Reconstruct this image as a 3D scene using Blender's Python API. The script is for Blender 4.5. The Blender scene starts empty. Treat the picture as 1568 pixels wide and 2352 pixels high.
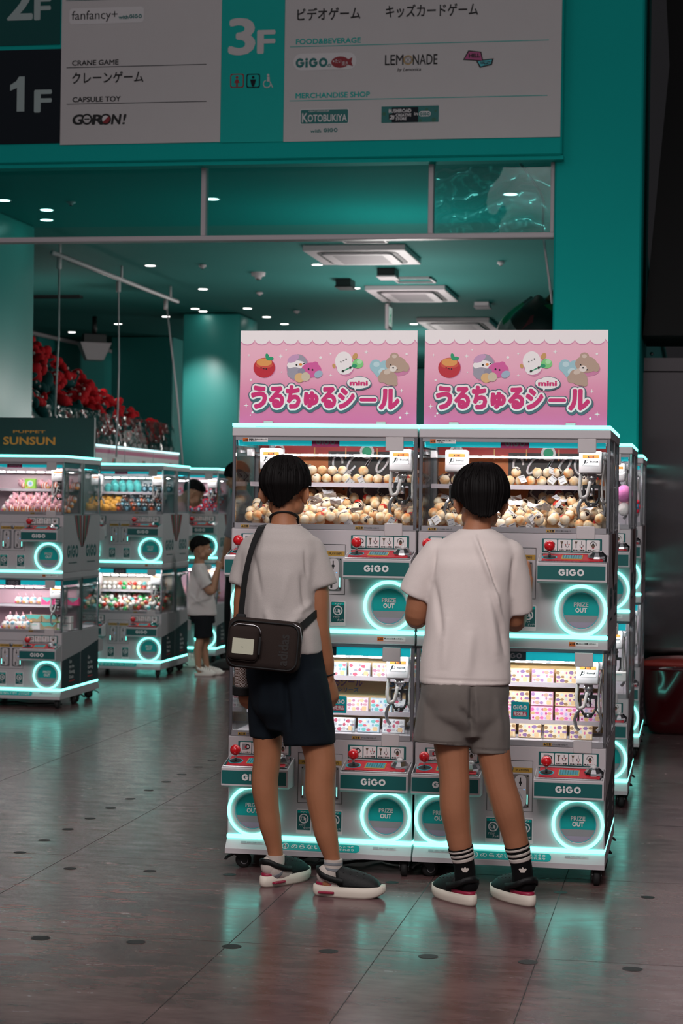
import bpy, bmesh, math, random
import numpy as np
from mathutils import Vector, Matrix, noise
PI = math.pi
random.seed(7)
S = bpy.context.scene
COL = S.collection

# ------------------------------------------------------------------ camera, world, lamps, exposure
F_PX, YAW, PITCH, ROLL, EYE = 4573.0, math.radians(10.1), math.radians(-0.2), 0.0145, 1.435
CAMROT = Matrix.Rotation(YAW, 3, 'Z') @ Matrix.Rotation(PI/2 + PITCH, 3, 'X') @ Matrix.Rotation(ROLL, 3, 'Z')
cam_d = bpy.data.cameras.new('camera'); cam = bpy.data.objects.new('camera', cam_d); COL.objects.link(cam)
cam.matrix_world = Matrix.Translation((0, 0, EYE)) @ CAMROT.to_4x4()
cam_d.sensor_fit = 'VERTICAL'; cam_d.sensor_height = 36.0; cam_d.sensor_width = 24.0
cam_d.lens = 36.0 * F_PX / 2352
cam_d.clip_start = 0.1; cam_d.clip_end = 200
cam_d.dof.use_dof = True; cam_d.dof.focus_distance = 7.45; cam_d.dof.aperture_fstop = 6.3
S.camera = cam
S.view_settings.view_transform = 'Standard'; S.view_settings.look = 'None'
S.view_settings.gamma = 1.0; S.view_settings.use_curve_mapping = False
S.view_settings.exposure = 0.0
S.cycles.max_bounces = 7; S.cycles.diffuse_bounces = 3; S.cycles.glossy_bounces = 4
S.cycles.transmission_bounces = 4; S.cycles.transparent_max_bounces = 16
S.cycles.caustics_reflective = False; S.cycles.caustics_refractive = False
S.cycles.sample_clamp_indirect = 4.0

W = bpy.data.worlds.new('dusk_sky'); S.world = W; W.use_nodes = True
nt = W.node_tree; bg = nt.nodes['Background']
tc = nt.nodes.new('ShaderNodeTexCoord'); nz = nt.nodes.new('ShaderNodeTexNoise'); nz.inputs['Scale'].default_value = 2.2
nz.inputs['Detail'].default_value = 3
rp = nt.nodes.new('ShaderNodeValToRGB'); rp.color_ramp.elements[0].position = .44; rp.color_ramp.elements[1].position = .70; _e = rp.color_ramp.elements.new(.58); _e.color = (.75, .70, .73, 1)
rp.color_ramp.elements[0].color = (.22, .21, .23, 1); rp.color_ramp.elements[-1].color = (2.2, 2.0, 2.05, 1)
nt.links.new(tc.outputs['Generated'], nz.inputs['Vector']); nt.links.new(nz.outputs['Fac'], rp.inputs['Fac'])
# open street behind the photographer is brighter than the canopy overhead
sx_ = nt.nodes.new('ShaderNodeSeparateXYZ'); mr_ = nt.nodes.new('ShaderNodeMapRange'); mr_.interpolation_type = 'SMOOTHSTEP'
mr_.inputs['From Min'].default_value = .1; mr_.inputs['From Max'].default_value = -.95; mr_.inputs['To Min'].default_value = .055; mr_.inputs['To Max'].default_value = .56
nt.links.new(tc.outputs['Generated'], sx_.inputs[0]); nt.links.new(sx_.outputs['Y'], mr_.inputs['Value'])
nt.links.new(rp.outputs['Color'], bg.inputs['Color']); nt.links.new(mr_.outputs[0], bg.inputs['Strength'])

def lamp(name, kind, loc, energy, color=(1, 1, 1), size=1.0, size_y=None, aim=None, spot=None, blend=.6):
    d = bpy.data.lights.new(name, kind); d.energy = energy; d.color = color
    if kind == 'AREA':
        d.size = size
        if size_y: d.shape = 'RECTANGLE'; d.size_y = size_y
    else: d.shadow_soft_size = size
    if spot: d.spot_size = math.radians(spot); d.spot_blend = blend
    o = bpy.data.objects.new(name, d); COL.objects.link(o); o.location = loc
    if aim is not None: o.rotation_euler = (Vector(aim) - Vector(loc)).to_track_quat('-Z', 'Y').to_euler()
    return o
# unseen spots added overhead to light the boys, machines and floor
for lx, ly, lz, ax, ay, en, cone in ((.4, 1.2, 5.2, -.8, 7.7, 660, 56), (-1.6, 1.0, 5.2, -1.5, 7.7, 640, 56), (-3.2, 5.4, 5.6, -3.2, 9.0, 190, 74)):
    lamp('added_overhead_spot', 'SPOT', (lx, ly, lz), en, (1, .93, .92), .95, aim=(ax, ay, .8), spot=cone, blend=.7)
lamp('added_facade_fill', 'SPOT', (-1.6, 6.6, 5.9), 40, (1, .95, .95), .3, aim=(-1.9, 12.4, 3.3), spot=84, blend=1)  # extra spot added to brighten the facade and directory sign
for lx, ly, le in ((-2.4, 16, 30), (-2.9, 19.2, 26), (-3.2, 21, 40), (-6.9, 21, 45), (-3.6, 27, 40), (-5.0, 30, 40)):
    lamp('added_shop_fill', 'POINT', (lx, ly, 2.7), le*1.6, (1, .95, .92), .3)  # unseen point lights added below the ceiling to brighten it and the shop

def px_ray(x, y): return CAMROT @ Vector(((x-784)/F_PX, -(y-1176)/F_PX, -1.0))
def on_y(x, y, Y): d = px_ray(x, y); return Vector((0, 0, EYE)) + d*(Y/d.y)
def on_x(x, y, X): d = px_ray(x, y); return Vector((0, 0, EYE)) + d*(X/d.x)
def on_z(x, y, Z): d = px_ray(x, y); return Vector((0, 0, EYE)) + d*((Z-EYE)/d.z)

# ------------------------------------------------------------------ materials
def lin(h):
    h = h.lstrip('#'); c = [int(h[i:i+2], 16)/255 for i in (0, 2, 4)]
    return tuple((x/12.92 if x <= .04045 else ((x+.055)/1.055)**2.4) for x in c) + (1,)
MATS = {}
def mat(name, col='#808080', rough=.5, metal=0.0, emit=None, es=0.0, bump=0.0, bscale=40.0, vary=0.0, vscale=8.0, spec=.5,
        coat=0.0, stretch=None, sheen=0.0):
    if name in MATS: return MATS[name]
    m = bpy.data.materials.new(name); m.use_nodes = True; MATS[name] = m
    t = m.node_tree; b = t.nodes['Principled BSDF']
    c = lin(col) if isinstance(col, str) else tuple(col) + (1,)
    b.inputs['Base Color'].default_value = c; b.inputs['Roughness'].default_value = rough
    b.inputs['Metallic'].default_value = metal; b.inputs['Specular IOR Level'].default_value = spec
    b.inputs['Coat Weight'].default_value = coat; b.inputs['Sheen Weight'].default_value = sheen
    if emit is not None:
        e = lin(emit) if isinstance(emit, str) else tuple(emit) + (1,)
        b.inputs['Emission Color'].default_value = e; b.inputs['Emission Strength'].default_value = es
    if bump or vary:
        co = t.nodes.new('ShaderNodeTexCoord'); mp = t.nodes.new('ShaderNodeMapping')
        t.links.new(co.outputs['Object'], mp.inputs['Vector'])
        if stretch: mp.inputs['Scale'].default_value = stretch
    if vary:
        n = t.nodes.new('ShaderNodeTexNoise'); n.inputs['Scale'].default_value = vscale; n.inputs['Detail'].default_value = 4
        t.links.new(mp.outputs['Vector'], n.inputs['Vector'])
        mx = t.nodes.new('ShaderNodeMix'); mx.data_type = 'RGBA'
        mx.inputs[6].default_value = tuple(max(0, x*(1-vary)) for x in c[:3]) + (1,)
        mx.inputs[7].default_value = tuple(min(1, x*(1+vary)) for x in c[:3]) + (1,)
        t.links.new(n.outputs['Fac'], mx.inputs[0]); t.links.new(mx.outputs[2], b.inputs['Base Color'])
    if bump:
        n2 = t.nodes.new('ShaderNodeTexNoise'); n2.inputs['Scale'].default_value = bscale; n2.inputs['Detail'].default_value = 3
        t.links.new(mp.outputs['Vector'], n2.inputs['Vector'])
        bp = t.nodes.new('ShaderNodeBump'); bp.inputs['Strength'].default_value = bump; bp.inputs['Distance'].default_value = .01
        t.links.new(n2.outputs['Fac'], bp.inputs['Height']); t.links.new(bp.outputs['Normal'], b.inputs['Normal'])
    return m
def glassmat(name, tint=(1, 1, 1), rough=.02, wave=0.0, wscale=2.0, base=0.04, mult=.5, stretch=(1, 1, 1)):
    """thin clear pane: see-through with a Fresnel sheen"""
    if name in MATS: return MATS[name]
    m = bpy.data.materials.new(name); m.use_nodes = True; MATS[name] = m
    t = m.node_tree; t.nodes.clear()
    out = t.nodes.new('ShaderNodeOutputMaterial'); mix = t.nodes.new('ShaderNodeMixShader')
    tr = t.nodes.new('ShaderNodeBsdfTransparent'); tr.inputs[0].default_value = tuple(tint) + (1,)
    gl = t.nodes.new('ShaderNodeBsdfGlossy'); gl.inputs['Roughness'].default_value = rough
    lw = t.nodes.new('ShaderNodeFresnel'); lw.inputs[0].default_value = 1.45
    ma = t.nodes.new('ShaderNodeMath'); ma.operation = 'MULTIPLY_ADD'; ma.inputs[1].default_value = mult; ma.inputs[2].default_value = base
    t.links.new(lw.outputs[0], ma.inputs[0]); t.links.new(ma.outputs[0], mix.inputs[0])
    t.links.new(tr.outputs[0], mix.inputs[1]); t.links.new(gl.outputs[0], mix.inputs[2]); t.links.new(mix.outputs[0], out.inputs[0])
    if wave:
        co = t.nodes.new('ShaderNodeTexCoord'); mp = t.nodes.new('ShaderNodeMapping'); mp.inputs['Scale'].default_value = stretch
        n = t.nodes.new('ShaderNodeTexNoise'); n.inputs['Scale'].default_value = wscale; n.inputs['Detail'].default_value = 2
        bp = t.nodes.new('ShaderNodeBump'); bp.inputs['Strength'].default_value = wave; bp.inputs['Distance'].default_value = .2
        t.links.new(co.outputs['Object'], mp.inputs[0]); t.links.new(mp.outputs[0], n.inputs['Vector'])
        t.links.new(n.outputs['Fac'], bp.inputs['Height']); t.links.new(bp.outputs['Normal'], gl.inputs['Normal'])
    return m

M_WHITE = mat('white_panel', '#b9b3b6', .42, vary=.03)
M_PLAST = mat('white_plastic', '#bdb7b8', .4, vary=.02)
M_GREY = mat('grey_trim', '#8e8c90', .45, vary=.03)
M_TEAL = mat('teal_paint', (.001, .40, .36), .7, vary=.05, vscale=1.2, spec=.15)
M_TEALD = mat('dark_teal_print', (.002, .10, .098), .4, vary=.02)
M_TEALB = mat('bright_teal_band', (.004, .42, .48), .35, vary=.03)
M_INK = mat('black_ink', '#0b0b0c', .6, vary=.1)
M_BLACK = mat('black_plastic', '#101012', .45, vary=.1)
M_RUBBER = mat('black_rubber', '#0c0c0d', .75, vary=.1)
M_CHROME = mat('chrome', '#d8d8da', .12, 1.0, vary=.02)
M_STEELP = mat('satin_metal', '#a8a8aa', .32, 1.0, vary=.04)
M_RED = mat('red_gloss', '#c8101c', .25, coat=.4, vary=.03)
M_REDP = mat('red_print', '#b30a22', .4, vary=.03)
M_LED = mat('mint_led', '#0a2a28', .5, emit=(.46, 2.4, 2.02), es=1.4, vary=.01)
M_WLED = mat('white_tube', '#e8e8e8', .5, emit=(1.0, .93, .92), es=60.0, vary=.01)
M_GOLD = mat('gold_label', '#b08a3a', .4, vary=.05)
M_ORANGE = mat('orange_label', '#c4611c', .5, vary=.03)
M_PAPER = mat('white_paper', '#d9d6d6', .7, vary=.02)
M_PINKM = mat('magenta_print', '#a81f62', .45, vary=.04)
M_GLASS = glassmat('clear_acrylic', (.97, .98, .98), .01, base=.0, mult=.45)

# ------------------------------------------------------------------ mesh helpers
TXZ = Matrix(((1, 0, 0), (0, 0, -1), (0, 1, 0))).to_4x4()      # text plane facing -Y
TYZ = Matrix(((0, 0, 1), (1, 0, 0), (0, 1, 0))).to_4x4()       # text plane facing +X
TXY = Matrix.Identity(4)                                        # text plane facing up
_tc = {}
def text_geo(s, off=0.0, res=2):
    k = (s, off, res)
    if k not in _tc:
        cu = bpy.data.curves.new('t', 'FONT'); cu.body = s; cu.size = 1; cu.resolution_u = res; cu.offset = off; cu.fill_mode = 'FRONT'
        ob = bpy.data.objects.new('t', cu); me = ob.to_mesh()
        v = [tuple(p.co[:2]) for p in me.vertices]; f = [tuple(p.vertices) for p in me.polygons]
        ob.to_mesh_clear(); bpy.data.objects.remove(ob); bpy.data.curves.remove(cu)
        xs = [p[0] for p in v] or [0]; ys = [p[1] for p in v] or [0]
        _tc[k] = (v, f, min(xs), max(xs), min(ys), max(ys))
    return _tc[k]

class MB:
    def __init__(s): s.v = []; s.f = []; s.m = []; s.s = []; s.mats = []
    def add(s, V, Fs, m, smooth=False, M=None):
        if m not in s.mats: s.mats.append(m)
        k = s.mats.index(m); n = len(s.v)
        if M is not None: V = [M @ Vector(p) for p in V]
        s.v.extend(tuple(p) for p in V)
        for f in Fs: s.f.append(tuple(i+n for i in f)); s.m.append(k); s.s.append(smooth)
        return s
    def box(s, x0, x1, y0, y1, z0, z1, m, bev=0.0, M=None, seg=1):
        if bev <= 0:
            V = [(x, y, z) for x in (x0, x1) for y in (y0, y1) for z in (z0, z1)]
            return s.add(V, [(0, 1, 3, 2), (4, 6, 7, 5), (0, 4, 5, 1), (2, 3, 7, 6), (0, 2, 6, 4), (1, 5, 7, 3)], m, False, M)
        bm = bmesh.new(); bmesh.ops.create_cube(bm, size=1)
        for v in bm.verts: v.co = Vector(((x0+x1)/2 + v.co.x*(x1-x0), (y0+y1)/2 + v.co.y*(y1-y0), (z0+z1)/2 + v.co.z*(z1-z0)))
        bmesh.ops.bevel(bm, geom=bm.edges[:], offset=bev, segments=seg, affect='EDGES', profile=.5)
        bm.verts.index_update()
        s.add([v.co.copy() for v in bm.verts], [tuple(v.index for v in f.verts) for f in bm.faces], m, seg > 1, M); bm.free(); return s
    def ngon(s, P, m, M=None): return s.add(P, [tuple(range(len(P)))], m, False, M)
    def prism(s, P2, d0, d1, m, M=None, smooth=False):
        """outline P2 in the local xy plane, extruded along local z from d0 to d1"""
        n = len(P2); V = [(x, y, d0) for x, y in P2] + [(x, y, d1) for x, y in P2]
        Fs = [tuple(range(n-1, -1, -1)), tuple(range(n, 2*n))] + [(i, (i+1) % n, n+(i+1) % n, n+i) for i in range(n)]
        return s.add(V, Fs, m, smooth, M)
    def tube(s, P, r, m, n=8, caps=True, M=None, flat=1.0, closed=False):
        P = [Vector(p) for p in P]; N = len(P); rr = r if isinstance(r, (list, tuple)) else [r]*N
        V = []; prev = None
        for i, p in enumerate(P):
            if closed: t = (P[(i+1) % N] - P[i-1])
            else: t = (P[min(i+1, N-1)] - P[max(i-1, 0)])
            t.normalize() if t.length > 1e-9 else None
            if prev is None:
                a = Vector((0, 0, 1)) if abs(t.z) < .9 else Vector((1, 0, 0))
                x = t.cross(a).normalized()
            else: x = (prev - t*prev.dot(t)); x = x.normalized() if x.length > 1e-6 else t.orthogonal().normalized()
            prev = x; y = t.cross(x)
            for k in range(n):
                a = 2*PI*k/n; V.append(p + x*math.cos(a)*rr[i] + y*math.sin(a)*rr[i]*flat)
        Fs = []
        for i in range(N if closed else N-1):
            j = (i+1) % N
            for k in range(n): Fs.append((i*n+k, i*n+(k+1) % n, j*n+(k+1) % n, j*n+k))
        if caps and not closed: Fs.append(tuple(range(n-1, -1, -1))); Fs.append(tuple((N-1)*n+k for k in range(n)))
        return s.add(V, Fs, m, True, M)
    def cyl(s, p0, p1, r0, m, r1=None, n=16, M=None): return s.tube([p0, p1], [r0, r0 if r1 is None else r1], m, n, True, M)
    def sphere(s, c, r, m, nu=16, nv=10, M=None):
        r = r if isinstance(r, (tuple, list)) else (r, r, r)
        V = [(c[0], c[1], c[2]+r[2])]; Fs = []
        for j in range(1, nv):
            a = PI*j/nv
            for i in range(nu):
                b = 2*PI*i/nu; V.append((c[0]+r[0]*math.sin(a)*math.cos(b), c[1]+r[1]*math.sin(a)*math.sin(b), c[2]+r[2]*math.cos(a)))
        V.append((c[0], c[1], c[2]-r[2])); L = len(V)-1
        for i in range(nu):
            k = (i+1) % nu; Fs.append((0, 1+i, 1+k)); Fs.append((L, L-nu+k, L-nu+i))
            for j in range(nv-2): Fs.append((1+j*nu+i, 1+(j+1)*nu+i, 1+(j+1)*nu+k, 1+j*nu+k))
        return s.add(V, Fs, m, True, M)
    def lathe(s, prof, m, n=24, M=None, smooth=True):
        """(r, z) profile turned about local z"""
        V = []; Fs = []; N = len(prof)
        for i in range(n):
            a = 2*PI*i/n; V += [(r*math.cos(a), r*math.sin(a), z) for r, z in prof]
        for i in range(n):
            k = (i+1) % n
            for j in range(N-1): Fs.append((i*N+j, k*N+j, k*N+j+1, i*N+j+1))
        return s.add(V, Fs, m, smooth, M)
    def loft(s, rings, m, caps=True, M=None, smooth=True):
        n = len(rings[0]); V = [p for r in rings for p in r]; Fs = []
        for i in range(len(rings)-1):
            for k in range(n): Fs.append((i*n+k, i*n+(k+1) % n, (i+1)*n+(k+1) % n, (i+1)*n+k))
        if caps: Fs.append(tuple(range(n-1, -1, -1))); Fs.append(tuple((len(rings)-1)*n+k for k in range(n)))
        return s.add(V, Fs, m, smooth, M)
    def text(s, t, x, y, h, m, M=None, off=0.03, align='l', width=None, slant=0.0, lift=0.0, res=2, n=6):
        """letters with cap height h at (x, y) of the plane M; width squeezes to a length, off thickens the strokes"""
        if t == 'GiGO': return s.gigo(x, y, h, m, M, align, width, lift)
        v, f, x0, x1, y0, y1 = text_geo(t, 0.0, res)
        k = h/.73; kx = k if width is None else width/max(1e-6, x1-x0)
        w = (x1-x0)*kx; ox = x - x0*kx - (0 if align == 'l' else w/2 if align == 'c' else w)
        n = n if off > 0 else 1
        for i in range(n):
            dx, dy = (off*math.cos(2*PI*i/n), off*math.sin(2*PI*i/n)) if n > 1 else (0, 0)
            s.add([(ox + (px+dx)*kx + slant*py*k, y + (py+dy)*k, lift + i*8e-5) for px, py in v], f, m, False, M)
        return s
    def gigo(s, x, y, h, m, M, align, width, lift):
        """the heavy round arcade wordmark"""
        W0 = 1.0+.12+.30+.12+1.0+.10+1.04; kx = h if width is None else width/W0
        x -= {'l': 0, 'c': .5, 'r': 1}[align]*W0*kx; r, q = .5, .235
        def ring(cx, a0, a1, l):
            A = np.linspace(a0, a1, 26); V = [(x+(cx+c_*math.cos(a))*kx, y+(.5+c_*math.sin(a))*h, lift+l) for a in A for c_ in (q, r)]
            s.add(V, [(2*i, 2*i+1, 2*i+3, 2*i+2) for i in range(25)], m, False, M)
        def bar(u0, u1, w0, w1, l): s.add([(x+u*kx, y+w*h, lift+l) for u, w in ((u0, w0), (u1, w0), (u1, w1), (u0, w1))], [(0, 1, 2, 3)], m, False, M)
        for cx, l in ((.5, 0), (2.04, 3e-5)): ring(cx, .62, 2*PI-.02, l); bar(cx+.02, cx+.49, .40, .60, l+6e-5)
        bar(1.12, 1.40, .0, .66, 0); s.disc((0, 0, 0), .16, m, (M or Matrix.Identity(4)) @ Matrix(((kx, 0, 0, x+1.26*kx), (0, h, 0, y+.86*h), (0, 0, 1, lift), (0, 0, 0, 1))), 14)
        ring(3.18, 0, 2*PI, 0); return s
    def disc(s, c, r, m, M=None, n=32, r_in=0.0, a0=0.0, a1=2*PI):
        """flat disc or ring in the local xy plane, at height c[2]"""
        full = a1-a0 > 2*PI-1e-4; q = n if full else n+1
        A = [a0 + (a1-a0)*i/n for i in range(q)]
        if r_in <= 0 and full: return s.add([(c[0]+r*math.cos(a), c[1]+r*math.sin(a), c[2]) for a in A], [tuple(range(q))], m, False, M)
        V = [(c[0]+q_*math.cos(a), c[1]+q_*math.sin(a), c[2]) for a in A for q_ in (r_in, r)]
        Fs = [(2*i, 2*i+1, 2*((i+1) % q)+1, 2*((i+1) % q)) for i in range(n)]
        return s.add(V, Fs, m, False, M)
    def rect(s, x0, x1, y0, y1, m, M=None, z=0.0, rad=0.0):
        if rad <= 0: return s.add([(x0, y0, z), (x1, y0, z), (x1, y1, z), (x0, y1, z)], [(0, 1, 2, 3)], m, False, M)
        return s.add([(x, y, z) for x, y in rrect(x0, x1, y0, y1, rad)], [tuple(range(24))], m, False, M)
    def mesh(s, name):
        me = bpy.data.meshes.new(name); me.from_pydata(s.v, [], s.f)
        for m in s.mats: me.materials.append(m)
        me.polygons.foreach_set('material_index', s.m); me.polygons.foreach_set('use_smooth', s.s); me.update(); return me
    def build(s, name, parent=None, label=None, loc=None):
        o = bpy.data.objects.new(name, s.mesh(name)); COL.objects.link(o)
        if parent is not None: o.parent = parent
        if loc is not None: o.location = loc
        if label: o['label'] = label
        return o
def rrect(x0, x1, y0, y1, r, n=6):
    out = []
    for cx, cy, a in ((x1-r, y1-r, 0), (x0+r, y1-r, PI/2), (x0+r, y0+r, PI), (x1-r, y0+r, 1.5*PI)):
        out += [(cx+r*math.cos(a+PI/2*i/(n-1)), cy+r*math.sin(a+PI/2*i/(n-1))) for i in range(n)]
    return out
def T(x, y, z): return Matrix.Translation((x, y, z))
def RZ(a): return Matrix.Rotation(a, 4, 'Z')
def RX(a): return Matrix.Rotation(a, 4, 'X')
def RY(a): return Matrix.Rotation(a, 4, 'Y')
def tag(o, label, cat, group=None, kind=None):
    if label: o['label'] = label
    if cat: o['category'] = cat
    if group: o['group'] = group
    if kind: o['kind'] = kind
    return o
def thing(name, label, cat, loc=(0, 0, 0), rz=0.0, group=None):
    o = bpy.data.objects.new(name, None); COL.objects.link(o); o.location = loc; o.rotation_euler = (0, 0, rz); o.empty_display_size = .1
    return tag(o, label, cat, group)
def structure(mb, name): return tag(mb.build(name), None, None, None, 'structure')
def kids(o): return list(o.children)
def copy_tree(o, parent=None, skip=()):
    c = o.copy(); COL.objects.link(c)
    if parent is not None: c.parent = parent
    for k in kids(o):
        if k.name.split('.')[0] not in skip: copy_tree(k, c, skip)
    return c
# ------------------------------------------------------------------ the setting
def floor_mat():
    m = bpy.data.materials.new('vinyl_floor'); m.use_nodes = True; t = m.node_tree; b = t.nodes['Principled BSDF']
    co = t.nodes.new('ShaderNodeTexCoord')
    def noise_(scale, st, detail=5):
        mp = t.nodes.new('ShaderNodeMapping'); mp.inputs['Scale'].default_value = st
        n = t.nodes.new('ShaderNodeTexNoise'); n.inputs['Scale'].default_value = scale; n.inputs['Detail'].default_value = detail
        n.inputs['Roughness'].default_value = .62
        t.links.new(co.outputs['Object'], mp.inputs[0]); t.links.new(mp.outputs[0], n.inputs['Vector']); return n
    n1 = noise_(1.6, (1, 1.3, 1)); n2 = noise_(9, (.7, 1.8, 1), 6); n3 = noise_(.45, (1, 1, 1), 2)
    mx = t.nodes.new('ShaderNodeMath'); mx.operation = 'MULTIPLY_ADD'; mx.inputs[1].default_value = .55
    t.links.new(n1.outputs['Fac'], mx.inputs[0])
    m2 = t.nodes.new('ShaderNodeMath'); m2.operation = 'MULTIPLY'; m2.inputs[1].default_value = .45
    t.links.new(n2.outputs['Fac'], m2.inputs[0]); t.links.new(m2.outputs[0], mx.inputs[2])
    r = t.nodes.new('ShaderNodeValToRGB'); cr = r.color_ramp
    cr.elements[0].position = .34; cr.elements[0].color = lin('#4c3a3c'); cr.elements[1].position = .66; cr.elements[1].color = lin('#7e6462')
    t.links.new(mx.outputs[0], r.inputs['Fac'])
    hue = t.nodes.new('ShaderNodeMix'); hue.data_type = 'RGBA'; hue.blend_type = 'MULTIPLY'; hue.inputs[0].default_value = .7
    r2 = t.nodes.new('ShaderNodeValToRGB'); r2.color_ramp.elements[0].position = .4; r2.color_ramp.elements[0].color = (1, .86, .93, 1)
    r2.color_ramp.elements[1].position = .62; r2.color_ramp.elements[1].color = (1, .96, .86, 1)
    t.links.new(n3.outputs['Fac'], r2.inputs['Fac'])
    t.links.new(r.outputs['Color'], hue.inputs[6]); t.links.new(r2.outputs['Color'], hue.inputs[7])
    t.links.new(hue.outputs[2], b.inputs['Base Color'])
    rr = t.nodes.new('ShaderNodeMapRange'); rr.inputs['From Min'].default_value = .3; rr.inputs['From Max'].default_value = .7
    rr.inputs['To Min'].default_value = .18; rr.inputs['To Max'].default_value = .28
    t.links.new(n2.outputs['Fac'], rr.inputs['Value']); t.links.new(rr.outputs[0], b.inputs['Roughness'])
    b.inputs['Specular IOR Level'].default_value = .26
    bp = t.nodes.new('ShaderNodeBump'); bp.inputs['Strength'].default_value = .003; bp.inputs['Distance'].default_value = .002
    t.nodes.remove(bp)
    return m
M_FLOOR = floor_mat()
M_SEAM = mat('floor_seam', '#2b2424', .6, vary=.1)
M_STUD = mat('floor_stud', '#231f20', .55, vary=.1)
f = MB(); f.box(-16, 8, -6, 36, -.1, 0, M_FLOOR)
for i in range(-14, 12):                                   # sheet joints running into the shop
    x = -.478 + .5*i
    if i % 2 == 0 or i in (-1, 1): f.box(x-.0015, x+.0015, -2, 34, -.01, .0004, M_SEAM)
for y in (3.3, 5.05, 6.35, 7.75, 9.15, 10.6, 13.4): f.box(-8, 3, y-.001, y+.001, -.01, .0003, M_SEAM)
studs = [(312, 2164), (532, 2174), (754, 2185), (983, 2197), (1212, 2210), (1452, 2226), (93, 2155), (46, 1958), (161, 1995), (344, 2001),
         (527, 2009), (900, 2027), (1287, 2050), (1487, 2061), (102, 1930), (156, 1905), (207, 1880), (254, 1856), (299, 1835), (341, 1815),
         (382, 1796), (417, 1779), (455, 1762), (487, 1747)]
for x, y in studs:
    p = on_z(x, y, 0); f.disc((p.x, p.y, .0008), .032 if y > 2100 else .026, M_STUD, n=16)
structure(f, 'floor')

YF = 12.5
zr0 = on_y(640, 553, YF).z; zr1 = on_y(640, 541, YF).z; zt0 = on_y(640, 378, YF).z; zt1 = on_y(640, 362, YF).z; zs = on_y(640, 330, YF-.14).z
XP0 = on_y(1273, 545, YF).x; XP1 = on_y(1472, 600, YF).x
fw = MB(); fw.box(-9.5, XP0, YF, YF+.35, zt1, 7.2, M_TEAL); structure(fw, 'wall_front')
pl = MB(); pl.box(XP0, XP1, YF-.06, YF+1.6, 0, 7.2, M_TEAL, .012); structure(pl, 'wall_pillar')
M_ALU = mat('pale_aluminium', '#bdb4b7', .45, .0, vary=.04)
wf = MB(); wf.box(-9.5, XP0, YF-.03, YF+.06, zr0, zr1, M_ALU, .004); wf.box(-9.5, XP0, YF-.03, YF+.06, zt0, zt1, M_ALU, .004)
for px in (469, 990, 1269):
    x = on_y(px, 450, YF).x; w = .016 if px != 1269 else .012
    wf.box(x-w, x+w, YF-.025, YF+.055, zr1, zt0, M_ALU, .003)
wx = on_y(469, 450, YF).x
wf.box(2*wx-on_y(990, 450, YF).x-.016, 2*wx-on_y(990, 450, YF).x+.016, YF-.025, YF+.055, zr1, zt0, M_ALU, .003)
w_o = structure(wf, 'window_1')
g1 = glassmat('transom_glass', (.62, .95, .93), .0, wave=.03, wscale=1.5, base=.0, mult=.3)
gx = on_y(990, 450, YF).x
q = MB(); q.box(-9.5, gx, YF+.01, YF+.016, zr1, zt0, g1); q.box(gx, XP0, YF+.01, YF+.016, zr1, zt0, g1)
q.build('pane', w_o)

ZC = 3.8
M_CEIL = mat('teal_ceiling', (.045, .20, .185), .8, vary=.04, vscale=.8, spec=.05)
M_CEILD = mat('deep_teal_ceiling', (.0, .22, .21), .8, vary=.04, vscale=.8, spec=.02)
c = MB(); ys = on_z(640, 517, ZC).y
c.box(-14, XP0+.4, YF+.35, ys, ZC, ZC+.1, M_CEILD); c.box(-14, XP0+.4, ys, 36, ZC+.02, ZC+.1, M_CEIL)
structure(c, 'ceiling')
M_IN = mat('teal_interior_wall', (.02, .26, .24), .6, vary=.05, vscale=1.0)
w = MB(); w.box(-14, 2, 34, 34.3, 0, ZC, M_IN); structure(w, 'wall_back')
w = MB(); w.box(-11.3, -11, YF, 34, 0, ZC, M_IN); structure(w, 'wall_left')
w = MB(); w.box(-9.6, -9.2, 27.0, 31.5, 0, ZC, M_IN); structure(w, 'wall_partition')
w = MB(); w.box(-8.3, -7.4, 27.6, 29.2, 0, ZC, M_IN); structure(w, 'wall_column_back')
w = MB(); w.box(XP0+.05, XP0+.35, YF+1.6, 36, 0, ZC, M_IN); structure(w, 'wall_right')
M_COLG = mat('teal_gloss_column', (.03, .28, .255), .38, vary=.04, vscale=1.0)
w = MB(); w.box(-6.7, -5.65, 15.2, 16.45, 0, ZC, M_COLG, .02, seg=2); structure(w, 'wall_column_left')
w = MB(); w.box(-6.36, -5.63, 24.2, 25.2, 0, ZC, M_COLG, .02, seg=2); structure(w, 'wall_column_middle')
lamp('column_spot', 'SPOT', (-6.12, 23.25, 3.6), 95, (1, .88, .86), .05, aim=(-6.06, 24.2, 2.65), spot=54, blend=1)
lamp('column_spot', 'SPOT', (-4.6, 15.5, 3.72), 6, (1, .95, .95), .05, aim=(-5.65, 15.9, 2.2), spot=50, blend=1)

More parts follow.
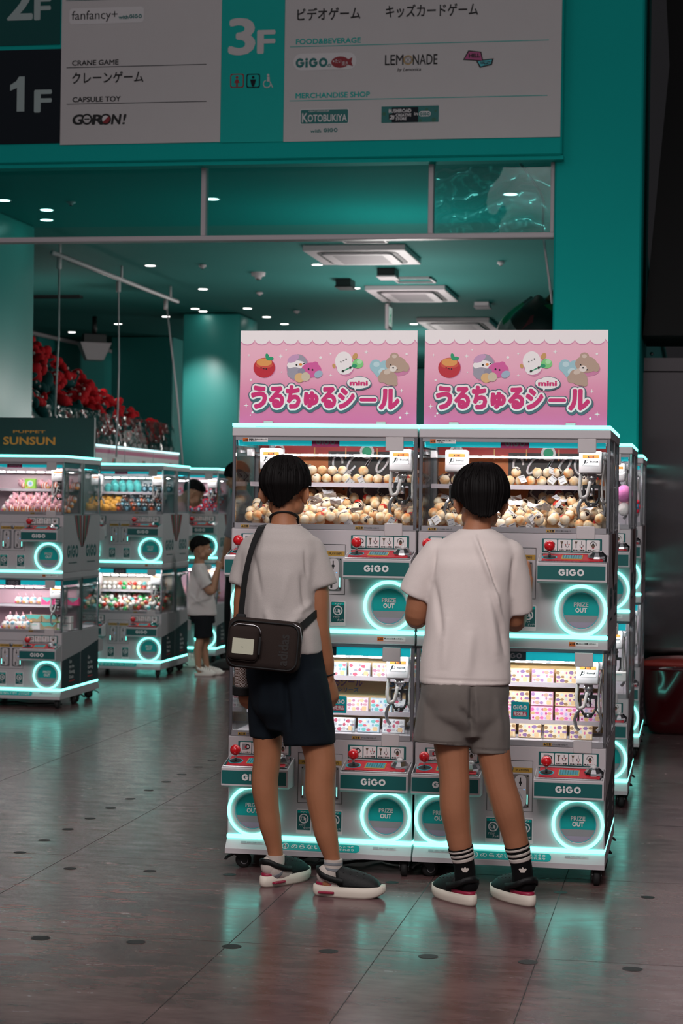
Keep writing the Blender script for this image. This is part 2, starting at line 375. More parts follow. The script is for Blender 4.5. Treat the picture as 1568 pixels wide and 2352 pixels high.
# the passage on the right: brushed steel cladding, dark soffit above it
def steel_mat():
    m = bpy.data.materials.new('brushed_steel'); m.use_nodes = True; t = m.node_tree; b = t.nodes['Principled BSDF']
    b.inputs['Base Color'].default_value = (.13, .12, .122, 1); b.inputs['Metallic'].default_value = 1; b.inputs['Roughness'].default_value = .11; b.inputs['Anisotropic'].default_value = .97
    cx_ = t.nodes.new('ShaderNodeCombineXYZ'); cx_.inputs[0].default_value = 1; t.links.new(cx_.outputs[0], b.inputs['Tangent'])
    co = t.nodes.new('ShaderNodeTexCoord'); mp = t.nodes.new('ShaderNodeMapping'); mp.inputs['Scale'].default_value = (330, 1, .25)
    n = t.nodes.new('ShaderNodeTexNoise'); n.inputs['Scale'].default_value = 1.6; n.inputs['Detail'].default_value = 4
    bp = t.nodes.new('ShaderNodeBump'); bp.inputs['Strength'].default_value = .15; bp.inputs['Distance'].default_value = .0004
    t.links.new(co.outputs['Object'], mp.inputs[0]); t.links.new(mp.outputs[0], n.inputs['Vector'])
    t.links.new(n.outputs['Fac'], bp.inputs['Height']); t.links.new(bp.outputs['Normal'], b.inputs['Normal'])
    return m
M_STEEL = steel_mat()
M_DARKST = mat('blackened_steel', '#060606', .55, .0, vary=.2, spec=.15)
YS = 13.4
w = MB(); zst = on_y(1510, 852, YS).z
w.box(XP1-.3, 3.5, YS, YS+.3, 0, zst, M_STEEL, .01)
w.box(XP1-.3, 3.5, YS+.08, YS+.3, zst, 2.45, M_STEEL)
for i in range(3): w.cyl((XP1+.05+.5*i, YS+.075, zst+.12), (XP1+.05+.5*i, YS+.095, zst+.12), .012, M_STEELP, n=10)
structure(w, 'wall_steel')
w = MB(); a = on_y(1537, 150, YS-.6); b_ = on_y(1468, 850, YS-.6); zb = on_y(1510, 770, YS-.6).z
k = (a.x-b_.x)/(a.z-b_.z); xb = b_.x + (zb-b_.z)*k
w.prism([(xb, zb), (3.5, zb), (3.5, 7.2), (a.x+.25, 7.2), (a.x-.03, a.z+.5), (a.x, a.z)], -(YS-.6), -(YS+.3), M_DARKST, M=TXZ)
structure(w, 'wall_soffit')
# ------------------------------------------------------------------ two-deck claw machine (front at y = 0, facing -y)
HW = .366; DEP = .428; TIER = .815
def flat(z): return TXZ
M_SIDE = mat('white_side_panel', '#aca7aa', .45, vary=.03)
M_NAVY = mat('navy_teal_panel', (.002, .022, .03), .45, vary=.3, vscale=3)
M_LAV = mat('lavender_tray', '#9d93a6', .35, vary=.05)
M_DOOR = mat('teal_door', (.002, .34, .33), .3, vary=.04)
M_RING = mat('grey_door_ring', '#b8adaf', .4, vary=.03)
M_SCR = mat('machine_screen', '#0c3a44', .2, emit=(.02, .22, .26), es=.6, vary=.1)
M_FLOORIN = mat('case_floor', '#c9c2c8', .5, vary=.03)
M_BACKIN = mat('case_lining', '#d6cdd4', .5, vary=.03)
M_GREEN = mat('ribbon_green', (.01, .12, .07), .5, vary=.05); M_BROWN = mat('ribbon_tan', '#5a4a3a', .5, vary=.05)
M_PVC = mat('grey_hose', '#9c9794', .4, vary=.04)
def Fp(y): return T(0, y, 0) @ TXZ          # the x-z plane at depth y, facing the player

def make_machine(name='claw_machine'):
    r = thing(name, '', 'claw machine')
    # --- cabinet: white boxes of both decks, skirt, corner posts, back spine
    c = MB()
    for dz in (0, TIER):
        c.box(-HW, HW, 0, DEP, .136+dz, .524+dz, M_WHITE, .004)
        c.box(-HW+.004, HW-.004, .012, DEP, .122+dz, .137+dz, M_GREY)
    c.box(-HW, HW, 0, DEP, .897, .938, M_WHITE, .003)
    c.prism([(-.004, .897), (.02, .882), (DEP, .882), (DEP, .9), (0, .9)], -HW, HW, M_GREY, M=RY(PI/2) @ RZ(PI/2) @ Matrix.Identity(4) if False else Matrix(((0, 0, 1, 0), (1, 0, 0, 0), (0, 1, 0, 0), (0, 0, 0, 1))))
    c.box(-HW-.001, HW+.001, -.006, DEP, 1.70, 1.736, M_WHITE, .003)
    c.box(-HW+.01, HW-.01, .0, DEP, 1.685, 1.70, M_GREY)
    # flared skirt
    a = [(-HW, 0, .122), (HW, 0, .122), (HW, DEP, .122), (-HW, DEP, .122)]
    b = [(-HW-.001, -.03, .085), (HW+.001, -.03, .085), (HW+.001, DEP, .085), (-HW-.001, DEP, .085)]
    d = [(x, y, .066) for x, y, _ in b]
    c.loft([d, b, a], M_WHITE, smooth=False)
    for dz in (0, TIER):
        c.box(-HW, HW, DEP-.012, DEP, .52+dz, .89+dz, M_BACKIN)
        for sx in (-1, 1):
            c.box(min(sx*HW, sx*(HW-.02)), max(sx*HW, sx*(HW-.02)), DEP-.04, DEP, .52+dz, .89+dz, M_STEELP)
        c.box(-HW+.002, HW-.002, .004, DEP-.012, .524+dz, .532+dz, M_FLOORIN)
        c.box(-HW+.006, HW-.006, .0, .02, .524+dz, .545+dz, M_GREY)
    c.build('cabinet', r)
    for dz in (0, TIER):
        for sx in (-1, 1):
            p = MB(); p.box(sx*(HW-.007)-.007, sx*(HW-.007)+.007, 0, .014, .524+dz, .886+dz, M_CHROME, .002); p.build('corner_post', r)
        g = MB(); g.box(-HW+.014, HW-.014, .003, .007, .54+dz, .886+dz, M_GLASS); g.build('window_glass', r)
        for sx in (-1, 1): g = MB(); g.box(sx*HW-.0025-sx*.004, sx*HW+.0025-sx*.004, .014, DEP-.04, .524+dz, .886+dz, M_GLASS); g.build('window_glass', r)
        # teal header with the name plate, light tube behind it
        h = MB(); zt = .868+dz
        h.box(-HW+.02, HW-.02, .026, .034, zt-.018, zt+.014, M_TEALH)
        for sx in (-1, 1): h.box(sx*(HW-.012)-.004, sx*(HW-.012)+.004, .03, DEP-.05, zt-.018, zt+.014, M_TEALB)
        h.rect(-.055, .055, zt-.021, zt+.016, M_PLATE if dz == 0 else M_PINKM, Fp(.0255))
        h.text('GiGO', 0, zt-.013, .021, M_PLATET, Fp(.025), off=.045, align='c')
        h.build('header', r)
        t = MB(); t.box(-HW+.03, HW-.03, .05, .066, zt-.004, zt+.010, M_WLED); t.build('light_tube', r)
        # glass locks and stickers on the pane
        k = MB(); k.box(.242, .312, -.006, .003, zt-.036, zt+.018, M_PLAST, .002); k.build('lock_plate', r)
        k = MB(); k.box(.242, .312, -.006, .003, .503+dz, .552+dz, M_PLAST, .002); k.build('lock_plate', r)
        for x0, zz, mm in ((.125, .526, M_GOLD), (-.33, .526, M_GOLD)):
            st = MB(); st.rect(x0, x0+.1, zz+dz, zz+dz+.013, M_GREY, Fp(-.0012)); st.rect(x0+.002, x0+.034, zz+dz+.001, zz+dz+.012, mm, Fp(-.0016))
            st.text('▲注意', x0+.004, zz+dz+.003, .007, M_INK, Fp(-.002), off=.02); st.text('ガラスに手をつかないで', x0+.037, zz+dz+.004, .005, M_INK, Fp(-.002), off=.01, width=.058)
            st.build('caution_sticker', r)
    st = MB(); z = 1.678; st.rect(-.325, -.225, z, z+.016, M_PAPER, Fp(-.001)); st.rect(-.325, -.303, z, z+.016, M_ORANGE, Fp(-.0014))
    st.text('▲注意', -.323, z+.005, .006, M_INK, Fp(-.002), off=.02, width=.018); st.text('開閉部に手をはさまないで', -.300, z+.008, .0045, M_INK, Fp(-.002), width=.07)
    st.text('ください', -.300, z+.002, .0045, M_INK, Fp(-.002), width=.03); st.build('warning_sticker', r)
    st = MB(); z = .910; st.rect(.22, .33, z, z+.016, M_PAPER, Fp(-.001)); st.rect(.22, .244, z, z+.016, M_ORANGE, Fp(-.0014))
    st.text('▲注意', .222, z+.005, .006, M_INK, Fp(-.002), off=.02, width=.02); st.text('頭上にご注意ください', .247, z+.008, .0045, M_INK, Fp(-.002), width=.075)
    st.build('warning_sticker', r)
    # --- LED lines
    def led(*bx):
        l = MB()
        for q in bx: l.box(*q, M_LED, .002)
        l.build('led_strip', r)
    led((-HW-.001, HW+.001, -.008, .004, 1.737, 1.751)); led((HW-.008, HW+.001, .004, DEP-.006, 1.737, 1.751)); led((-HW-.001, -HW+.008, .004, DEP-.006, 1.737, 1.751))
    led((-HW, HW, -.008, .004, .937, .951)); led((-HW, HW, -.008, .004, .122, .137))
    led((HW-.006, HW+.0015, .004, DEP-.01, .122, .136)); led((-HW-.0015, -HW+.006, .004, DEP-.01, .122, .136))
    # --- side artwork
    for sx in (1, -1):
        s_ = MB(); P = (T(HW+.0008, 0, 0) @ TYZ) if sx > 0 else (T(-HW-.0008, DEP, 0) @ RZ(PI) @ TYZ)
        u0, u1 = .004, DEP-.004
        s_.rect(u0, u1, .139, .522, M_SIDE, P)
        s_.add([(u0, .139, .0004), (u1, .139, .0004), (u1, .43, .0004), (u0, .37, .0004)] if sx < 0 else [(u0, .139, .0004), (u1, .139, .0004), (u1, .37, .0004), (u0, .33, .0004)], [(0, 1, 2, 3)], M_NAVY, False, P)
        for i, wd in enumerate(('Get', 'into the', 'Gaming', 'Oasis')): s_.text(wd, .17, .305-i*.036, .024, M_PAPER, P, off=.012, lift=.0008, width=(.055, .105, .12, .095)[i])
        s_.rect(.17, .29, .175, .182, M_REDP, P, .0008)
        s_.build('side_panel', r); s_ = MB(); s_.rect(u0, u1, .94, 1.338, M_SIDE, P)
        s_.text('GiGO', .215, 1.04, .088, M_TEALD, P, off=.055, align='c', lift=.0006, width=.25)
        s_.text('Get into the Gaming Oasis', .215, 1.0, .012, M_TEALD, P, off=.02, align='c', lift=.0006, width=.19)
        for i, mm in enumerate((M_TEALD, M_REDP, M_INK, M_INK, M_GREEN, M_BROWN, M_REDP, M_INK)):    # folded ribbon running off to the joint
            e = 1 if sx > 0 else -1; cx = u1 if sx > 0 else u0
            x0 = .19 - i*.022; lo = 1.225 - i*.012
            s_.add([(cx-e*x0, 1.336, .0006), (cx-e*(x0-.022), 1.336, .0006), (cx-e*max(0, x0*.55-.02), lo-.03, .0006), (cx-e*(x0*.55+.004), lo-.03, .0006)],
                   [(0, 1, 2, 3)], mm, False, P)
        s_.build('side_panel', r)
    # --- play stations
    for dz in (0, TIER):
        for x0 in (-.362, .103):
            ip = MB(); a0, a1 = x0+.008+(.028 if x0 < 0 else 0), x0+.236+(.01 if x0 < 0 else 0)
            ip.box(a0, a1, -.004, .001, .452+dz, .504+dz, M_TEALD, .002); w4 = (a1-a0-.012)/4
            for k in range(4):
                u = a0+.006+k*w4; ip.rect(u+.002, u+w4-.002, .456+dz, .500+dz, M_PAPER, Fp(-.0046), rad=.003)
                cx = u+w4/2; zc = .482+dz; F5 = Fp(-.0052)
                if k == 0: ip.rect(cx-.014, cx+.006, zc-.012, zc+.012, M_GREY, F5); ip.disc((cx+.008, zc, .0002), .010, M_INK, F5, 14, .006); ip.rect(cx-.003, cx+.004, zc-.006, zc+.004, M_REDP, F5, .0003)
                elif k < 3:
                    ip.prism([(cx-.017, zc+.012), (cx-.005, zc+.012), (cx-.011, zc-.002)], 0, .0003, M_BROWN, F5); ip.rect(cx-.0125, cx-.0095, zc-.013, zc, M_INK, F5)
                    ip.disc((cx+.010, zc-.004, .0002), .007, M_INK, F5, 14, .005, PI*.75, PI*2.25); ip.rect(cx+.009, cx+.011, zc, zc+.013, M_INK, F5)
                    if k == 1: ip.rect(cx+.001, cx+.005, zc-.001, zc+.002, M_REDP, F5); ip.rect(cx+.015, cx+.019, zc-.001, zc+.002, M_REDP, F5)
                    else: ip.disc((cx+.010, zc-.013, .0002), .002, M_REDP, F5, 10)
                else:
                    ip.disc((cx, zc, .0002), .013, M_INK, F5, 16, .011, -.3, PI+.3); ip.disc((cx, zc-.004, .0003), .007, M_BROWN, F5, 14); ip.rect(cx-.004, cx+.004, zc-.013, zc-.008, M_REDP, F5); ip.disc((cx, zc+.002, .0004), .004, M_INK, F5, 10)
                ip.text(('コイン投入', '左右に移動', '前後に移動', '景品ゲット')[k], cx, .458+dz, .0048, M_INK, F5, off=.02, align='c', width=w4-.010)
            ip.build('instruction_panel', r)
            # control box
            x1 = x0+.262
            cp = MB(); SID = Matrix(((0, 0, 1, 0), (1, 0, 0, 0), (0, 1, 0, 0), (0, 0, 0, 1)))
            cp.prism([(0, .335+dz), (-.115, .337+dz), (-.128, .345+dz), (-.128, .412+dz), (-.124, .416+dz), (0, .444+dz)], x0, x1, M_WHITE, M=SID)
            cp.rect(x0+.002, x1-.006, .352+dz, .404+dz, M_TEALD, Fp(-.1286))
            cp.text('GiGO', (x0+x1)/2-.002, .3665+dz, .026, M_PAPER, Fp(-.1292), off=.05, align='c')
            cpo = cp.build('control_panel', r)
            sl = math.atan2(.028, .124); TP = T(0, -.126, .4162+dz) @ RX(sl)             # the sloping top
            tp = MB(); tp.box(x0+.004, x1-.004, .002, .122, 0, .004, M_CHROME, .002, TP); tp.box(x0+.016, x1-.016, .010, .114, .003, .0052, M_REDP, 0, TP); tp.build('top_plate', cpo)
            js = MB(); jx = x0+.043; J = TP @ T(jx, .058, .005)
            js.disc((0, 0, .0006), .029, M_TEALB, J, 28); js.disc((0, 0, .0012), .024, M_INK, J, 28); js.cyl((0, 0, 0), (0, 0, .036), .0045, M_CHROME, n=10, M=J)
            js.sphere((0, 0, .045), .0205, M_RED, 24, 14, J); js.build('joystick', cpo)
            sc = MB(); sc.box(x0+.088, x0+.168, .030, .090, .004, .0075, M_GOLD, .001, TP); sc.box(x0+.092, x0+.164, .034, .086, .005, .0082, M_SCR, 0, TP)
            for k in range(7): sc.box(x0+.095+k*.0095, x0+.0975+k*.0095, .036, .084, .008, .0086, M_TEALD, 0, TP)
            sc.build('screen', cpo)
            bt = MB(); bt.lathe([(.036, 0), (.037, .006), (.034, .012), (.022, .024), (.019, .0265), (.012, .028), (.0, .029)], M_CHROME, 10, TP @ T(x0+.222, .062, .004), smooth=False)
            bt.lathe([(.011, .028), (.009, .033), (0, .034)], M_PLAST, 14, TP @ T(x0+.222, .062, .004)); bt.build('button', cpo)
            # prize door
            cx, cz = (x0+x1)/2 + (.030 if x0 > 0 else -.034), .231+dz; P = Fp(-.001) @ T(cx, cz, 0)
            dr = MB(); dr.lathe([(.0885, 0), (.087, .0035), (.072, .0055), (.068, .004), (.066, 0)], M_RING, 48, P, False)
            dr.disc((0, 0, .0015), .068, M_DOOR, P, 48)
            seg = [(.0675*math.cos(t), .0675*math.sin(t), .0022) for t in np.linspace(PI+.28, 2*PI-.28, 20)]
            dr.ngon(seg, M_GREY, P); seg = [(.0672*math.cos(t), .0672*math.sin(t), .0027) for t in np.linspace(PI+.72, 2*PI-.72, 16)]
            dr.ngon(seg, M_LAV, P)
            dr.disc((0, 0, .0050), .0695, M_TEALB, P, 48, .0672)
            dr.text('PRIZE', 0, .0155, .0165, M_PAPER if dz == 0 else M_PLAST, P, off=.03, align='c', lift=.0036, width=.054)
            dr.text('OUT', 0, -.0065, .0175, M_PAPER, P, off=.04, align='c', lift=.0036, width=.043)
            dro = dr.build('prize_door', r)
            lr = MB(); lr.tube([(.0935*math.cos(t), .0935*math.sin(t), .0075) for t in np.linspace(0, 2*PI, 64, endpoint=False)], .0062, M_LED, 8, closed=True, M=P); lr.build('led_ring', dro)
        # coin door
        cd = MB(); F1 = Fp(-.001); zc = .385+dz
        x0, x1, z0, z1 = -.086, .09, .271+dz, .467+dz
        for q in ((x0, x1, z0, z0+.0018), (x0, x1, z1-.0018, z1), (x0, x0+.0018, z0, z1), (x1-.0018, x1, z0, z1)): cd.rect(*q, M_INK, F1)
        cd.rect(x0+.003, x1-.003, .421+dz, .440+dz, M_GOLD, F1, .0002)
        for sx in (-1, 1): cd.text('1PLAY/100円', .002+sx*.047, .4265+dz, .0085, M_INK, F1, off=.02, align='c', lift=.0006, width=.05)
        cdo = cd.build('coin_door', r)
        lk = MB(); P = Fp(-.001) @ T(.002, .436+dz, 0); lk.lathe([(.013, 0), (.013, .006), (.009, .008), (0, .008)], M_STEELP, 18, P); lk.disc((0, 0, .0085), .006, M_INK, P, 14, .003); lk.build('lock', cdo)
        dc = dz-.015; da = dz-.021
        for sx in (-1, 1):
            cm = MB(); cx = .002+sx*.0415
            cm.prism(rrect(cx-.033, cx+.033, .302+dc, .43+dc, .008), 0, .003, M_STEELP, F1); cm.prism(rrect(cx-.022, cx+.022, .306+dc, .426+dc, .018), .003, .008, M_PLAST, F1)
            for uu in (-.0275, .0275):
                for zz in (.309, .423): cm.disc((cx+uu, zz+dc, .0035), .003, M_INK, F1, 10)
            cm.rect(cx-.0022, cx+.0022, .385+dc, .418+dc, M_INK, F1, .0084); cm.disc((cx, .398+dc, .0085), .006, M_INK, F1, 12)
            cm.rect(cx-.008, cx+.008, .376+dc, .378+dc, M_GREY, F1, .0084)
            cm.prism([(cx-.008, .366+dc), (cx-.005, .366+dc), (cx+.010, .338+dc), (cx+.006, .338+dc)], .008, .0086, M_GREY, F1)
            cm.rect(cx-.010, cx-.002, .312+dc, .335+dc, M_INK, F1, .0084)
            cm.rect(cx+sx*.026-.0015, cx+sx*.026+.0015, .316+dc, .352+dc, M_LED, F1, .0036); cm.disc((cx+.014, .372+dc, .0088), .0022, M_BLUEL, F1, 8)
            cm.build('coin_slot', cdo)
            ap = MB(); ax = .002+sx*.0615
            ap.prism(rrect(ax-.030, ax+.030, .170+da, .268+da, .005), 0, .0025, M_PAPER, F1); ap.rect(ax-.026, ax+.026, .186+da, .264+da, M_TEALD, F1, .003, .002)
            ap.rect(ax-.024, ax+.024, .2525+da, .262+da, M_TEAL, F1, .0032); ap.text('アプリ', ax, .2545+da, .005, M_PAPER, F1, align='c', lift=.0036, width=.026)
            ap.disc((ax, .231+da, .0034), .019, M_PAPER, F1, 24, .0145); ap.rect(ax-.010, ax+.006, .224+da, .238+da, M_PAPER, F1, .0034); ap.rect(ax-.008, ax+.0, .226+da, .236+da, M_TEALD, F1, .0038); ap.rect(ax+.006, ax+.009, .219+da, .234+da, M_PAPER, F1, .0034)
            ap.text('アプリで', ax-.02, .200+da, .008, M_PAPER, F1, off=.01, lift=.0036, slant=.2, width=.026); ap.text('タッチ!', ax-.002, .190+da, .008, M_PAPER, F1, off=.01, lift=.0036, slant=.2, width=.025)
            ap.build('app_sticker', r)
    # no-riding notice on the flared skirt
    nr = MB(); ang = math.atan2(.030, .037); P = Matrix.Translation((0, -.0012, .122)) @ RX(-ang) @ TXZ
    nr.prism(rrect(-.155, .165, -.043, -.009, .015), 0, .0006, M_DOOR, P)
    nr.disc((-.128, -.026, .001), .0135, M_PAPER, P, 20, .0105); nr.prism([(-.136, -.017), (-.134, -.0155), (-.120, -.035), (-.122, -.0365)], .0006, .001, M_REDP, P)
    nr.disc((-.128, -.021, .001), .003, M_PAPER, P, 8); nr.rect(-.131, -.125, -.033, -.025, M_PAPER, P, .001)
    nr.text('のらないで!', -.105, -.034, .016, M_PAPER, P, off=.02, lift=.001, width=.155)
    nr.text('てんとうの', .068, -.0225, .008, M_PAPER, P, lift=.001, width=.075); nr.text('おそれあり', .068, -.036, .008, M_PAPER, P, lift=.001, width=.075)
    nr.build('notice_sticker', r)
    for sx in (-1, 1):
        st = MB(); st.rect(sx*.262-.045, sx*.262+.045, -.023, -.012, M_SIDE, P, .0004); st.rect(sx*.262-.045, sx*.262-.025, -.022, -.013, M_GREY, P, .0008); st.text('転倒にご注意ください', sx*.262-.021, -.020, .005, M_GREY, P, lift=.0008, width=.06); st.build('rating_label', r)
    # casters
    for cx, cy, a in ((-.325, .03, .5), (.335, .035, -1.5), (-.33, .37, .8), (.335, .36, -1.2)):
        ct = MB(); Q = T(cx, cy, 0) @ RZ(a)
        ct.box(-.03, .03, -.022, .022, .062, .067, M_BLACK, 0, Q); ct.cyl((0, 0, .05), (0, 0, .066), .018, M_BLACK, n=14, M=Q)
        for s2 in (-1, 1): ct.prism([(-.022, .066), (.024, .066), (.034, .04), (.028, .022), (.012, .022)], s2*.017-.002, s2*.017+.002, M_BLACK, Q @ TXZ)
        ct.prism([(-.02, .062), (-.05, .048), (-.058, .036), (-.052, .034), (-.042, .044), (-.018, .054)], -.008, .008, M_BLACK, Q @ TXZ)
        co = ct.build('caster', r)
        wh = MB(); Z = Q @ T(.02, .0125, .031) @ RX(PI/2); wh.lathe([(.008, 0), (.024, 0), (.031, .004), (.031, .021), (.024, .025), (.008, .025)], M_RUBBER, 22, Z); wh.disc((0, 0, .0255), .016, M_GREY, Z, 16, .012); wh.lathe([(0, -.0015), (.007, -.001), (.007, .026), (0, .027)], M_STEELP, 12, Z)
        wh.build('wheel', co)
    # cranes
    for dz in (0, TIER):
        for x in (-.235, .285):
            cr = MB(); y0 = .10; z0, z1 = .755+dz, .842+dz
            cr.box(x-.044, x+.044, y0, y0+.07, z0, z1, M_PLAST, .007, seg=2)
            P = Fp(y0-.0006); cr.rect(x-.03, x+.034, z0+.030, z0+.072, M_INK, P, rad=.002); cr.rect(x-.0292, x+.0332, z0+.0308, z0+.0712, M_PAPER, P, .0003, .002)
            cr.rect(x-.0292, x+.0332, z0+.0585, z0+.0712, M_ORANGE, P, .0006); cr.text('▲注意', x+.002, z0+.0615, .007, M_INK, P, off=.02, align='c', lift=.001, width=.026)
            cr.rect(x-.005, x-.0045, z0+.031, z0+.058, M_INK, P, .0006); cr.disc((x-.016, z0+.047, .0008), .0075, M_INK, P, 14, .0055); cr.prism([(x-.028, z0+.034), (x-.024, z0+.034), (x-.014, z0+.050), (x-.019, z0+.053)], .0005, .0008, M_INK, P)
            cr.text('巻き込まれ注意', x-.002, z0+.043, .006, M_INK, P, off=.03, lift=.001, width=.032)
            cr.cyl((x-.0, y0+.03, z1), (x, y0+.03, z1+.03), .012, M_STEELP)
            cro = cr.build('crane', r)
            cl = MB(); c0 = Vector((x+.004, y0+.04, z0))
            zz = z0 - (.012 if x > 0 else .02)
            cl.cyl((c0.x, c0.y, z0+.005), (c0.x, c0.y, zz-.03), .017, M_CHROME); cl.cyl((c0.x, c0.y, zz), (c0.x, c0.y, zz-.008), .02, M_STEELP); cl.cyl((c0.x, c0.y, zz-.03), (c0.x, c0.y, zz-.075), .012, M_CHROME)
            cl.box(c0.x-.032, c0.x+.032, c0.y-.012, c0.y+.012, zz-.044, zz-.030, M_BLACK, .002)
            for s2 in (-1, 1):
                cl.box(c0.x+s2*.03-.004, c0.x+s2*.03+.004, c0.y-.01, c0.y+.01, zz-.085, zz-.032, M_BLACK, .001)
                cl.tube([(c0.x+s2*.03, c0.y, zz-.080), (c0.x+s2*.018, c0.y, zz-.105), (c0.x+s2*.008, c0.y, zz-.112)], .005, M_BLACK, 6)
                cl.tube([(c0.x+s2*.028, c0.y, zz-.078), (c0.x+s2*.044, c0.y, zz-.1), (c0.x+s2*.052, c0.y, zz-.128), (c0.x+s2*.046, c0.y, zz-.158), (c0.x+s2*.034, c0.y, zz-.170)], .0042, M_STEELP, 8, flat=1.6)
            cl.box(c0.x-.016, c0.x+.016, c0.y-.01, c0.y+.01, zz-.118, zz-.100, M_BLACK, .002); cl.cyl((c0.x, c0.y-.012, zz-.109), (c0.x, c0.y-.010, zz-.109), .005, M_CHROME, n=10)
            cl.build('claw', cro)
            hs = MB(); hx = x - (.03 if x > 0 else -.03); sg = -1 if x > 0 else 1
            pts = [(hx + sg*.006, y0+.02, z0+.004), (hx+sg*.012, y0+.016, z0-.06), (hx+sg*.004, y0+.012, z0-.095), (hx-sg*.018, y0+.014, z0-.088), (hx-sg*.03, y0+.02, z0-.03)]
            fine = []
            for k in range(33):
                t = k/32*(len(pts)-1); i = min(int(t), len(pts)-2); fine.append(Vector(pts[i]).lerp(Vector(pts[i+1]), t-i))
            for _ in range(3): fine = [fine[0]] + [(fine[i-1]+fine[i]*2+fine[i+1])/4 for i in range(1, 32)] + [fine[-1]]
            hs.tube(fine, [.0062+.0014*(k % 2) for k in range(33)], M_PVC, 8); hs.build('hose', cro)
        rl = MB(); zr = .822+dz
        for q in range(9): rl.box(-.30+q*.072, -.25+q*.072, .326, .331, zr-.004, zr+.003, M_WLED2)
        rl.box(-HW+.02, HW-.02, .33, .342, zr-.006, zr+.004, M_STEELP); rl.box(-HW+.012, -HW+.022, .04, DEP-.05, zr, zr+.01, M_STEELP); rl.box(HW-.022, HW-.012, .04, DEP-.05, zr, zr+.01, M_STEELP)
        for sx in (-1, 1): rl.box(sx*(HW-.034)-.012, sx*(HW-.034)+.012, .15, .19, zr-.012, zr+.018, M_PLAST, .003)
        rl.build('crane_rail', r)
        cb = MB(); xx = HW-.028
        for q in range(2):
            pts = [(xx, .155+q*.02, .80+dz), (xx-.012, .13+q*.02, .72+dz), (xx-.006, .12+q*.02, .645+dz), (xx+.004, .14+q*.02, .635+dz), (xx+.008, .16+q*.02, .68+dz), (xx-.004, .17+q*.02, .76+dz), (xx-.002, .18+q*.02, .81+dz)]
            fine = [Vector(pts[min(int(k/3), 5)]).lerp(Vector(pts[min(int(k/3), 5)+1]), (k-3*min(int(k/3), 5))/3) for k in range(19)]
            for _ in range(3): fine = [fine[0]] + [(fine[i-1]+fine[i]*2+fine[i+1])/4 for i in range(1, 18)] + [fine[-1]]
            cb.tube(fine, .0045, M_PVC, 7)
        cb.build('cable_loop', r)
        # clear chute walls in front
        ch = MB(); g_ = M_GLASS
        for xa, xb in ((-.36, -.16), (.12, .34)):
            ch.box(xa, xb, .085, .088, .532+dz, .592+dz, g_); ch.box(xa, xa+.003, .02, .085, .532+dz, .592+dz, g_); ch.box(xb-.003, xb, .02, .085, .532+dz, .592+dz, g_)
        ch.build('prize_chute', r)
    return r
M_PLATE = mat('dark_name_plate', '#14303a', .4, vary=.05); M_PLATET = mat('plate_letters', '#8f8792', .4, vary=.03)
M_WLED2 = mat('white_diode', '#f0f0f0', .5, emit=(1.0, .92, .92), es=40.0, vary=.01)
M_TEALH = mat('backlit_teal_band', (.004, .42, .48), .35, emit=(.002, .34, .40), es=.8, vary=.03)
M_BLUEL = mat('blue_pilot_lamp', '#204060', .4, emit=(.1, .7, 1.6), es=1.0, vary=.01)

MX_R, MX_L = -.690, -1.430
machines = {}
proto = make_machine()
def put_machine(key, x, y, back, label, group=None):
    m = proto if not machines else copy_tree(proto)
    m.location = (x, y + (2*DEP if back else 0), 0); m.rotation_euler = (0, 0, PI if back else 0)
    m['label'] = label
    if group: m['group'] = group
    machines[key] = m; return m
put_machine('FR', MX_R, 7.625, 0, 'white two-deck claw machine behind the boy in grey shorts')
put_machine('FL', MX_L, 7.625, 0, 'white two-deck claw machine behind the boy with the sling bag')
put_machine('FRb', MX_R, 7.625, 1, 'claw machine standing back to back with the front right machine')
put_machine('FLb', MX_L, 7.625, 1, 'claw machine standing back to back with the front left machine')
put_machine('R2', MX_R+.018, 9.65, 0, 'second claw machine of the right row, pink ball prize behind its glass')
put_machine('R2b', MX_R+.018, 9.65, 1, 'claw machine joined to the rear of the second machine on the right')
put_machine('R3', MX_R+.018, 11.61, 0, 'farthest claw machine of the right row, beside the steel wall')
put_machine('R3b', MX_R+.018, 11.61, 1, 'claw machine joined to the rear of the farthest machine on the right')
LX = -4.29-HW
put_machine('L1', LX, 13.17, 0, 'claw machine at the left edge under the green sign, pink striped plush inside')
put_machine('L1b', LX, 13.17, 1, 'claw machine joined to the rear of the machine under the green sign')
put_machine('L2', LX, 15.77, 0, 'claw machine in the left aisle with teal and brown plush above, small balls below')
put_machine('L2b', LX, 15.77, 1, 'claw machine joined to the rear of the one with teal and brown plush')
put_machine('L3', LX+.06, 17.425, 0, 'farthest claw machine of the left aisle, behind the child, red and blue plush inside')
put_machine('L3b', LX+.06, 17.425, 1, 'claw machine joined to the rear of the farthest left aisle machine')
# ------------------------------------------------------------------ floor directory over the entrance
YD = YF - .14
M_BOARD = mat('sign_white', '#c9c5c4', .5, vary=.02, spec=.2); M_3F = mat('sign_teal', (.001, .42, .37), .5, vary=.03, spec=.2)
M_2F = mat('sign_deep_green', (.001, .07, .065), .5, vary=.03, spec=.2); M_1F = mat('sign_navy', (.001, .006, .012), .5, vary=.05, spec=.2)
M_NUM = mat('sign_number', '#9fb0ae', .5, vary=.02); M_PINKP = mat('sign_pink', '#b0487e', .5, vary=.03); M_FISH = mat('sign_red', '#8c1220', .5, vary=.03)
M_LOGO = mat('logo_teal', (.001, .15, .14), .5, vary=.03)
def dpt(x, y): p = on_y(x, y, YD); return p.x, p.z
ds = thing('directory_sign', 'floor directory above the entrance with 1F 2F and 3F shop lists', 'sign', (-3.5, YF, zs))
def dchild(mb, nm): o = mb.build(nm, ds); o.matrix_parent_inverse = Matrix.Translation((3.5, -YF, -zs)); return o
xr, zbot = dpt(1290, 350); xr -= .0
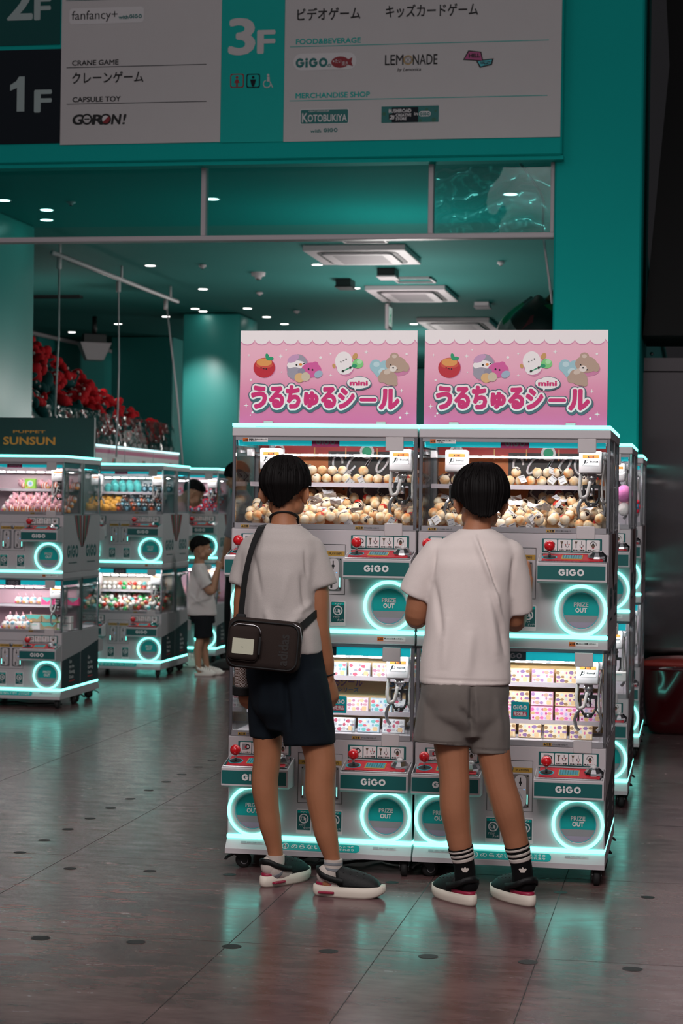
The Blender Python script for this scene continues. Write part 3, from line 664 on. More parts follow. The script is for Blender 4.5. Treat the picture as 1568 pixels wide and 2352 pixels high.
fr = MB(); fr.box(-6.2, xr, YD+.004, YF, zs-.10, 5.6, M_TEAL, .01); fr.box(-6.2, xr+.008, YD+.02, YF, zs-.125, zs-.10, M_TEAL); dchild(fr, 'sign_frame')
PD = Fp(YD)
def dpanel(x0, x1, yb, m, top=5.5, bot=None, nm='sign_panel'):
    a, z0 = dpt(x0, yb); b, _ = dpt(x1, yb); g = MB(); g.box(a, b, YD-.002, YD+.006, z0 if bot is None else bot, top, m); return g, a, b, z0
zw = dpt(138, 333)[1]
g, *_ = dpanel(138, 505, 333, M_BOARD); PD2 = Fp(YD-.003)
def dtext(g, t, x0, yb, x1, hpx, m, off=.02, slant=0.0, lift=0.0):
    a, z = dpt(x0, yb); b, _ = dpt(x1, yb); g.text(t, a, z, hpx/F_PX*12.4, m, PD2, off=off, width=b-a, slant=slant, lift=lift, res=3)
def dline(g, x0, y0, x1, m, w=1.6):
    a, z = dpt(x0, y0); b, _ = dpt(x1, y0); g.rect(a, b, z-w/2/370, z+w/2/370, m, PD2)
def dround(g, x0, y0, x1, y1, m, r=6, lift=0.0):
    a, z1 = dpt(x0, y0); b, _ = dpt(x1, y1); z0 = z1-(y1-y0)/369; g.rect(a, b, z0, z1, m, PD2, lift, r/369)
dround(g, 160, 20, 330, 58, M_PAPER, 8, 0); dtext(g, 'fanfancy+', 165, 46, 270, 22, M_INK, .0, lift=.001); dtext(g, 'with', 273, 44, 295, 9, M_LOGO, .03, lift=.001); dtext(g, 'GiGO', 297, 43, 326, 10, M_LOGO, .05, lift=.001)
dline(g, 152, 2, 360, M_TEALD)
dtext(g, 'CRANE GAME', 166, 151, 272, 12.5, M_INK, .025); dline(g, 153, 156, 474, M_1F)
dtext(g, 'クレーンゲーム', 166, 191, 329, 22, M_INK, .02)
dtext(g, 'CAPSULE TOY', 167, 235, 277, 12.5, M_INK, .025); dline(g, 153, 240, 474, M_1F)
dtext(g, 'G', 166, 286, 188, 24, M_INK, .04, .15); dtext(g, 'R', 212, 286, 236, 24, M_INK, .04, .15); dtext(g, 'N', 256, 285, 275, 24, M_INK, .04, .15); dtext(g, '!', 281, 285, 286, 25, M_INK, .02, .2)
for ox, rd in ((200, 0), (243, 1)):
    a, z = dpt(ox, 274); q = PD2 @ T(a, z, 0); g.disc((0, 0, .001), .036, M_INK, q, 24); g.disc((0, 0, .002), .024, M_BOARD if not rd else M_PAPER, q, 24)
    if rd: g.disc((0, 0, .003), .028, M_FISH, q, 16, 0.0, -PI*.25-PI/2*.0-PI*.5, PI*.25) if False else g.add([(.028*math.cos(t), .028*math.sin(t), .003) for t in np.linspace(-PI*.75, PI*.25, 14)], [tuple(range(14))], M_FISH, False, q)
    else: g.rect(-.017, .017, -.004, .004, M_INK, q, .003)
dchild(g, 'sign_panel')
def floor_cell(x0, x1, yb, top_y, m, num, nx0, nx1, nyb, nh, fx0, fx1, fyb, fh, mm):
    a, z0 = dpt(x0, yb); b, _ = dpt(x1, yb); zt = 5.5 if top_y is None else z0 + (yb-top_y)/369; q = MB(); q.box(a, b, YD-.002, YD+.006, z0, zt, m)
    if num: dtext(q, num, nx0, nyb, nx1, nh, mm, .028)
    else:
        c_, d_ = dpt(nx0, nyb); u_ = 1/369; q.add([(c_+x*u_, d_+y*u_, 0) for x, y in ((17, 0), (36, 0), (36, 84), (22, 84), (15, 73), (0, 64), (0, 50), (17, 57))], [tuple(range(8))], mm, False, PD2)
    dtext(q, 'F', fx0, fyb, fx1, fh, mm, .03); return q
dchild(floor_cell(-90, 137.8, 333, 108, M_1F, None, 23, 60, 257, 83, 81, 116, 257, 54, M_NUM), 'floor_number_panel')
dchild(floor_cell(-90, 137.8, 108, None, M_2F, '2', 19, 72, 45, 83, 81, 114, 45, 54, M_NUM), 'floor_number_panel')
q = floor_cell(505.5, 650, 328, None, M_3F, '3', 528, 582, 124, 85, 593, 629, 122, 55, M_BOARD)
for x0, m, w in ((529, M_FISH, 1), (566, M_1F, 0)):
    dround(q, x0, 170, x0+31, 203, m, 5, .0); dround(q, x0+2.5, 172.5, x0+28.5, 200.5, M_3F, 4, .001)
    a, z = dpt(x0+15.5, 178); e = PD2 @ T(a, z, 0); q.disc((0, 0, .002), .009, m, e, 12)
    q.prism([(-.008, -.012), (.008, -.012), (.018, -.036), (.006, -.036), (.006, -.058), (-.006, -.058), (-.006, -.036), (-.018, -.036)] if w else [(-.02, -.013), (.02, -.013), (.013, -.04), (.006, -.058), (-.006, -.058), (-.013, -.04)], .002, .0025, m, e)
a, z = dpt(615, 172); e = PD2 @ T(a, z, 0); q.disc((.003, -.002, .002), .008, M_BOARD, e, 12); q.disc((-.004, -.058, .002), .026, M_BOARD, e, 20, .020, PI*.6, PI*2.0); q.prism([(-.004, -.012), (.012, -.012), (.014, -.044), (-.004, -.044)], .002, .0025, M_BOARD, e); q.prism([(.012, -.044), (.018, -.044), (.036, -.082), (.03, -.082)], .002, .0025, M_BOARD, e)
dchild(q, 'floor_number_panel')
a, z0 = dpt(650.5, 326); b, _ = dpt(1286, 312); g = MB(); g.box(a, b, YD-.002, YD+.006, z0, 5.5, M_BOARD)
dtext(g, 'ビデオゲーム', 683, 46, 827, 23, M_INK, .02); dtext(g, 'キッズカードゲーム', 886, 39, 1097, 23, M_INK, .02)
dtext(g, 'FOOD&BEVERAGE', 680, 102, 828, 12.5, M_3F, .025); dline(g, 666, 108, 1260, M_3F)
dround(g, 674, 124, 818, 163, M_PAPER, 18, 0); dtext(g, 'GiGO', 679, 156, 752, 22, M_LOGO, .055, lift=.001); dtext(g, 'の', 752, 154, 760, 7, M_LOGO, .02, lift=.001)
a, z = dpt(784, 143); e = PD2 @ T(a, z, 0)
g.add([(.058*math.cos(t)-.008, .036*math.sin(t), .001) for t in np.linspace(0, 2*PI, 20, endpoint=False)], [tuple(range(20))], M_FISH, False, e)
g.prism([(.03, .01), (.07, .03), (.064, 0), (.074, -.028), (.03, -.012)], .001, .0014, M_FISH, e); g.disc((-.05, .006, .002), .005, M_PAPER, e, 10)
g.text('たい', -.02, -.004, .022, M_PAPER, e, off=.0, align='c', lift=.002, width=.038); g.text('焼き', .022, -.02, .022, M_PAPER, e, off=.0, align='c', lift=.002, width=.038)
dtext(g, 'LEM', 884, 150, 926, 25, M_INK, .012); dtext(g, 'NADE', 948, 149, 1004, 25, M_INK, .012)
a, z = dpt(937, 138); e = PD2 @ T(a, z, 0); g.disc((0, 0, .001), .03, M_GOLD, e, 24, .024); g.disc((0, 0, .0012), .022, M_INK, e, 8, .0)
g.disc((0, 0, .0014), .019, M_BOARD, e, 20)
for k in range(4): g.prism([(math.cos(k*PI/4)*.02-.001, math.sin(k*PI/4)*.02), (math.cos(k*PI/4)*.02+.001, math.sin(k*PI/4)*.02), (-math.cos(k*PI/4)*.02+.001, -math.sin(k*PI/4)*.02), (-math.cos(k*PI/4)*.02-.001, -math.sin(k*PI/4)*.02)], .0015, .0018, M_INK, e)
dtext(g, 'by Lemonica', 912, 164, 966, 8, M_INK, .01, .3)
a, z = dpt(1063, 138); e = PD2 @ T(a, z, 0); u = 1/369
for pts, m, lf in (([(0, 0), (12, 22), (42, 18), (47, -4)], M_INK, .001), ([(4, 2), (14, 19), (40, 16), (44, -2)], M_PINKP, .002), ([(30, -2), (71, 2), (67, -13), (39, -19)], M_INK, .0015), ([(34, -4), (67, -1), (64, -11), (41, -16)], M_TEALB, .0025)): g.prism([(x*u, y*u) for x, y in pts], lf, lf+.0002, m, e)
g.text('HILL', 14*u, 5*u, 9.5*u, M_INK, e, off=.04, lift=.0035, width=25*u); g.text('VALLEY', 40*u, -11*u, 7*u, M_INK, e, off=.04, lift=.0035, width=24*u)
dtext(g, 'MERCHANDISE SHOP', 679, 226, 849, 12.5, M_3F, .025); dline(g, 665, 232, 1257, M_3F)
dround(g, 689, 251, 801, 287, M_PAPER, 4, 0); dround(g, 691, 253, 799, 285, M_LOGO, 3, .001); dtext(g, 'K', 694, 281, 706, 22, M_PAPER, .02, lift=.002); dtext(g, 'OTOBUKIYA', 707, 280, 796, 17, M_PAPER, .02, lift=.002); dtext(g, 'CRAFTSMANSHIP', 709, 258, 756, 4, M_PAPER, .01, lift=.002)
dtext(g, 'with', 713, 305, 737, 8, M_LOGO, .02); dtext(g, 'GiGO', 743, 304, 775, 9.5, M_LOGO, .05)
dround(g, 876, 245, 1007, 283, M_LOGO, 1, 0); dround(g, 900, 247, 960, 282, M_1F, 1, .0005)
for x, y, r_ in ((882, 262, 5), (980, 252, 4), (996, 275, 6), (965, 277, 4), (1000, 255, 3)):
    a, z = dpt(x, y); g.disc((a, z, .0006), r_/369, M_GREEN, PD2, 6)
dtext(g, 'BUSHIROAD', 893, 259, 944, 8, M_PAPER, .04, lift=.002); dtext(g, 'CREATIVE', 909, 268, 944, 7, M_PAPER, .04, lift=.002); dtext(g, 'STORE', 909, 276.5, 933, 7, M_PAPER, .04, lift=.002); dround(g, 893, 262, 906, 276, M_INK, 2, .001); dtext(g, '2i', 895, 274, 904, 9, M_PAPER, .05, .2, .002)
dtext(g, 'in', 951, 265, 959, 8, M_PAPER, .02, lift=.002); dround(g, 962, 255.5, 989, 268, M_PAPER, 6, .001); dtext(g, 'GiGO', 964, 266, 987, 8, M_LOGO, .05, lift=.002)
dchild(g, 'sign_panel')

# ------------------------------------------------------------------ ceiling things
M_ACW = mat('ac_white', '#b9aeb2', .5, vary=.03); M_ACD = mat('ac_slot', '#1c1a1c', .6, vary=.1); M_ACG = mat('ac_grille', '#8f858a', .6, vary=.1, vscale=60)
M_LAMP = mat('downlight_glow', '#ffffff', .4, emit=(1, .96, .92), es=9.0, vary=.01)
def at_ceiling(x, y, z=ZC): return on_z(x, y, z)
for i, ((nx0, ny0), (nx1, ny1), (fx, fy)) in enumerate((((695, 568), (929, 565), (973, 599)), ((838, 660), (1021, 658), (1067, 686)), ((957, 734), (1122, 732), (1153, 756)))):
    p0, p1, p2 = at_ceiling(nx0, ny0), at_ceiling(nx1, ny1), at_ceiling(fx, fy); X0, X1, Y0, Y1 = p0.x, p1.x, (p0.y+p1.y)/2, p2.y
    a = thing('ceiling_air_conditioner', ('nearest ceiling air conditioner, large, just under the glass transom', 'middle ceiling air conditioner cassette above the exit sign', 'farthest ceiling air conditioner cassette, low behind the pink boards')[i], 'air conditioner', ((X0+X1)/2, (Y0+Y1)/2, ZC), group='ceiling air conditioners')
    wx, wy = (X1-X0)/2, (Y1-Y0)/2
    m = MB(); m.box(-wx, wx, -wy, wy, -.035, .02, M_ACW, .006); m.build('panel', a)
    m = MB(); m.prism(rrect(-wx+.10, wx-.10, -wy+.08, wy-.08, .12), .036, .040, M_ACD, RX(PI)); m.build('air_slot', a)
    m = MB(); m.prism(rrect(-wx+.15, wx-.15, -wy+.14, wy-.14, .06), .038, .055, M_ACW, RX(PI)); m.rect(-wx+.24, wx-.24, -wy+.22, wy-.22, M_ACG, RX(PI), .0555); m.build('grille', a)
dls = [(345, 610), (728, 608), (466, 664), (448, 709), (568, 708), (653, 744), (612, 728), (372, 776), (381, 727), (271, 744), (165, 763), (322, 808), (370, 848), (388, 826), (816, 662), (950, 744), (8, 460), (107, 482), (107, 505), (487, 457), (1172, 446), (466, 715)]
dl0 = None
for i, (x, y) in enumerate(dls):
    p = at_ceiling(x, y, ZC - (0 if y < 517 else -.02))
    if dl0 is None:
        dl0 = thing('downlight', '', 'downlight', p, group='round downlights in the shop ceiling')
        m = MB(); m.lathe([(.048, 0), (.062, -.004), (.064, 0)], M_ACW, 24); m.build('trim_ring', dl0)
        m = MB(); m.disc((0, 0, .002), .05, M_LAMP, RX(PI), 24); m.build('lens', dl0); d = dl0
    else: d = copy_tree(dl0); d.location = p
    d['label'] = 'round lit downlight in the teal ceiling behind the transom glass' if y < 517 else 'round lit downlight in the pale teal ceiling below the transom'
    d['group'] = 'downlights behind the glass' if y < 517 else 'downlights below the transom'
def ceiling_box(name, label, cat, x, y, w, d_, h, m1, m2):
    p = at_ceiling(x, y, ZC); t_ = thing(name, label, cat, p); g = MB(); g.box(-w/2, w/2, -d_/2, d_/2, -h, .02, m1, .006); g.build('housing', t_)
    g = MB(); g.box(-w/2-.008, w/2+.008, -d_/2-.008, d_/2+.008, -h-.015, -h+.002, m2, .003); g.build('cover', t_)
ceiling_box('ceiling_speaker', 'black ceiling box beside a downlight, left of the middle air conditioner', 'speaker', 793, 647, .16, .3, .06, M_BLACK, M_ACD)
ceiling_box('ceiling_speaker', 'dark ceiling box with a pale underside between two air conditioners', 'speaker', 891, 623, .18, .3, .06, M_BLACK, M_ACW)
ceiling_box('ceiling_speaker', 'pale ceiling box right of the hanging exit sign', 'speaker', 1108, 699, .17, .25, .03, M_ACW, M_ACG)
sdg = None
for x, y, lb in ((593, 630, 'white smoke detector left of the near air conditioner'), (465, 611, 'small ceiling sensor between two downlights'), (596, 674, 'tiny ceiling sensor above the middle column'), (681, 716, 'tiny ceiling sensor above the left pink board'), (163, 464, 'small ceiling sensor behind the transom glass'), (1150, 604, 'small ceiling sensor right of the near air conditioner')):
    p = at_ceiling(x, y); t_ = thing('smoke_detector', lb, 'smoke detector', p); k = 1.0 if x == 593 else .5
    g = MB(); g.lathe([(0, -.05), (.03, -.048), (.04, -.02), (.07, -.016), (.075, .02)], M_ACW, 18, Matrix.Scale(k, 4)); g.build('base', t_)
    g = MB(); g.lathe([(0, -.062), (.018, -.058), (.024, -.046), (0, -.046)], M_ACD, 14, Matrix.Scale(k, 4)); g.build('sensor_head', t_)
p = at_ceiling(893, 690); es_ = thing('exit_sign', 'exit sign with green running figure hung from the ceiling', 'exit sign', p)
m = MB(); m.box(-.02, .02, -.15, .15, -.34, -.05, M_ACW, .006); m.build('housing', es_); m = MB(); m.cyl((0, 0, -.06), (0, 0, .03), .012, M_ACW); m.build('stem', es_)
m = MB(); M_EXIT = mat('exit_face', '#dfe8e2', .4, emit=(.7, .85, .78), es=.35, vary=.01); m.rect(-.13, .13, -.30, -.08, M_EXIT, T(.0205, 0, 0) @ TYZ)
M_EXG = mat('exit_green', (.002, .25, .12), .4, emit=(.01, .3, .15), es=.5, vary=.01); E5 = T(.0212, 0, 0) @ TYZ
m.disc((.0, -.13, 0), .02, M_EXG, E5, 12); m.prism([(-.06, -.17), (.05, -.15), (.06, -.18), (.0, -.2), (.05, -.26), (.03, -.28), (-.03, -.22), (-.07, -.27), (-.09, -.25), (-.03, -.19)], 0, .0004, M_EXG, E5); m.build('face', es_)
for x0, y0, x1, y1, lb in ((775, 546, 892, 558, 'square access hatch outline just behind the transom rail'), (900, 640, 1002, 650, 'thin square access hatch outline before the middle air conditioner')):
    a, b = at_ceiling(x0, y0), at_ceiling(x1, y1); h = MB(); w_ = .02
    for q in ((a.x, b.x, a.y, a.y+w_), (a.x, b.x, b.y-w_, b.y), (a.x, a.x+w_, a.y, b.y), (b.x-w_, b.x, a.y, b.y)): h.box(q[0], q[1], q[2], q[3], ZC-.004, ZC+.03, M_ACW)
    tag(h.build('access_hatch'), lb, 'hatch')
# hanging track with three cords, flood lamp, pipe
a, b = at_ceiling(120, 580, ZC-.12), at_ceiling(408, 693, ZC-.12)
tr = thing('lighting_track', 'pale ceiling track rail running back above the left aisle', 'track', (a+b)/2)
m = MB(); m.tube([a-(a+b)/2, b-(a+b)/2], .022, M_ALU, 6); m.build('rail', tr)
for t in (.05, .5, .93):
    m = MB(); c_ = a.lerp(b, t)-(a+b)/2; m.cyl(c_, c_+Vector((0, 0, .16)), .012, M_ALU, n=8); m.build('hanger', tr)
for i, (x, y, x2, y2, lb) in enumerate(((136, 592, 126, 955, 'hanging cord nearest the left column, dropping behind the green sign'), (272, 648, 267, 1050, 'middle hanging cord in front of the red plush heap'), (381, 690, 421, 1082, 'slanting hanging cord beside the round-lit middle column'))):
    p = on_z(x, y, ZC-.155); e = on_y(x2, y2, p.y-.1); w_ = thing('hanging_cord', lb, 'cord', p)
    g = MB(); g.tube([(0, 0, 0), ((e-p)*.5)+Vector((.015, 0, 0)), e-p], .009, M_ALU, 6); g.build('cord', w_)
    g = MB(); g.cyl((0, 0, -.10), (0, 0, .006), .022, M_ALU, n=10); g.build('clip', w_)
p = on_y(216, 806, 24.5); fl_ = thing('flood_lamp', 'pale flood lamp on a black bracket above the red plush heap', 'lamp', p, .5)
m = MB(); m.loft([[(x*.11, y*.09, -.12) for x, y in ((-1, -1), (1, -1), (1, 1), (-1, 1))], [(x*.2, y*.12, .1) for x, y in ((-1, -1), (1, -1), (1, 1), (-1, 1))]], M_ACW, smooth=False); m.build('housing', fl_)
m = MB(); m.box(-.15, .15, -.05, .05, .1, .22, M_BLACK, .01); m.cyl((0, 0, .2), (0, 0, ZC-p.z), .03, M_BLACK); m.build('bracket', fl_)
a, b = on_z(72, 764, ZC-.02), on_z(408, 842, ZC-.02); m = MB(); m.tube([a, b], .03, M_ALU, 8); tag(m.build('conduit_pipe'), 'thin ceiling pipe running back past the flood lamp', 'pipe')
a, b = on_z(72, 683, ZC), on_z(188, 683, ZC); m = MB(); m.box(a.x-.5, b.x, a.y-.06, a.y+.06, ZC-.01, ZC+.03, M_ACD); tag(m.build('linear_diffuser'), 'dark slot diffuser in the ceiling left of the track', 'vent')
# transom: clear vinyl sheet and loose wire behind the right pane
vy = YF+.11; vx0, vx1 = on_y(1000, 450, vy).x, on_y(1262, 450, vy).x; z0, z1 = zr1+.02, zt0-.02
M_VINYL = glassmat('clear_vinyl', (.80, .90, .90), .07, base=.16, mult=1.0)
m = MB(); nx, nz_ = 60, 36; V = []
for j in range(nz_+1):
    for i in range(nx+1):
        u, v = i/nx, j/nz_
        sag = 1.6*(u-.5)**2
        d_ = .028*math.sin(9*(v+sag)+2*math.sin(5*u)) + .035*noise.noise((u*3.2, v*2.6, 1.3)) + .015*noise.noise((u*9, v*7, 5))
        V.append((vx0+(vx1-vx0)*u, vy+d_, z0+(z1-z0)*v))
m.add(V, [(j*(nx+1)+i, j*(nx+1)+i+1, (j+1)*(nx+1)+i+1, (j+1)*(nx+1)+i) for j in range(nz_) for i in range(nx)], M_VINYL, True)
tag(m.build('clear_vinyl_sheet'), 'crumpled clear vinyl sheet behind the right-hand transom pane', 'sheet')
m = MB(); pts = [on_y(x, y, vy+.1) for x, y in ((1188, 366), (1240, 440), (1248, 462), (1246, 520), (1252, 580), (1262, 650), (1268, 698))]; m.tube(pts, .008, M_ALU, 7)
tag(m.build('loose_cable'), 'loose pale cable hanging beside the pillar from the transom', 'cable')

# ------------------------------------------------------------------ boards on top of the machines
M_PK = {}
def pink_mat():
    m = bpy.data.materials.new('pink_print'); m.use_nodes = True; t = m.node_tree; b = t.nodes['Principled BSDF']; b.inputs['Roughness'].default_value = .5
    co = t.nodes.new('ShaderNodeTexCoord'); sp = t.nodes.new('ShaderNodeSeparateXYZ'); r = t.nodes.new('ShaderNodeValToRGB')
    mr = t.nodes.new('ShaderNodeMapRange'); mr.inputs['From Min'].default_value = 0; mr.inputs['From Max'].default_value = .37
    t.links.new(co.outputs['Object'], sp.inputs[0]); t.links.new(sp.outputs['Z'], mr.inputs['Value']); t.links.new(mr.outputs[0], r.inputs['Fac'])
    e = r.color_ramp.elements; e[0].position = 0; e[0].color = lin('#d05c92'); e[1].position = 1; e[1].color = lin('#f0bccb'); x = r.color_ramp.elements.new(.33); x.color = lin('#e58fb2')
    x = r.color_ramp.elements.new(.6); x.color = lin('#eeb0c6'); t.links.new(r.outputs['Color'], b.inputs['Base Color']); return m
M_PINKB = pink_mat(); M_SHD = mat('print_slate_shadow', '#3f6670', .5, vary=.03); M_HOT = mat('print_hot_pink', '#cf1f6e', .5, vary=.03); M_IV = mat('print_ivory', '#f2ecec', .5, vary=.02)
M_PKS = mat('print_pink_shade', '#d98bb0', .5, vary=.03)
C_ = lambda n, h: mat('print_' + n, h, .5, vary=.04)
def sign_board():
    r = thing('sign_board', '', 'sign'); W2, H = .353, .366
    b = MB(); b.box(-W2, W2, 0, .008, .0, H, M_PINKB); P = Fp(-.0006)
    cnt = [0]
    def D(x, y, rx, ry, m, l, n=28, rot=0.0):
        cnt[0] += 1; lq = l*.0004 + cnt[0]*2e-6
        b.add([(x+rx*math.cos(t)*math.cos(rot)-ry*math.sin(t)*math.sin(rot), y+rx*math.cos(t)*math.sin(rot)+ry*math.sin(t)*math.cos(rot), lq) for t in np.linspace(0, 2*PI, n, endpoint=False)], [tuple(range(n))], m, False, P)
    # scalloped white top
    n = 12; w_ = 2*W2/n*.985; pts = [(-W2, H), (-W2, H-.048)]
    for k in range(n):
        cx = -W2+.014+w_*(k+.25)
        pts += [(max(-W2, min(W2, cx+w_/2*math.cos(t))), H-.034+(-.020)*math.sin(t)) for t in np.linspace(PI, 0, 9)]
    pts += [(W2, H-.048), (W2, H)]
    b.add([(x, z-.004, .0001) for x, z in pts], [tuple(range(len(pts)))], M_PKS, False, P); b.add([(x, z, .0004) for x, z in pts], [tuple(range(len(pts)))], M_IV, False, P)
    def px(x, y): return (x-784)/1360*(2*W2)+.0 , 0
    k = 2*W2/1362; X = lambda x: (x-788)*k; Z = lambda y: H-(y-68)*k*1.0
    # apple
    D(X(300), Z(352), 84*k, 76*k, C_('pink_halo', '#cf7fa6'), 1); D(X(294), Z(350), 84*k, 76*k, C_('apple', '#c0152c'), 2); D(X(294), Z(308), 60*k, 30*k, C_('apple_top', '#e09850'), 3); D(X(294), Z(328), 68*k, 26*k, C_('apple_mid', '#cf4a38'), 2.5)
    D(X(318), Z(268), 14*k, 28*k, C_('leaf', '#0c9a68'), 4, rot=.25); D(X(340), Z(280), 26*k, 15*k, C_('leaf', '#0c9a68'), 4, rot=.1)
    for x, y in ((271, 350), (311, 359)): D(X(x), Z(y), 5*k, 5*k, M_INK, 5)
    D(X(291), Z(357), 8*k, 2.5*k, M_INK, 5, rot=-.2)
    # round grey and white bird with a pink cushion friend
    D(X(556), Z(350), 88*k, 104*k, C_('pink_halo', '#cf7fa6'), 1); D(X(553), Z(346), 82*k, 100*k, C_('bird_grey', '#9b98a6'), 2); D(X(545), Z(330), 74*k, 36*k, M_IV, 3); D(X(535), Z(390), 62*k, 45*k, C_('bird_grey', '#9b98a6'), 3.2); D(X(520), Z(280), 50*k, 26*k, C_('bird_lilac', '#c79ac0'), 3.1, rot=.5)
    D(X(660), Z(366), 78*k, 56*k, C_('cushion_pink', '#d4589c'), 4); D(X(690), Z(322), 24*k, 20*k, C_('cushion_pink', '#d4589c'), 4); D(X(716), Z(398), 34*k, 26*k, C_('cushion_blue', '#9fb4c8'), 5, rot=.5); D(X(585), Z(380), 30*k, 26*k, C_('bird_grey2', '#8d8a9c'), 5.5)
    D(X(572), Z(425), 40*k, 36*k, C_('foot_tan', '#dcb27a'), 6); D(X(618), Z(418), 34*k, 34*k, C_('foot_grey', '#cdbfa6'), 6.2); D(X(577), Z(324), 13*k, 9*k, C_('beak', '#e08a2a'), 6)
    for x, y in ((546, 328), (640, 360), (670, 365)): D(X(x), Z(y), 7*k, 7*k, M_INK, 7)
    D(X(602), Z(318), 9*k, 4*k, M_INK, 7, rot=.5)
    # white tall blob with an orange hand and green gem
    D(X(918), Z(330), 70*k, 84*k, C_('pink_halo', '#cf7fa6'), 1, rot=.3); D(X(908), Z(300), 66*k, 74*k, M_IV, 2); D(X(922), Z(345), 66*k, 54*k, M_IV, 2.5, rot=.4); D(X(834), Z(336), 12*k, 18*k, C_('hand_tan', '#c99a5a'), 1.5, rot=.3); D(X(995), Z(262), 18*k, 26*k, C_('hand_tan', '#d0a060'), 3, rot=-.5)
    D(X(1018), Z(318), 42*k, 36*k, C_('gem_green', '#7ed07e'), 4); D(X(1030), Z(303), 20*k, 18*k, C_('gem_green_light', '#b0e8b0'), 5); D(X(992), Z(334), 20*k, 14*k, C_('leaf', '#0c9a68'), 5)
    b.prism([(X(892), Z(382)), (X(895), Z(374)), (X(978), Z(334)), (X(980), Z(342))], .0022, .0024, C_('leaf', '#0c9a68'), P)
    for x, y, r_ in ((887, 304, 5), (928, 283, 5), (904, 374, 9), (960, 348, 9)): D(X(x), Z(y), r_*k, r_*k, M_INK, 7)
    D(X(908), Z(294), 7*k, 2.5*k, M_INK, 7, rot=.3)
    # brown bear holding a pale blue heart
    br = C_('bear', '#b59a88'); hb = C_('heart_blue', '#9cc6d0')
    D(X(1318), Z(350), 96*k, 60*k, C_('pink_halo', '#cf7fa6'), 1, rot=-.1)
    D(X(1154), Z(334), 46*k, 48*k, hb, 2); D(X(1222), Z(336), 44*k, 42*k, hb, 2); b.prism([(X(1112), Z(352)), (X(1262), Z(352)), (X(1200), Z(432)), (X(1180), Z(434))], .0008, .0010, hb, P); D(X(1160), Z(322), 24*k, 20*k, C_('heart_light', '#bfdce2'), 3); D(X(1200), Z(370), 28*k, 18*k, C_('heart_light', '#bfdce2'), 3, rot=.6)
    D(X(1310), Z(322), 82*k, 62*k, br, 4, rot=-.15); D(X(1296), Z(262), 34*k, 28*k, br, 3.8); D(X(1384), Z(344), 26*k, 34*k, br, 3.8); D(X(1296), Z(262), 18*k, 14*k, C_('bear_light', '#d2bfb0'), 4.2)
    D(X(1255), Z(420), 72*k, 54*k, br, 4.2, rot=-.6); D(X(1200), Z(428), 28*k, 32*k, br, 4.4); D(X(1300), Z(464), 24*k, 22*k, br, 4.4); D(X(1246), Z(376), 30*k, 20*k, C_('bear_light', '#c9b2a2'), 5, rot=.5); D(X(1288), Z(354), 28*k, 24*k, C_('bear_muzzle', '#e6dcd4'), 5)
    for x, y, r_ in ((1270, 326, 5), (1318, 362, 5), (1288, 348, 6)): D(X(x), Z(y), r_*k, r_*k, M_INK, 7)
    # sparkles
    for x, y, r_ in ((174, 255, 14), (422, 262, 20), (1080, 230, 18), (810, 405, 15), (158, 638, 22), (1354, 520, 18), (1396, 690, 22)):
        b.add([(X(x)+(r_*k if i % 2 == 0 else r_*k*.28)*math.cos(i*PI/4), Z(y)+(r_*k if i % 2 == 0 else r_*k*.28)*math.sin(i*PI/4), .0006) for i in range(8)], [tuple(range(8))], M_IV, False, P)
    for x, y, r_ in ((463, 215, 6), (730, 272, 11), (807, 243, 7), (1388, 245, 9), (430, 383, 5), (192, 442, 9), (208, 691, 8), (192, 712, 5), (1346, 722, 9)): D(X(x), Z(y), r_*k, r_*k, M_IV, 1.5, 12)
    # lettering in three layers, cloud with 'mini'
    chars = (('う', 196, 322, 640, 145, 0), ('る', 335, 455, 650, 150, 0), ('ち', 466, 582, 645, 140, 0), ('ゅ', 606, 722, 648, 105, 0), ('る', 738, 858, 645, 150, 0), ('シ', 868, 1000, 655, 135, 0), ('ー', 1030, 1172, 620, 55, 0), ('ル', 1182, 1342, 650, 140, 0))
    yb = (658, 652, 655, 650, 652, 655, 0, 660); ht = (158, 148, 158, 108, 145, 140, 0, 140)
    for i, (ch, x0, x1, _, _, _) in enumerate(chars):
        x0 += 10; x1 -= 10
        if ch == 'ー':
            for q, m, l, dx, dy in ((34, M_SHD, .0035, 6, 10), (34, M_SHD, .0036, 0, 0), (26, M_IV, .0043, 0, 0), (14, M_HOT, .0048, 0, 0)):
                b.add([(x, z, l) for x, z in rrect(X(x0-q*.4+dx), X(x1+q*.4+dx), Z(590+q+dy), Z(590-q+dy), min(q, 22)*k)], [tuple(range(24))], m, False, P)
            continue
        v, f, ax0, ax1, ay0, ay1 = text_geo(ch, .0, 3); sx, sz = (x1-x0)*k/(ax1-ax0), ht[i]*k/(ay1-ay0)
        for rr_, m, l, dx, dy in ((32, M_SHD, .0030, 6, 12), (32, M_SHD, .0032, 0, 0), (24, M_IV, .0038, 0, 0), (10, M_HOT, .0048, 0, 0)):
            for q in range(22):
                ex, ez = rr_*k*math.cos(q*PI/11), rr_*k*math.sin(q*PI/11)
                b.add([(X(x0+dx)+(p[0]-ax0)*sx+ex, Z(yb[i]-4+dy)+(p[1]-ay0)*sz+ez, l+q*1e-5+(i % 2)*2.4e-4*(rr_ > 12)) for p in v], f, m, False, P)
    for x, y, rx, ry in ((1000, 465, 52, 38), (1060, 462, 52, 40), (1030, 450, 60, 34), (975, 462, 36, 30), (1088, 466, 30, 26), (1030, 478, 60, 30)):
        D(X(x)+.001, Z(y)-.002, (rx+7)*k, (ry+7)*k, M_SHD, 12.5); D(X(x), Z(y), rx*k, ry*k, M_IV, 13.2)
    b.prism([(X(990), Z(495)), (X(1022), Z(495)), (X(1000), Z(524))], .0054, .0055, M_IV, P)
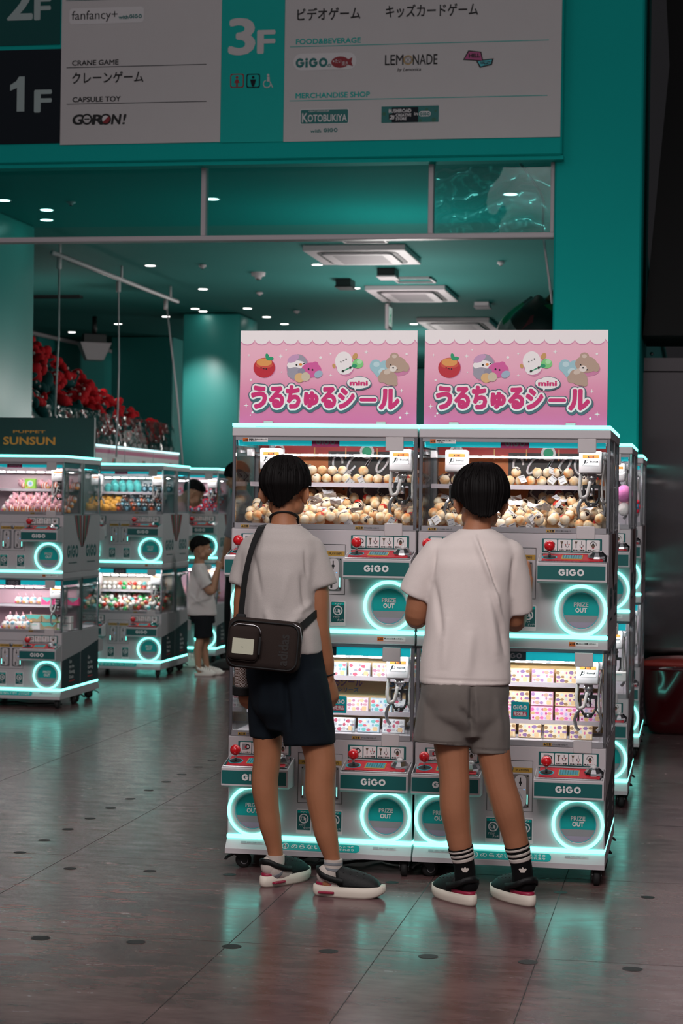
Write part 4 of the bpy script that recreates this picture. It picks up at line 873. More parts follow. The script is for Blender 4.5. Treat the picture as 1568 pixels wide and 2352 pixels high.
    b.text('mini', X(1028), Z(482), 38*k, M_HOT, P, off=.05, align='c', lift=.0058, width=132*k)
    b.build('board', r)
    for x in (-.235, .215):
        c = MB(); c.box(x-.019, x+.019, -.010, .012, -.002, .010, M_PLAST, .002); c.build('bracket', r)
    return r
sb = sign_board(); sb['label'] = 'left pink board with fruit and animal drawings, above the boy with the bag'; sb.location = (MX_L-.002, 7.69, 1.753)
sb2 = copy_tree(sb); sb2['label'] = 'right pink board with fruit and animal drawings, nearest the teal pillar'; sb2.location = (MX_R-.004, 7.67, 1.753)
# green board on the left machines (its puppet picture left out)
p0, p1 = on_y(218, 960, 13.92), on_y(218, 1053, 13.92); p1.z = 1.753
gs = thing('sign_board', 'dark green board reading SUNSUN at the left edge', 'sign', (p1.x-.9, 13.92, p1.z))
m = MB(); M_GB = mat('green_board', (.003, .05, .046), .5, vary=.15, vscale=3); M_OR = mat('orange_letters', '#e0963a', .5, vary=.05); H_ = p0.z-p1.z
m.box(-.6, .9, 0, .012, 0, H_, M_GB); m.rect(.893, .9, 0, H_, M_PAPER, Fp(-.0006)); xa = on_y(8, 1022, 13.92).x-gs.location.x; xb = on_y(126, 1022, 13.92).x-gs.location.x; zt = on_y(60, 1021, 13.92).z-p1.z
m.text('SUNSUN', xa, zt, .058, M_OR, Fp(-.001), off=.03, width=xb-xa); m.text('PUPPET', (xa+xb)/2, zt+.085, .020, M_OR, Fp(-.001), off=.02, align='c', width=(xb-xa)*.62)
m.build('board', gs); m = MB(); m.box(.7, .78, -.01, .02, -.002, .012, M_PLAST); m.build('bracket', gs)
# ------------------------------------------------------------------ prizes
rnd = random.Random(11)
def deck_part(key, nm, mb, label=None):
    o = mb.build(nm); o.parent = machines[key]; 
    if label: o['label'] = label
    return o
M_SHELF = mat('clear_shelf_edge', '#b8aeb4', .3, vary=.03)
def shelf(key, z, y0=.25, x0=-HW+.012, x1=HW-.012):
    m = MB(); m.box(x0, x1, y0, DEP-.014, z-.006, z, M_SHELF); m.box(x0, x1, y0-.004, y0, z-.014, z+.004, M_SHELF)
    return deck_part(key, 'shelf', m)
def at_m(key, x, y, z): o = machines[key]; return Vector((o.location.x+x, o.location.y+y, z))
# --- dumpling-ball plush
M_BALL = bpy.data.materials.new('cream_ball'); M_BALL.use_nodes = True
def ball_mat():
    t = M_BALL.node_tree; b = t.nodes['Principled BSDF']; b.inputs['Roughness'].default_value = .45
    oi = t.nodes.new('ShaderNodeObjectInfo'); co = t.nodes.new('ShaderNodeTexCoord'); va = t.nodes.new('ShaderNodeVectorMath'); va.operation = 'ADD'
    sc = t.nodes.new('ShaderNodeVectorMath'); sc.operation = 'SCALE'; sc.inputs[3].default_value = 9
    cv = t.nodes.new('ShaderNodeCombineXYZ'); t.links.new(oi.outputs['Random'], cv.inputs[0]); t.links.new(cv.outputs[0], sc.inputs[0])
    t.links.new(co.outputs['Object'], va.inputs[0]); t.links.new(sc.outputs[0], va.inputs[1])
    n = t.nodes.new('ShaderNodeTexNoise'); n.inputs['Scale'].default_value = 26; n.inputs['Detail'].default_value = 2; t.links.new(va.outputs[0], n.inputs['Vector'])
    r = t.nodes.new('ShaderNodeValToRGB'); e = r.color_ramp.elements; e[0].position = .40; e[0].color = lin('#f0dfc6'); e[1].position = .72; e[1].color = lin('#d9772f')
    x = e.new(.55); x.color = lin('#e9c08c'); t.links.new(n.outputs['Fac'], r.inputs['Fac']); t.links.new(r.outputs['Color'], b.inputs['Base Color'])
ball_mat()
M_SAUCE = mat('dark_sauce', '#2e120c', .2, vary=.2); M_MAYO = mat('white_sauce', '#efe6d8', .35, vary=.03); M_NORI = mat('green_flakes', '#0f4a2c', .6, vary=.2); M_GING = mat('red_ginger', '#c02818', .4, vary=.1)
M_FOIL = mat('silver_film', '#dcd8dc', .25, .45, bump=.5, bscale=60, vary=.1)
BR = .0205
def ball_proto(kind, label, group):
    b = MB(); b.sphere((0, 0, 0), BR, M_BALL, 14, 9); o = tag(b.build('dumpling_ball'), label, 'plush toy', group)
    if kind in (1, 3, 5):
        s_ = MB(); V = []; Fs = []; n = 18
        for j in range(5):
            for i in range(n):
                a = 2*PI*i/n; ph = j/4*(.85+.28*math.sin(3*a+kind)+.2*math.sin(7*a))
                V.append((BR*1.05*math.sin(ph)*math.cos(a), BR*1.05*math.sin(ph)*math.sin(a), BR*1.05*math.cos(ph)))
        for j in range(4):
            for i in range(n): Fs.append((j*n+i, j*n+(i+1) % n, (j+1)*n+(i+1) % n, (j+1)*n+i))
        s_.add(V, Fs, M_SAUCE if kind != 5 else M_GING, True)
        if kind != 5:
            for k in range(-1, 2): s_.tube([(BR*1.08*math.sin(u)*.9, k*BR*.34+BR*.1*math.sin(u*9), BR*1.09*math.cos(u)*math.sqrt(max(.1, 1-(k*.34)**2))) for u in np.linspace(-.7, .7, 9)], .0015, M_MAYO, 5)
        s_.build('sauce', o)
    if kind in (2, 3):
        f_ = MB()
        for k in range(6):
            d_ = Vector((rnd.uniform(-1, 1), rnd.uniform(-1, 1), rnd.uniform(.2, 1))).normalized()*BR*1.02; f_.sphere(d_, (.003, .0025, .002), (M_NORI, M_GING)[k % 3 == 0], 6, 4)
        f_.build('topping', o)
    if kind == 4:
        c = MB(); c.box(-.014, .014, -BR*1.35, -BR*1.30, -.024, .010, M_PAPER, 0, RZ(.4)); c.rect(-.011, .011, .002, .006, M_GREY, RZ(.4) @ Fp(-BR*1.37)); c.rect(-.011, .006, -.016, -.013, M_GREY, RZ(.4) @ Fp(-BR*1.37)); c.build('paper_tag', o)
    return o
protos = {}
def put_balls(key, side):
    lab = {0: 'plain cream dumpling-ball plush heaped in the %s machine', 1: 'cream dumpling-ball plush with dark sauce, heaped in the %s machine', 2: 'cream dumpling-ball plush with green flakes, heaped in the %s machine', 3: 'dumpling-ball plush with sauce and flakes, heaped in the %s machine', 4: 'dumpling-ball plush with a white paper tag in the %s machine', 5: 'dumpling-ball plush with red topping in the %s machine'}
    pts = []
    def hz(x, y): return 1.372 + .105*max(0, (y-.05)/.37)**1.1 + .012*math.sin(9*x+side*2) + .010*math.sin(23*x+11*y)
    for lay, most, n_t in ((0, 125, 9000), (1, 175, 9000)):
        tries = 0
        while len(pts) < most and tries < n_t:
            tries += 1; x, y = rnd.uniform(-.335, .335), rnd.uniform(.032, .388)
            if y < .105 and (-.372 < x < -.145 or .105 < x < .352): continue
            z = hz(x, y) - .034*lay + rnd.uniform(-.003, .006)
            if z < 1.3685: continue
            if all((x-a)**2+(y-b)**2+(z-c)**2 > .0405**2 for a, b, c in pts): pts.append((x, y, z))
    for r_ in range(2):
        for i in range(15 - 3*r_):
            x = -.30 + i*.0425 + rnd.uniform(-.004, .004) + .02*r_
            if r_ and rnd.random() < .25: continue
            pts.append((x, .30-.0+(.0 if r_ else 0)+rnd.uniform(-.002, .004)+.03*r_, 1.521+BR+.0335*r_))
    for x, y, z in pts:
        k = rnd.choice((0, 0, 0, 0, 1, 1, 2, 3, 4, 4, 5)); kk = (side, k)
        l_ = lab[k] % ('front left' if side else 'front right'); g_ = 'dumpling balls in the front %s machine, kind %s' % ('left' if side else 'right', ('plain', 'sauce', 'flakes', 'sauce and flakes', 'tagged', 'red')[k])
        if k not in protos: protos[k] = o = ball_proto(k, l_, g_)
        else: o = copy_tree(protos[k]); tag(o, l_, 'plush toy', g_)
        o.location = at_m(key, x, y, z); o.rotation_euler = (rnd.uniform(-.7, .9), rnd.uniform(-.7, .7), rnd.uniform(-.5, .5) if k == 4 else rnd.uniform(0, 6)); q = rnd.uniform(.94, 1.0); o.scale = (q, q, q)
    for i in range(20):
        m = MB(); a = rnd.uniform(0, 6); w_ = rnd.uniform(.018, .03)
        m.add([(-w_, -.012, 0), (0, -.014, .004), (w_, -.01, -.002), (w_*1.1, .012, .003), (.002, .012, -.002), (-w_, .013, .004)], [(0, 1, 4, 5), (1, 2, 3, 4)], M_FOIL)
        o = tag(m.build('foil_bag'), 'crumpled silver film bag lying on the dumpling balls, front %s machine' % ('left' if side else 'right'), 'bag', 'silver bags in the front %s machine' % ('left' if side else 'right'))
        x, y = rnd.uniform(-.3, .3), rnd.uniform(.1, .33); o.location = at_m(key, x, y, hz(x, y)+BR+.012); o.rotation_euler = (.7+rnd.uniform(-.3, .3), rnd.uniform(-.4, .4), a)
for key, side in (('FL', 1), ('FR', 0)):
    put_balls(key, side); shelf(key, 1.521, .275)
    bp_ = MB(); yb_ = DEP-.0135; P = Fp(yb_)       # printed backdrop: red banner, dark band with white strokes, big dumplings
    DK = C_('backdrop_dark', '#2a1a16'); OR_ = C_('backdrop_orange', '#c4682c'); RDD = C_('backdrop_red', '#b3221e'); TAN = C_('backdrop_tan', '#d99a58'); SC_ = C_('backdrop_sauce', '#4a1410')
    bp_.rect(-.345, .345, 1.345, 1.70, OR_, P); bp_.rect(-.345, .345, 1.645, 1.69, RDD, P, .0002); bp_.rect(-.06, .345, 1.552, 1.655, DK, P, .0003)
    for q in range(5): bp_.rect(-.25+q*.13, -.245+q*.13, 1.625, 1.67, TAN, P, .0005)
    for q in range(6):
        cx = -.02+q*.062; bp_.tube([P @ Vector((cx+.025*math.cos(t)*(1 if q % 2 else .8), 1.606+.034*math.sin(t+(q*.8)), .003)) for t in np.linspace(0, 5.2, 16)], .0055, M_IV, 5)
    for q, (cx, cz, r_) in enumerate(((-.18, 1.565, .06), (-.29, 1.53, .06), (-.14, 1.45, .075), (.14, 1.455, .13))):
        bp_.add([(cx+r_*math.cos(t), cz+r_*.8*math.sin(t), .0008+q*2e-5) for t in np.linspace(0, 2*PI, 26, endpoint=False)], [tuple(range(26))], TAN, False, P)
        bp_.add([(cx+r_*.92*math.cos(t), cz+r_*.2+r_*.55*math.sin(t)+r_*.06*math.sin(5*t), .0012+q*2e-5) for t in np.linspace(0, 2*PI, 40, endpoint=False)], [tuple(range(40))], SC_, False, P)
        for w_ in range(4): bp_.tube([P @ Vector((cx-r_*.7+w_*r_*.45+r_*.14*math.sin(u*2.2), cz-r_*.15+u*r_*.22, .002)) for u in np.linspace(0, 3.4, 12)], .004, M_MAYO, 5)
    for q in range(24): bp_.disc((rnd.uniform(-.3, .3), rnd.uniform(1.40, 1.6), .0016+q*1e-5), rnd.uniform(.002, .005), M_NORI, P, 6)
    for cx in (-.272, .10): bp_.disc((cx, 1.655, .0007), .03, M_IV, P, 20); bp_.disc((cx, 1.655, .0009), .02, C_('leaf', '#0c9a68') if cx > 0 else RDD, P, 16)
    deck_part(key, 'backdrop', bp_)
# --- boxed stickers on the lower decks
def box_proto(i, front, dots, label):
    m = MB(); w_, h_, d_ = .088, .056, .018; base = C_('box_%d' % i, front); m.box(-w_/2, w_/2, 0, d_, 0, h_, base, .001); r2 = random.Random(i*7+3)
    m.rect(-w_/2+.003, w_/2-.003, .003, h_-.003, C_('box_face_%d' % i, dots[0]), Fp(-.0004))
    for q in range(15):
        c = C_('dot_'+dots[1+q % (len(dots)-1)].strip('#'), dots[1+q % (len(dots)-1)]); x, z = -w_/2+.01+(q % 5)*.017+r2.uniform(-.003, .003), .011+(q//5)*.0165+r2.uniform(-.002, .002)
        m.add([(x+(.004+.002*(q*7%4))*math.cos(t+.4*math.sin(3*t)), z+(.005+.0012*(q*5%3))*math.sin(t), .0003+q*2e-5) for t in np.linspace(0, 2*PI, 9, endpoint=False)], [tuple(range(9))], c, False, Fp(-.0005))
    m.rect(w_/2-.026, w_/2-.008, .005, .022, C_('box_toast', '#e8c594'), Fp(-.001), 0, .004)
    return m
box_kinds = {'FL': [box_proto(0, '#b9cfe0', ['#d5e2ec', '#8fa3c0', '#74c8c8', '#d86a7a', '#f0ead8'], ''), box_proto(1, '#d8dde4', ['#eef0f2', '#9a9aa8', '#c0566e', '#c9cdd4'], ''), box_proto(2, '#e7cfd8', ['#f4e6ea', '#dca4b4', '#e8d2a8', '#c98aa8'], '')],
             'FR': [box_proto(3, '#e8a6c4', ['#f2d9e4', '#c58ab0', '#d0a890', '#a884b8', '#f4e8e8'], ''), box_proto(4, '#eac79c', ['#f3dfc0', '#c8638e', '#8a6a9c', '#a07a50', '#d0d8dc'], ''), box_proto(5, '#e59ac0', ['#f0d2e4', '#c02c86', '#d9b07c', '#e070b0', '#c2b6e0'], '')]}
kname = {'FL': ('pale blue', 'white and grey', 'pale pink'), 'FR': ('pink', 'cream', 'bright pink')}
bmesh_cache = {}
def put_box(key, kind, x, y, z, tilt, where):
    kk = (key, kind)
    if kk not in bmesh_cache: bmesh_cache[kk] = box_kinds[key][kind].mesh('sticker_box')
    o = bpy.data.objects.new('sticker_box', bmesh_cache[kk]); COL.objects.link(o); o.location = at_m(key, x, y, z); o.rotation_euler = (tilt, 0, rnd.uniform(-.02, .02))
    side = 'left' if key == 'FL' else 'right'
    tag(o, '%s sticker box %s of the front %s machine' % (kname[key][kind], where, side), 'box', '%s sticker boxes %s, front %s machine' % (kname[key][kind], where, side))
for key in ('FL', 'FR'):
    zz = (.742, .640) if key == 'FL' else (.738, .655, .592)
    shelf(key, zz[0], .30); shelf(key, zz[-1] if key == 'FR' else .604, .27)
    rows = [(zz[0], .315)] + ([(.604, .285)] if key == 'FL' else [(.6495, .30), (.592, .29)])
    for ri, (z, y) in enumerate(rows):
        for i in range(7):
            x = -.288 + i*.0965
            k = (i+ri) % 3 if key == 'FL' else ((i+ri) % 2 if ri < 2 else 2)
            if key == 'FR' and ri == 1: k = (0, 1)[i % 2]
            put_box(key, k, x, y, z, -.04, ('on the top shelf', 'on the lower shelf' if key == 'FL' else 'stacked on a pink box', 'on the lower shelf')[ri])
    for i in range(6):
        put_box(key, (1 if key == 'FR' else i % 2), -.24+i*.100, .18, .534, -.25, 'leaning on the case floor')
    bp_ = MB(); P = Fp(DEP-.0135); CR = C_('backdrop_cream', '#d8b98a'); bp_.rect(-.345, .345, .535, .87, CR if key == 'FL' else C_('backdrop_pinkcream', '#d8b070'), P)
    if key == 'FL':
        bp_.text('うるちゅる', .0, .695, .032, C_('print_mauve', '#8e6f96'), P, off=.03, align='r', lift=.001, width=.18); bp_.text('シール', .005, .695, .032, C_('print_mauve', '#8e6f96'), P, off=.03, lift=.001, width=.09)
        bp_.text('メルヘンキャラシリーズ', -.04, .672, .014, C_('print_blue', '#5a86b4'), P, off=.03, align='c', lift=.001, width=.24); bp_.text('GiGO', .2, .695, .03, C_('print_blue', '#5a86b4'), P, lift=.001)
    deck_part(key, 'backdrop', bp_)
    st = MB(); x0 = .003 if key == 'FR' else .035; z0 = .626; P = Fp(-.0016)
    st.rect(x0, x0+.068, z0, z0+.066, M_TEALB, P, 0, .004); st.text('GiGO', x0+.034, z0+.036, .017, M_IV, P, align='c', lift=.0004, width=.053); st.rect(x0+.008, x0+.060, z0+.010, z0+.029, C_('label_crimson', '#c01848'), P, .0004, .003); st.text('限定景品', x0+.034, z0+.014, .012, M_IV, P, off=.03, align='c', lift=.0008, width=.046)
    deck_part(key, 'window_sticker', st)
# --- plush for the machines farther in
def P_(n, h): return mat('plush_' + n, h, .9, vary=.08, sheen=.3, bump=.2, bscale=120)
def plush(kind):
    m = MB()
    if kind == 'striped':
        a, o, w_ = P_('rose', '#e7a9b4'), P_('orange', '#e0622c'), P_('white', '#efe6e4')
        m.sphere((0, 0, .035), (.05, .04, .035), w_, 12, 8)
        for k in (-1, 0, 1): m.lathe([(.0, -.0), (.041, .0), (.041, .009), (.0, .009)], o, 12, T(k*.025-.004, 0, .035) @ RY(PI/2) @ Matrix.Diagonal((.9, 1, 1, 1)))
        m.sphere((-.045, -.01, .055), .034, a, 12, 8); m.sphere((-.062, -.02, .085), .012, a, 8, 6); m.sphere((-.030, -.015, .09), .012, a, 8, 6); m.sphere((-.05, -.042, .05), .004, M_INK, 6, 4); m.sphere((.045, -.02, .015), .018, P_('tan', '#c9935a'), 8, 6)
    elif kind == 'unicorn':
        m.sphere((0, 0, .035), (.035, .035, .036), P_('white', '#efe6e4'), 12, 8); m.tube([(0, -.005, .065), (0, -.008, .10)], [.012, .001], P_('rose', '#e7a9b4'), 8); m.sphere((.022, -.01, .05), .016, P_('sky', '#8cc4d8'), 8, 6); m.sphere((-.02, -.018, .02), .014, P_('hot', '#d8487c'), 8, 6); m.sphere((0, -.028, .022), .016, P_('tan', '#c9935a'), 8, 6)
    elif kind == 'dome':
        m.sphere((0, 0, .0), (.034, .032, .042), P_('aqua', '#4fb8b4'), 12, 8)
        for s2 in (-1, 1): m.sphere((s2*.012, -.028, .018), .003, M_INK, 6, 4)
    elif kind in ('brown', 'navy'):
        c = P_('brown', '#5a2a18') if kind == 'brown' else P_('navyteal', '#12414c'); m.sphere((0, 0, .03), (.028, .026, .032), c, 12, 8); m.sphere((0, -.01, .06), (.022, .02, .02), c, 10, 7)
        for s2 in (-1, 1): m.sphere((s2*.010, -.026, .062), .007, P_('white', '#efe6e4'), 8, 6); m.sphere((s2*.024, -.012, .03), (.008, .008, .018), c, 8, 6)
        m.sphere((0, -.022, .03), (.014, .01, .016), P_('sky', '#8cc4d8') if kind == 'navy' else P_('orange', '#e0622c'), 8, 6)
    elif kind == 'yellow':
        m.sphere((0, 0, .03), (.04, .03, .032), P_('yellow', '#e2a13c'), 12, 8)
        for s2 in (-1, 1): m.tube([(s2*.022, 0, .05), (s2*.028, 0, .074)], [.012, .003], P_('yellow', '#e2a13c'), 8); m.sphere((s2*.012, -.029, .035), .003, M_INK, 6, 4)
    elif kind == 'redblue':
        c1, c2 = P_('crimson', '#cc1838'), P_('steelblue', '#3c84ac'); m.sphere((0, 0, .028), .026, c2, 10, 7)
        for k in range(5): m.sphere((.026*math.cos(k*1.257), -.008, .03+.026*math.sin(k*1.257)), .014, c1, 8, 6)
        m.sphere((0, -.022, .03), .010, P_('white', '#efe6e4'), 8, 6)
    elif kind == 'pinkball':
        m.sphere((0, 0, .04), .042, P_('orchid', '#d878b4'), 14, 10); m.sphere((0, 0, -.035), (.03, .028, .034), P_('white', '#efe6e4'), 12, 8)
        for s2 in (-1, 1): m.sphere((s2*.016, 0, .0), (.009, .008, .026), P_('rose', '#e7a9b4'), 8, 6)
    elif kind == 'pinkbox': m.box(-.045, .045, -.02, .02, 0, .055, C_('carton_pink', '#d9487e'), .002); m.prism([(-.045, .055), (.045, .055), (0, .02)], .0205, .021, C_('carton_teal', '#5fb8ae'), Fp(0))
    elif kind == 'tealbox': m.box(-.06, .06, -.03, .03, 0, .05, C_('carton_tan', '#a08a6c'), .002); m.prism([(-.06, .05), (.06, .05), (.03, .02), (0, .028), (-.03, .02)], .0305, .031, C_('carton_teal', '#5fb8ae'), Fp(0))
    elif kind == 'whitebox': m.box(-.05, .05, -.03, .03, 0, .045, C_('carton_white', '#e4e0de'), .002); m.rect(-.03, .03, .03, .034, C_('carton_teal', '#5fb8ae'), Fp(-.0306)); m.prism([(-.05, .002), (0, .002), (-.05, .012)], .0305, .031, C_('carton_green', '#7ab84a'), Fp(0))
    elif kind == 'greencard': m.box(-.04, .04, -.01, .01, 0, .075, C_('card_lime', '#8fc846'), .002); m.disc((.0, .04, .0108), .022, C_('carton_white', '#e4e0de'), Fp(0), 18); m.disc((.0, .04, .0112), .013, P_('sky', '#8cc4d8'), Fp(0), 16)
    return m
pm = {}
desc = {'striped': ('rose plush animal in an orange-striped shirt', 'plush toy'), 'unicorn': ('white plush with a pink horn', 'plush toy'), 'dome': ('aqua dome plush', 'plush toy'), 'brown': ('small brown plush with white eyes', 'plush toy'), 'navy': ('small dark teal plush', 'plush toy'), 'yellow': ('yellow plush with pointed ears', 'plush toy'), 'redblue': ('red and blue flower plush', 'plush toy'), 'pinkball': ('pink ball prize above a white plush', 'plush toy'), 'pinkbox': ('pink carton with a teal point', 'box'), 'tealbox': ('teal-topped tan carton', 'box'), 'whitebox': ('white carton', 'box'), 'greencard': ('lime green card prize', 'card')}
def put_plush(key, kind, x, y, z, where, rz=0.0, sc=1.0):
    sc *= {'striped': .74, 'unicorn': .8, 'redblue': .74, 'dome': .95}.get(kind, 1)
    if kind not in pm: pm[kind] = plush(kind).mesh('prize_' + ('box' if 'box' in kind else 'card' if kind == 'greencard' else 'plush'))
    o = bpy.data.objects.new('plush_toy' if desc[kind][1] == 'plush toy' else 'prize_box' if desc[kind][1] == 'box' else 'prize_card', pm[kind]); COL.objects.link(o)
    o.location = at_m(key, x, y, z); o.rotation_euler = (0, 0, rz); o.scale = (sc,)*3
    tag(o, '%s %s' % (desc[kind][0], where), desc[kind][1], '%s %s' % (desc[kind][0], where))
U, Lw = 'under the green sign', 'in the left edge machine, lower deck'
shelf('L1', 1.515, .26); shelf('L1', .70, .26)
for i in range(6): put_plush('L1', 'striped', -.02+i*.072, .33, 1.515, 'on the shelf, machine under the green sign', rnd.uniform(-.4, .4)) if i not in (1,) else put_plush('L1', 'greencard', .02, .31, 1.515, 'on the shelf, machine under the green sign')
for j in range(3):
    for i in range(9): put_plush('L1', 'striped' if i > 0 else 'unicorn', -.10+i*.054, .14+j*.075, 1.352+j*.035, 'heaped in the machine under the green sign', rnd.uniform(-.5, .5))
for i in range(4): put_plush('L1', 'unicorn', -.06+i*.055, .32, .70, 'on the shelf of the left edge machine, lower deck', rnd.uniform(-.5, .5))
for i in range(3): put_plush('L1', 'pinkbox', .16+i*.094, .31, .70, 'on the shelf of the left edge machine, lower deck')
for j in range(2):
    for i in range(4): put_plush('L1', 'unicorn', -.08+i*.05, .12+j*.08, .534+j*.035, 'heaped in the left edge machine, lower deck', rnd.uniform(-.9, .9), 1.1)
put_plush('L1', 'tealbox', .10, .2, .585, 'stacked in the left edge machine, lower deck'); put_plush('L1', 'tealbox', .225, .2, .585, 'stacked in the left edge machine, lower deck'); put_plush('L1', 'whitebox', .325, .2, .585, 'stacked at the end of the left edge machine, lower deck')
for i, k in enumerate(('whitebox', 'tealbox', 'whitebox')): put_plush('L1', k, .10+i*.112, .2, .534, 'at the bottom of the left edge machine, lower deck')
shelf('L2', 1.515, .26); shelf('L2', .70, .26)
for i in range(5): put_plush('L2', 'dome', -.20+i*.066, .32, 1.52+.03, 'on the shelf of the left aisle machine')
for i in range(4): put_plush('L2', 'dome', -.16+i*.066, .37, 1.585, 'stacked behind on the shelf of the left aisle machine')
for i in range(5): put_plush('L2', 'navy', .12+i*.052, .33, 1.515, 'on the shelf of the left aisle machine')
for j in range(3):
    for i in range(10):
        k = 'yellow' if i < 4 else ('brown', 'navy')[(i+j) % 2]; put_plush('L2', k, -.30+i*.066+rnd.uniform(-.01, .01), .13+j*.085, 1.352+j*.035, 'heaped in the left aisle machine', rnd.uniform(-.6, .6))
shelf('L3', 1.515, .26)
for j in range(4):
    for i in range(9): put_plush('L3', 'redblue', -.26+i*.072+rnd.uniform(-.01, .01), .10+j*.08, 1.350+j*.034, 'heaped behind the child, upper deck', rnd.uniform(-.9, .9), 1.25)
for i in range(8): put_plush('L3', 'redblue', -.22+i*.074, .33, 1.515, 'on the shelf behind the child', rnd.uniform(-.9, .9), 1.2)
for j in range(3):
    for i in range(7): put_plush('L3', 'striped', -.22+i*.085, .12+j*.09, .534+j*.035, 'heaped in the machine behind the child, lower deck', rnd.uniform(-.9, .9))
for i in range(3): put_plush('R2', 'pinkball', .325-i*.10, .12, 1.47, 'behind the glass of the second right-hand machine')
for i in range(3): put_plush('R3', 'redblue', .325-i*.07, .10+.05*i, 1.42+.0*i, 'behind the glass of the farthest right-hand machine', 0, 1.4)
for i in range(3): put_plush('R2', 'whitebox', .30-i*.11, .12, .6, 'behind the lower glass of the second right-hand machine')
# small capsule balls in the left aisle machine, lower deck
CB = [mat('capsule_'+n, h, .35, vary=.05) for n, h in (('white', '#e6e2dc'), ('red', '#cf3420'), ('green', '#18a048'), ('aqua', '#4fb4b4'), ('cream', '#e6c892'), ('white', '#e6e2dc'))]
cname = ('white', 'red', 'green', 'aqua', 'cream', 'white'); cm_ = {}
cpts = []
for _ in range(14000):
    x, y = rnd.uniform(-.33, .345), rnd.uniform(.05, .40); lay = rnd.choice((0, 0, 1)); z = .566+.10*(y/.4)-.032*lay+rnd.uniform(-.004, .008)
    if z < .553 or (y < .105 and (-.372 < x < -.145 or .105 < x < .352)): continue
    if len(cpts) < 200 and all((x-a)**2+(y-b)**2+(z-c)**2 > .0385**2 for a, b, c in cpts): cpts.append((x, y, z))
for i in range(30): cpts.append((-.30+(i % 15)*.043, .30+.02*(i//15), .72+.034*(i//15)))
for x, y, z in cpts:
    c = rnd.choice((0, 0, 0, 1, 1, 2, 3, 4, 5))
    if c not in cm_: b = MB(); b.sphere((0, 0, 0), .019, CB[c], 10, 7); b.lathe([(.0192, -.002), (.0197, 0), (.0192, .002)], M_IV, 10); cm_[c] = b.mesh('capsule_ball')
    o = bpy.data.objects.new('capsule_ball', cm_[c]); COL.objects.link(o); o.location = at_m('L2', x, y, z); o.rotation_euler = (rnd.uniform(0, 3), rnd.uniform(0, 3), 0)
    tag(o, '%s capsule ball in the lower deck of the left aisle machine' % cname[c], 'capsule', '%s capsule balls, left aisle machine' % cname[c])
for key in ('L1', 'L2', 'L3'):
    b = MB(); b.rect(-.34, .34, 1.345, 1.66, C_('lining_'+key, {'L1': '#e8c8d0', 'L2': '#c8d4d8', 'L3': '#d8b0bc'}[key]), Fp(DEP-.0135)); deck_part(key, 'backdrop', b)
    b = MB(); b.rect(-.34, .34, .535, .86, C_('lining2_'+key, {'L1': '#e0b4c0', 'L2': '#d8c8b8', 'L3': '#d8a8bc'}[key]), Fp(DEP-.0135)); deck_part(key, 'backdrop', b)

# ------------------------------------------------------------------ long prize counters with the red plush heap
XH = -5.76
zl = on_x(220, 1021, XH).z; yh0, yh1 = on_x(215, 1020, XH).y, on_x(411, 1045, XH).y
ln = (yh1-yh0)/3; M_WLINE = mat('pale_led', '#c0d8dc', .5, emit=(.8, 1.3, 1.35), es=1.0, vary=.01)
for i in range(-1, 3):
    y0 = yh0+ln*i; w_ = thing('prize_counter', ('nearest', 'second', 'third', 'farthest')[i+1] + ' white prize counter under the red plush heap, magenta band and light line', 'prize counter', (XH, y0, 0), group='prize counters under the red heap')
    m = MB(); m.box(-1.6, 0, .01, ln-.01, 0, zl-.012, M_WHITE, .004); m.build('cabinet', w_); m = MB(); m.box(-.03, .008, .01, ln-.01, zl-.012, zl+.006, M_WLINE); m.build('led_strip', w_)
    m = MB(); S5 = T(.0012, 0, 0) @ TYZ; m.rect(.01, ln-.01, zl-.075, zl-.035, M_PINKM, S5)
    for k in range(2):
        u = ln*(.28+.46*k); m.rect(u-.15, u+.15, zl-.33, zl-.12, C_('panel_pale', '#cfc9c8'), S5, .0002); m.rect(u-.05, u+.05, zl-.28, zl-.19, C_('panel_slate', '#4a6066'), S5, .0004); m.rect(u-.004, u+.004, zl-.28, zl-.19, M_IV, S5, .0006); m.rect(u-.05, u+.05, zl-.238, zl-.232, M_IV, S5, .0006)
    for k, c in enumerate((M_REDP, M_BROWN, M_GREEN, M_TEALD)): m.prism([(ln*.48+k*.03, zl-.34), (ln*.48+k*.03+.03, zl-.34), (ln*.60+k*.03+.03, zl-.12), (ln*.60+k*.03, zl-.12)], .0007, .0009+k*1e-5, c, S5)
    m.build('front_panel', w_)
    m = MB(); V = []; nx = 40; VB = glassmat('clear_bag_film', (.92, .94, .94), .12, base=.05, mult=.6)
    for j in range(7):
        for k in range(nx+1): u = k/nx; V.append((-.05-.05*j/6+.035*math.sin(u*31+j*.7)+.02*math.sin(u*67+j), .03+(ln-.06)*u, zl+.0+.055*j))
    m.add(V, [(j*(nx+1)+k, j*(nx+1)+k+1, (j+1)*(nx+1)+k+1, (j+1)*(nx+1)+k) for j in range(6) for k in range(nx)], VB, True); m.build('film_barrier', w_)
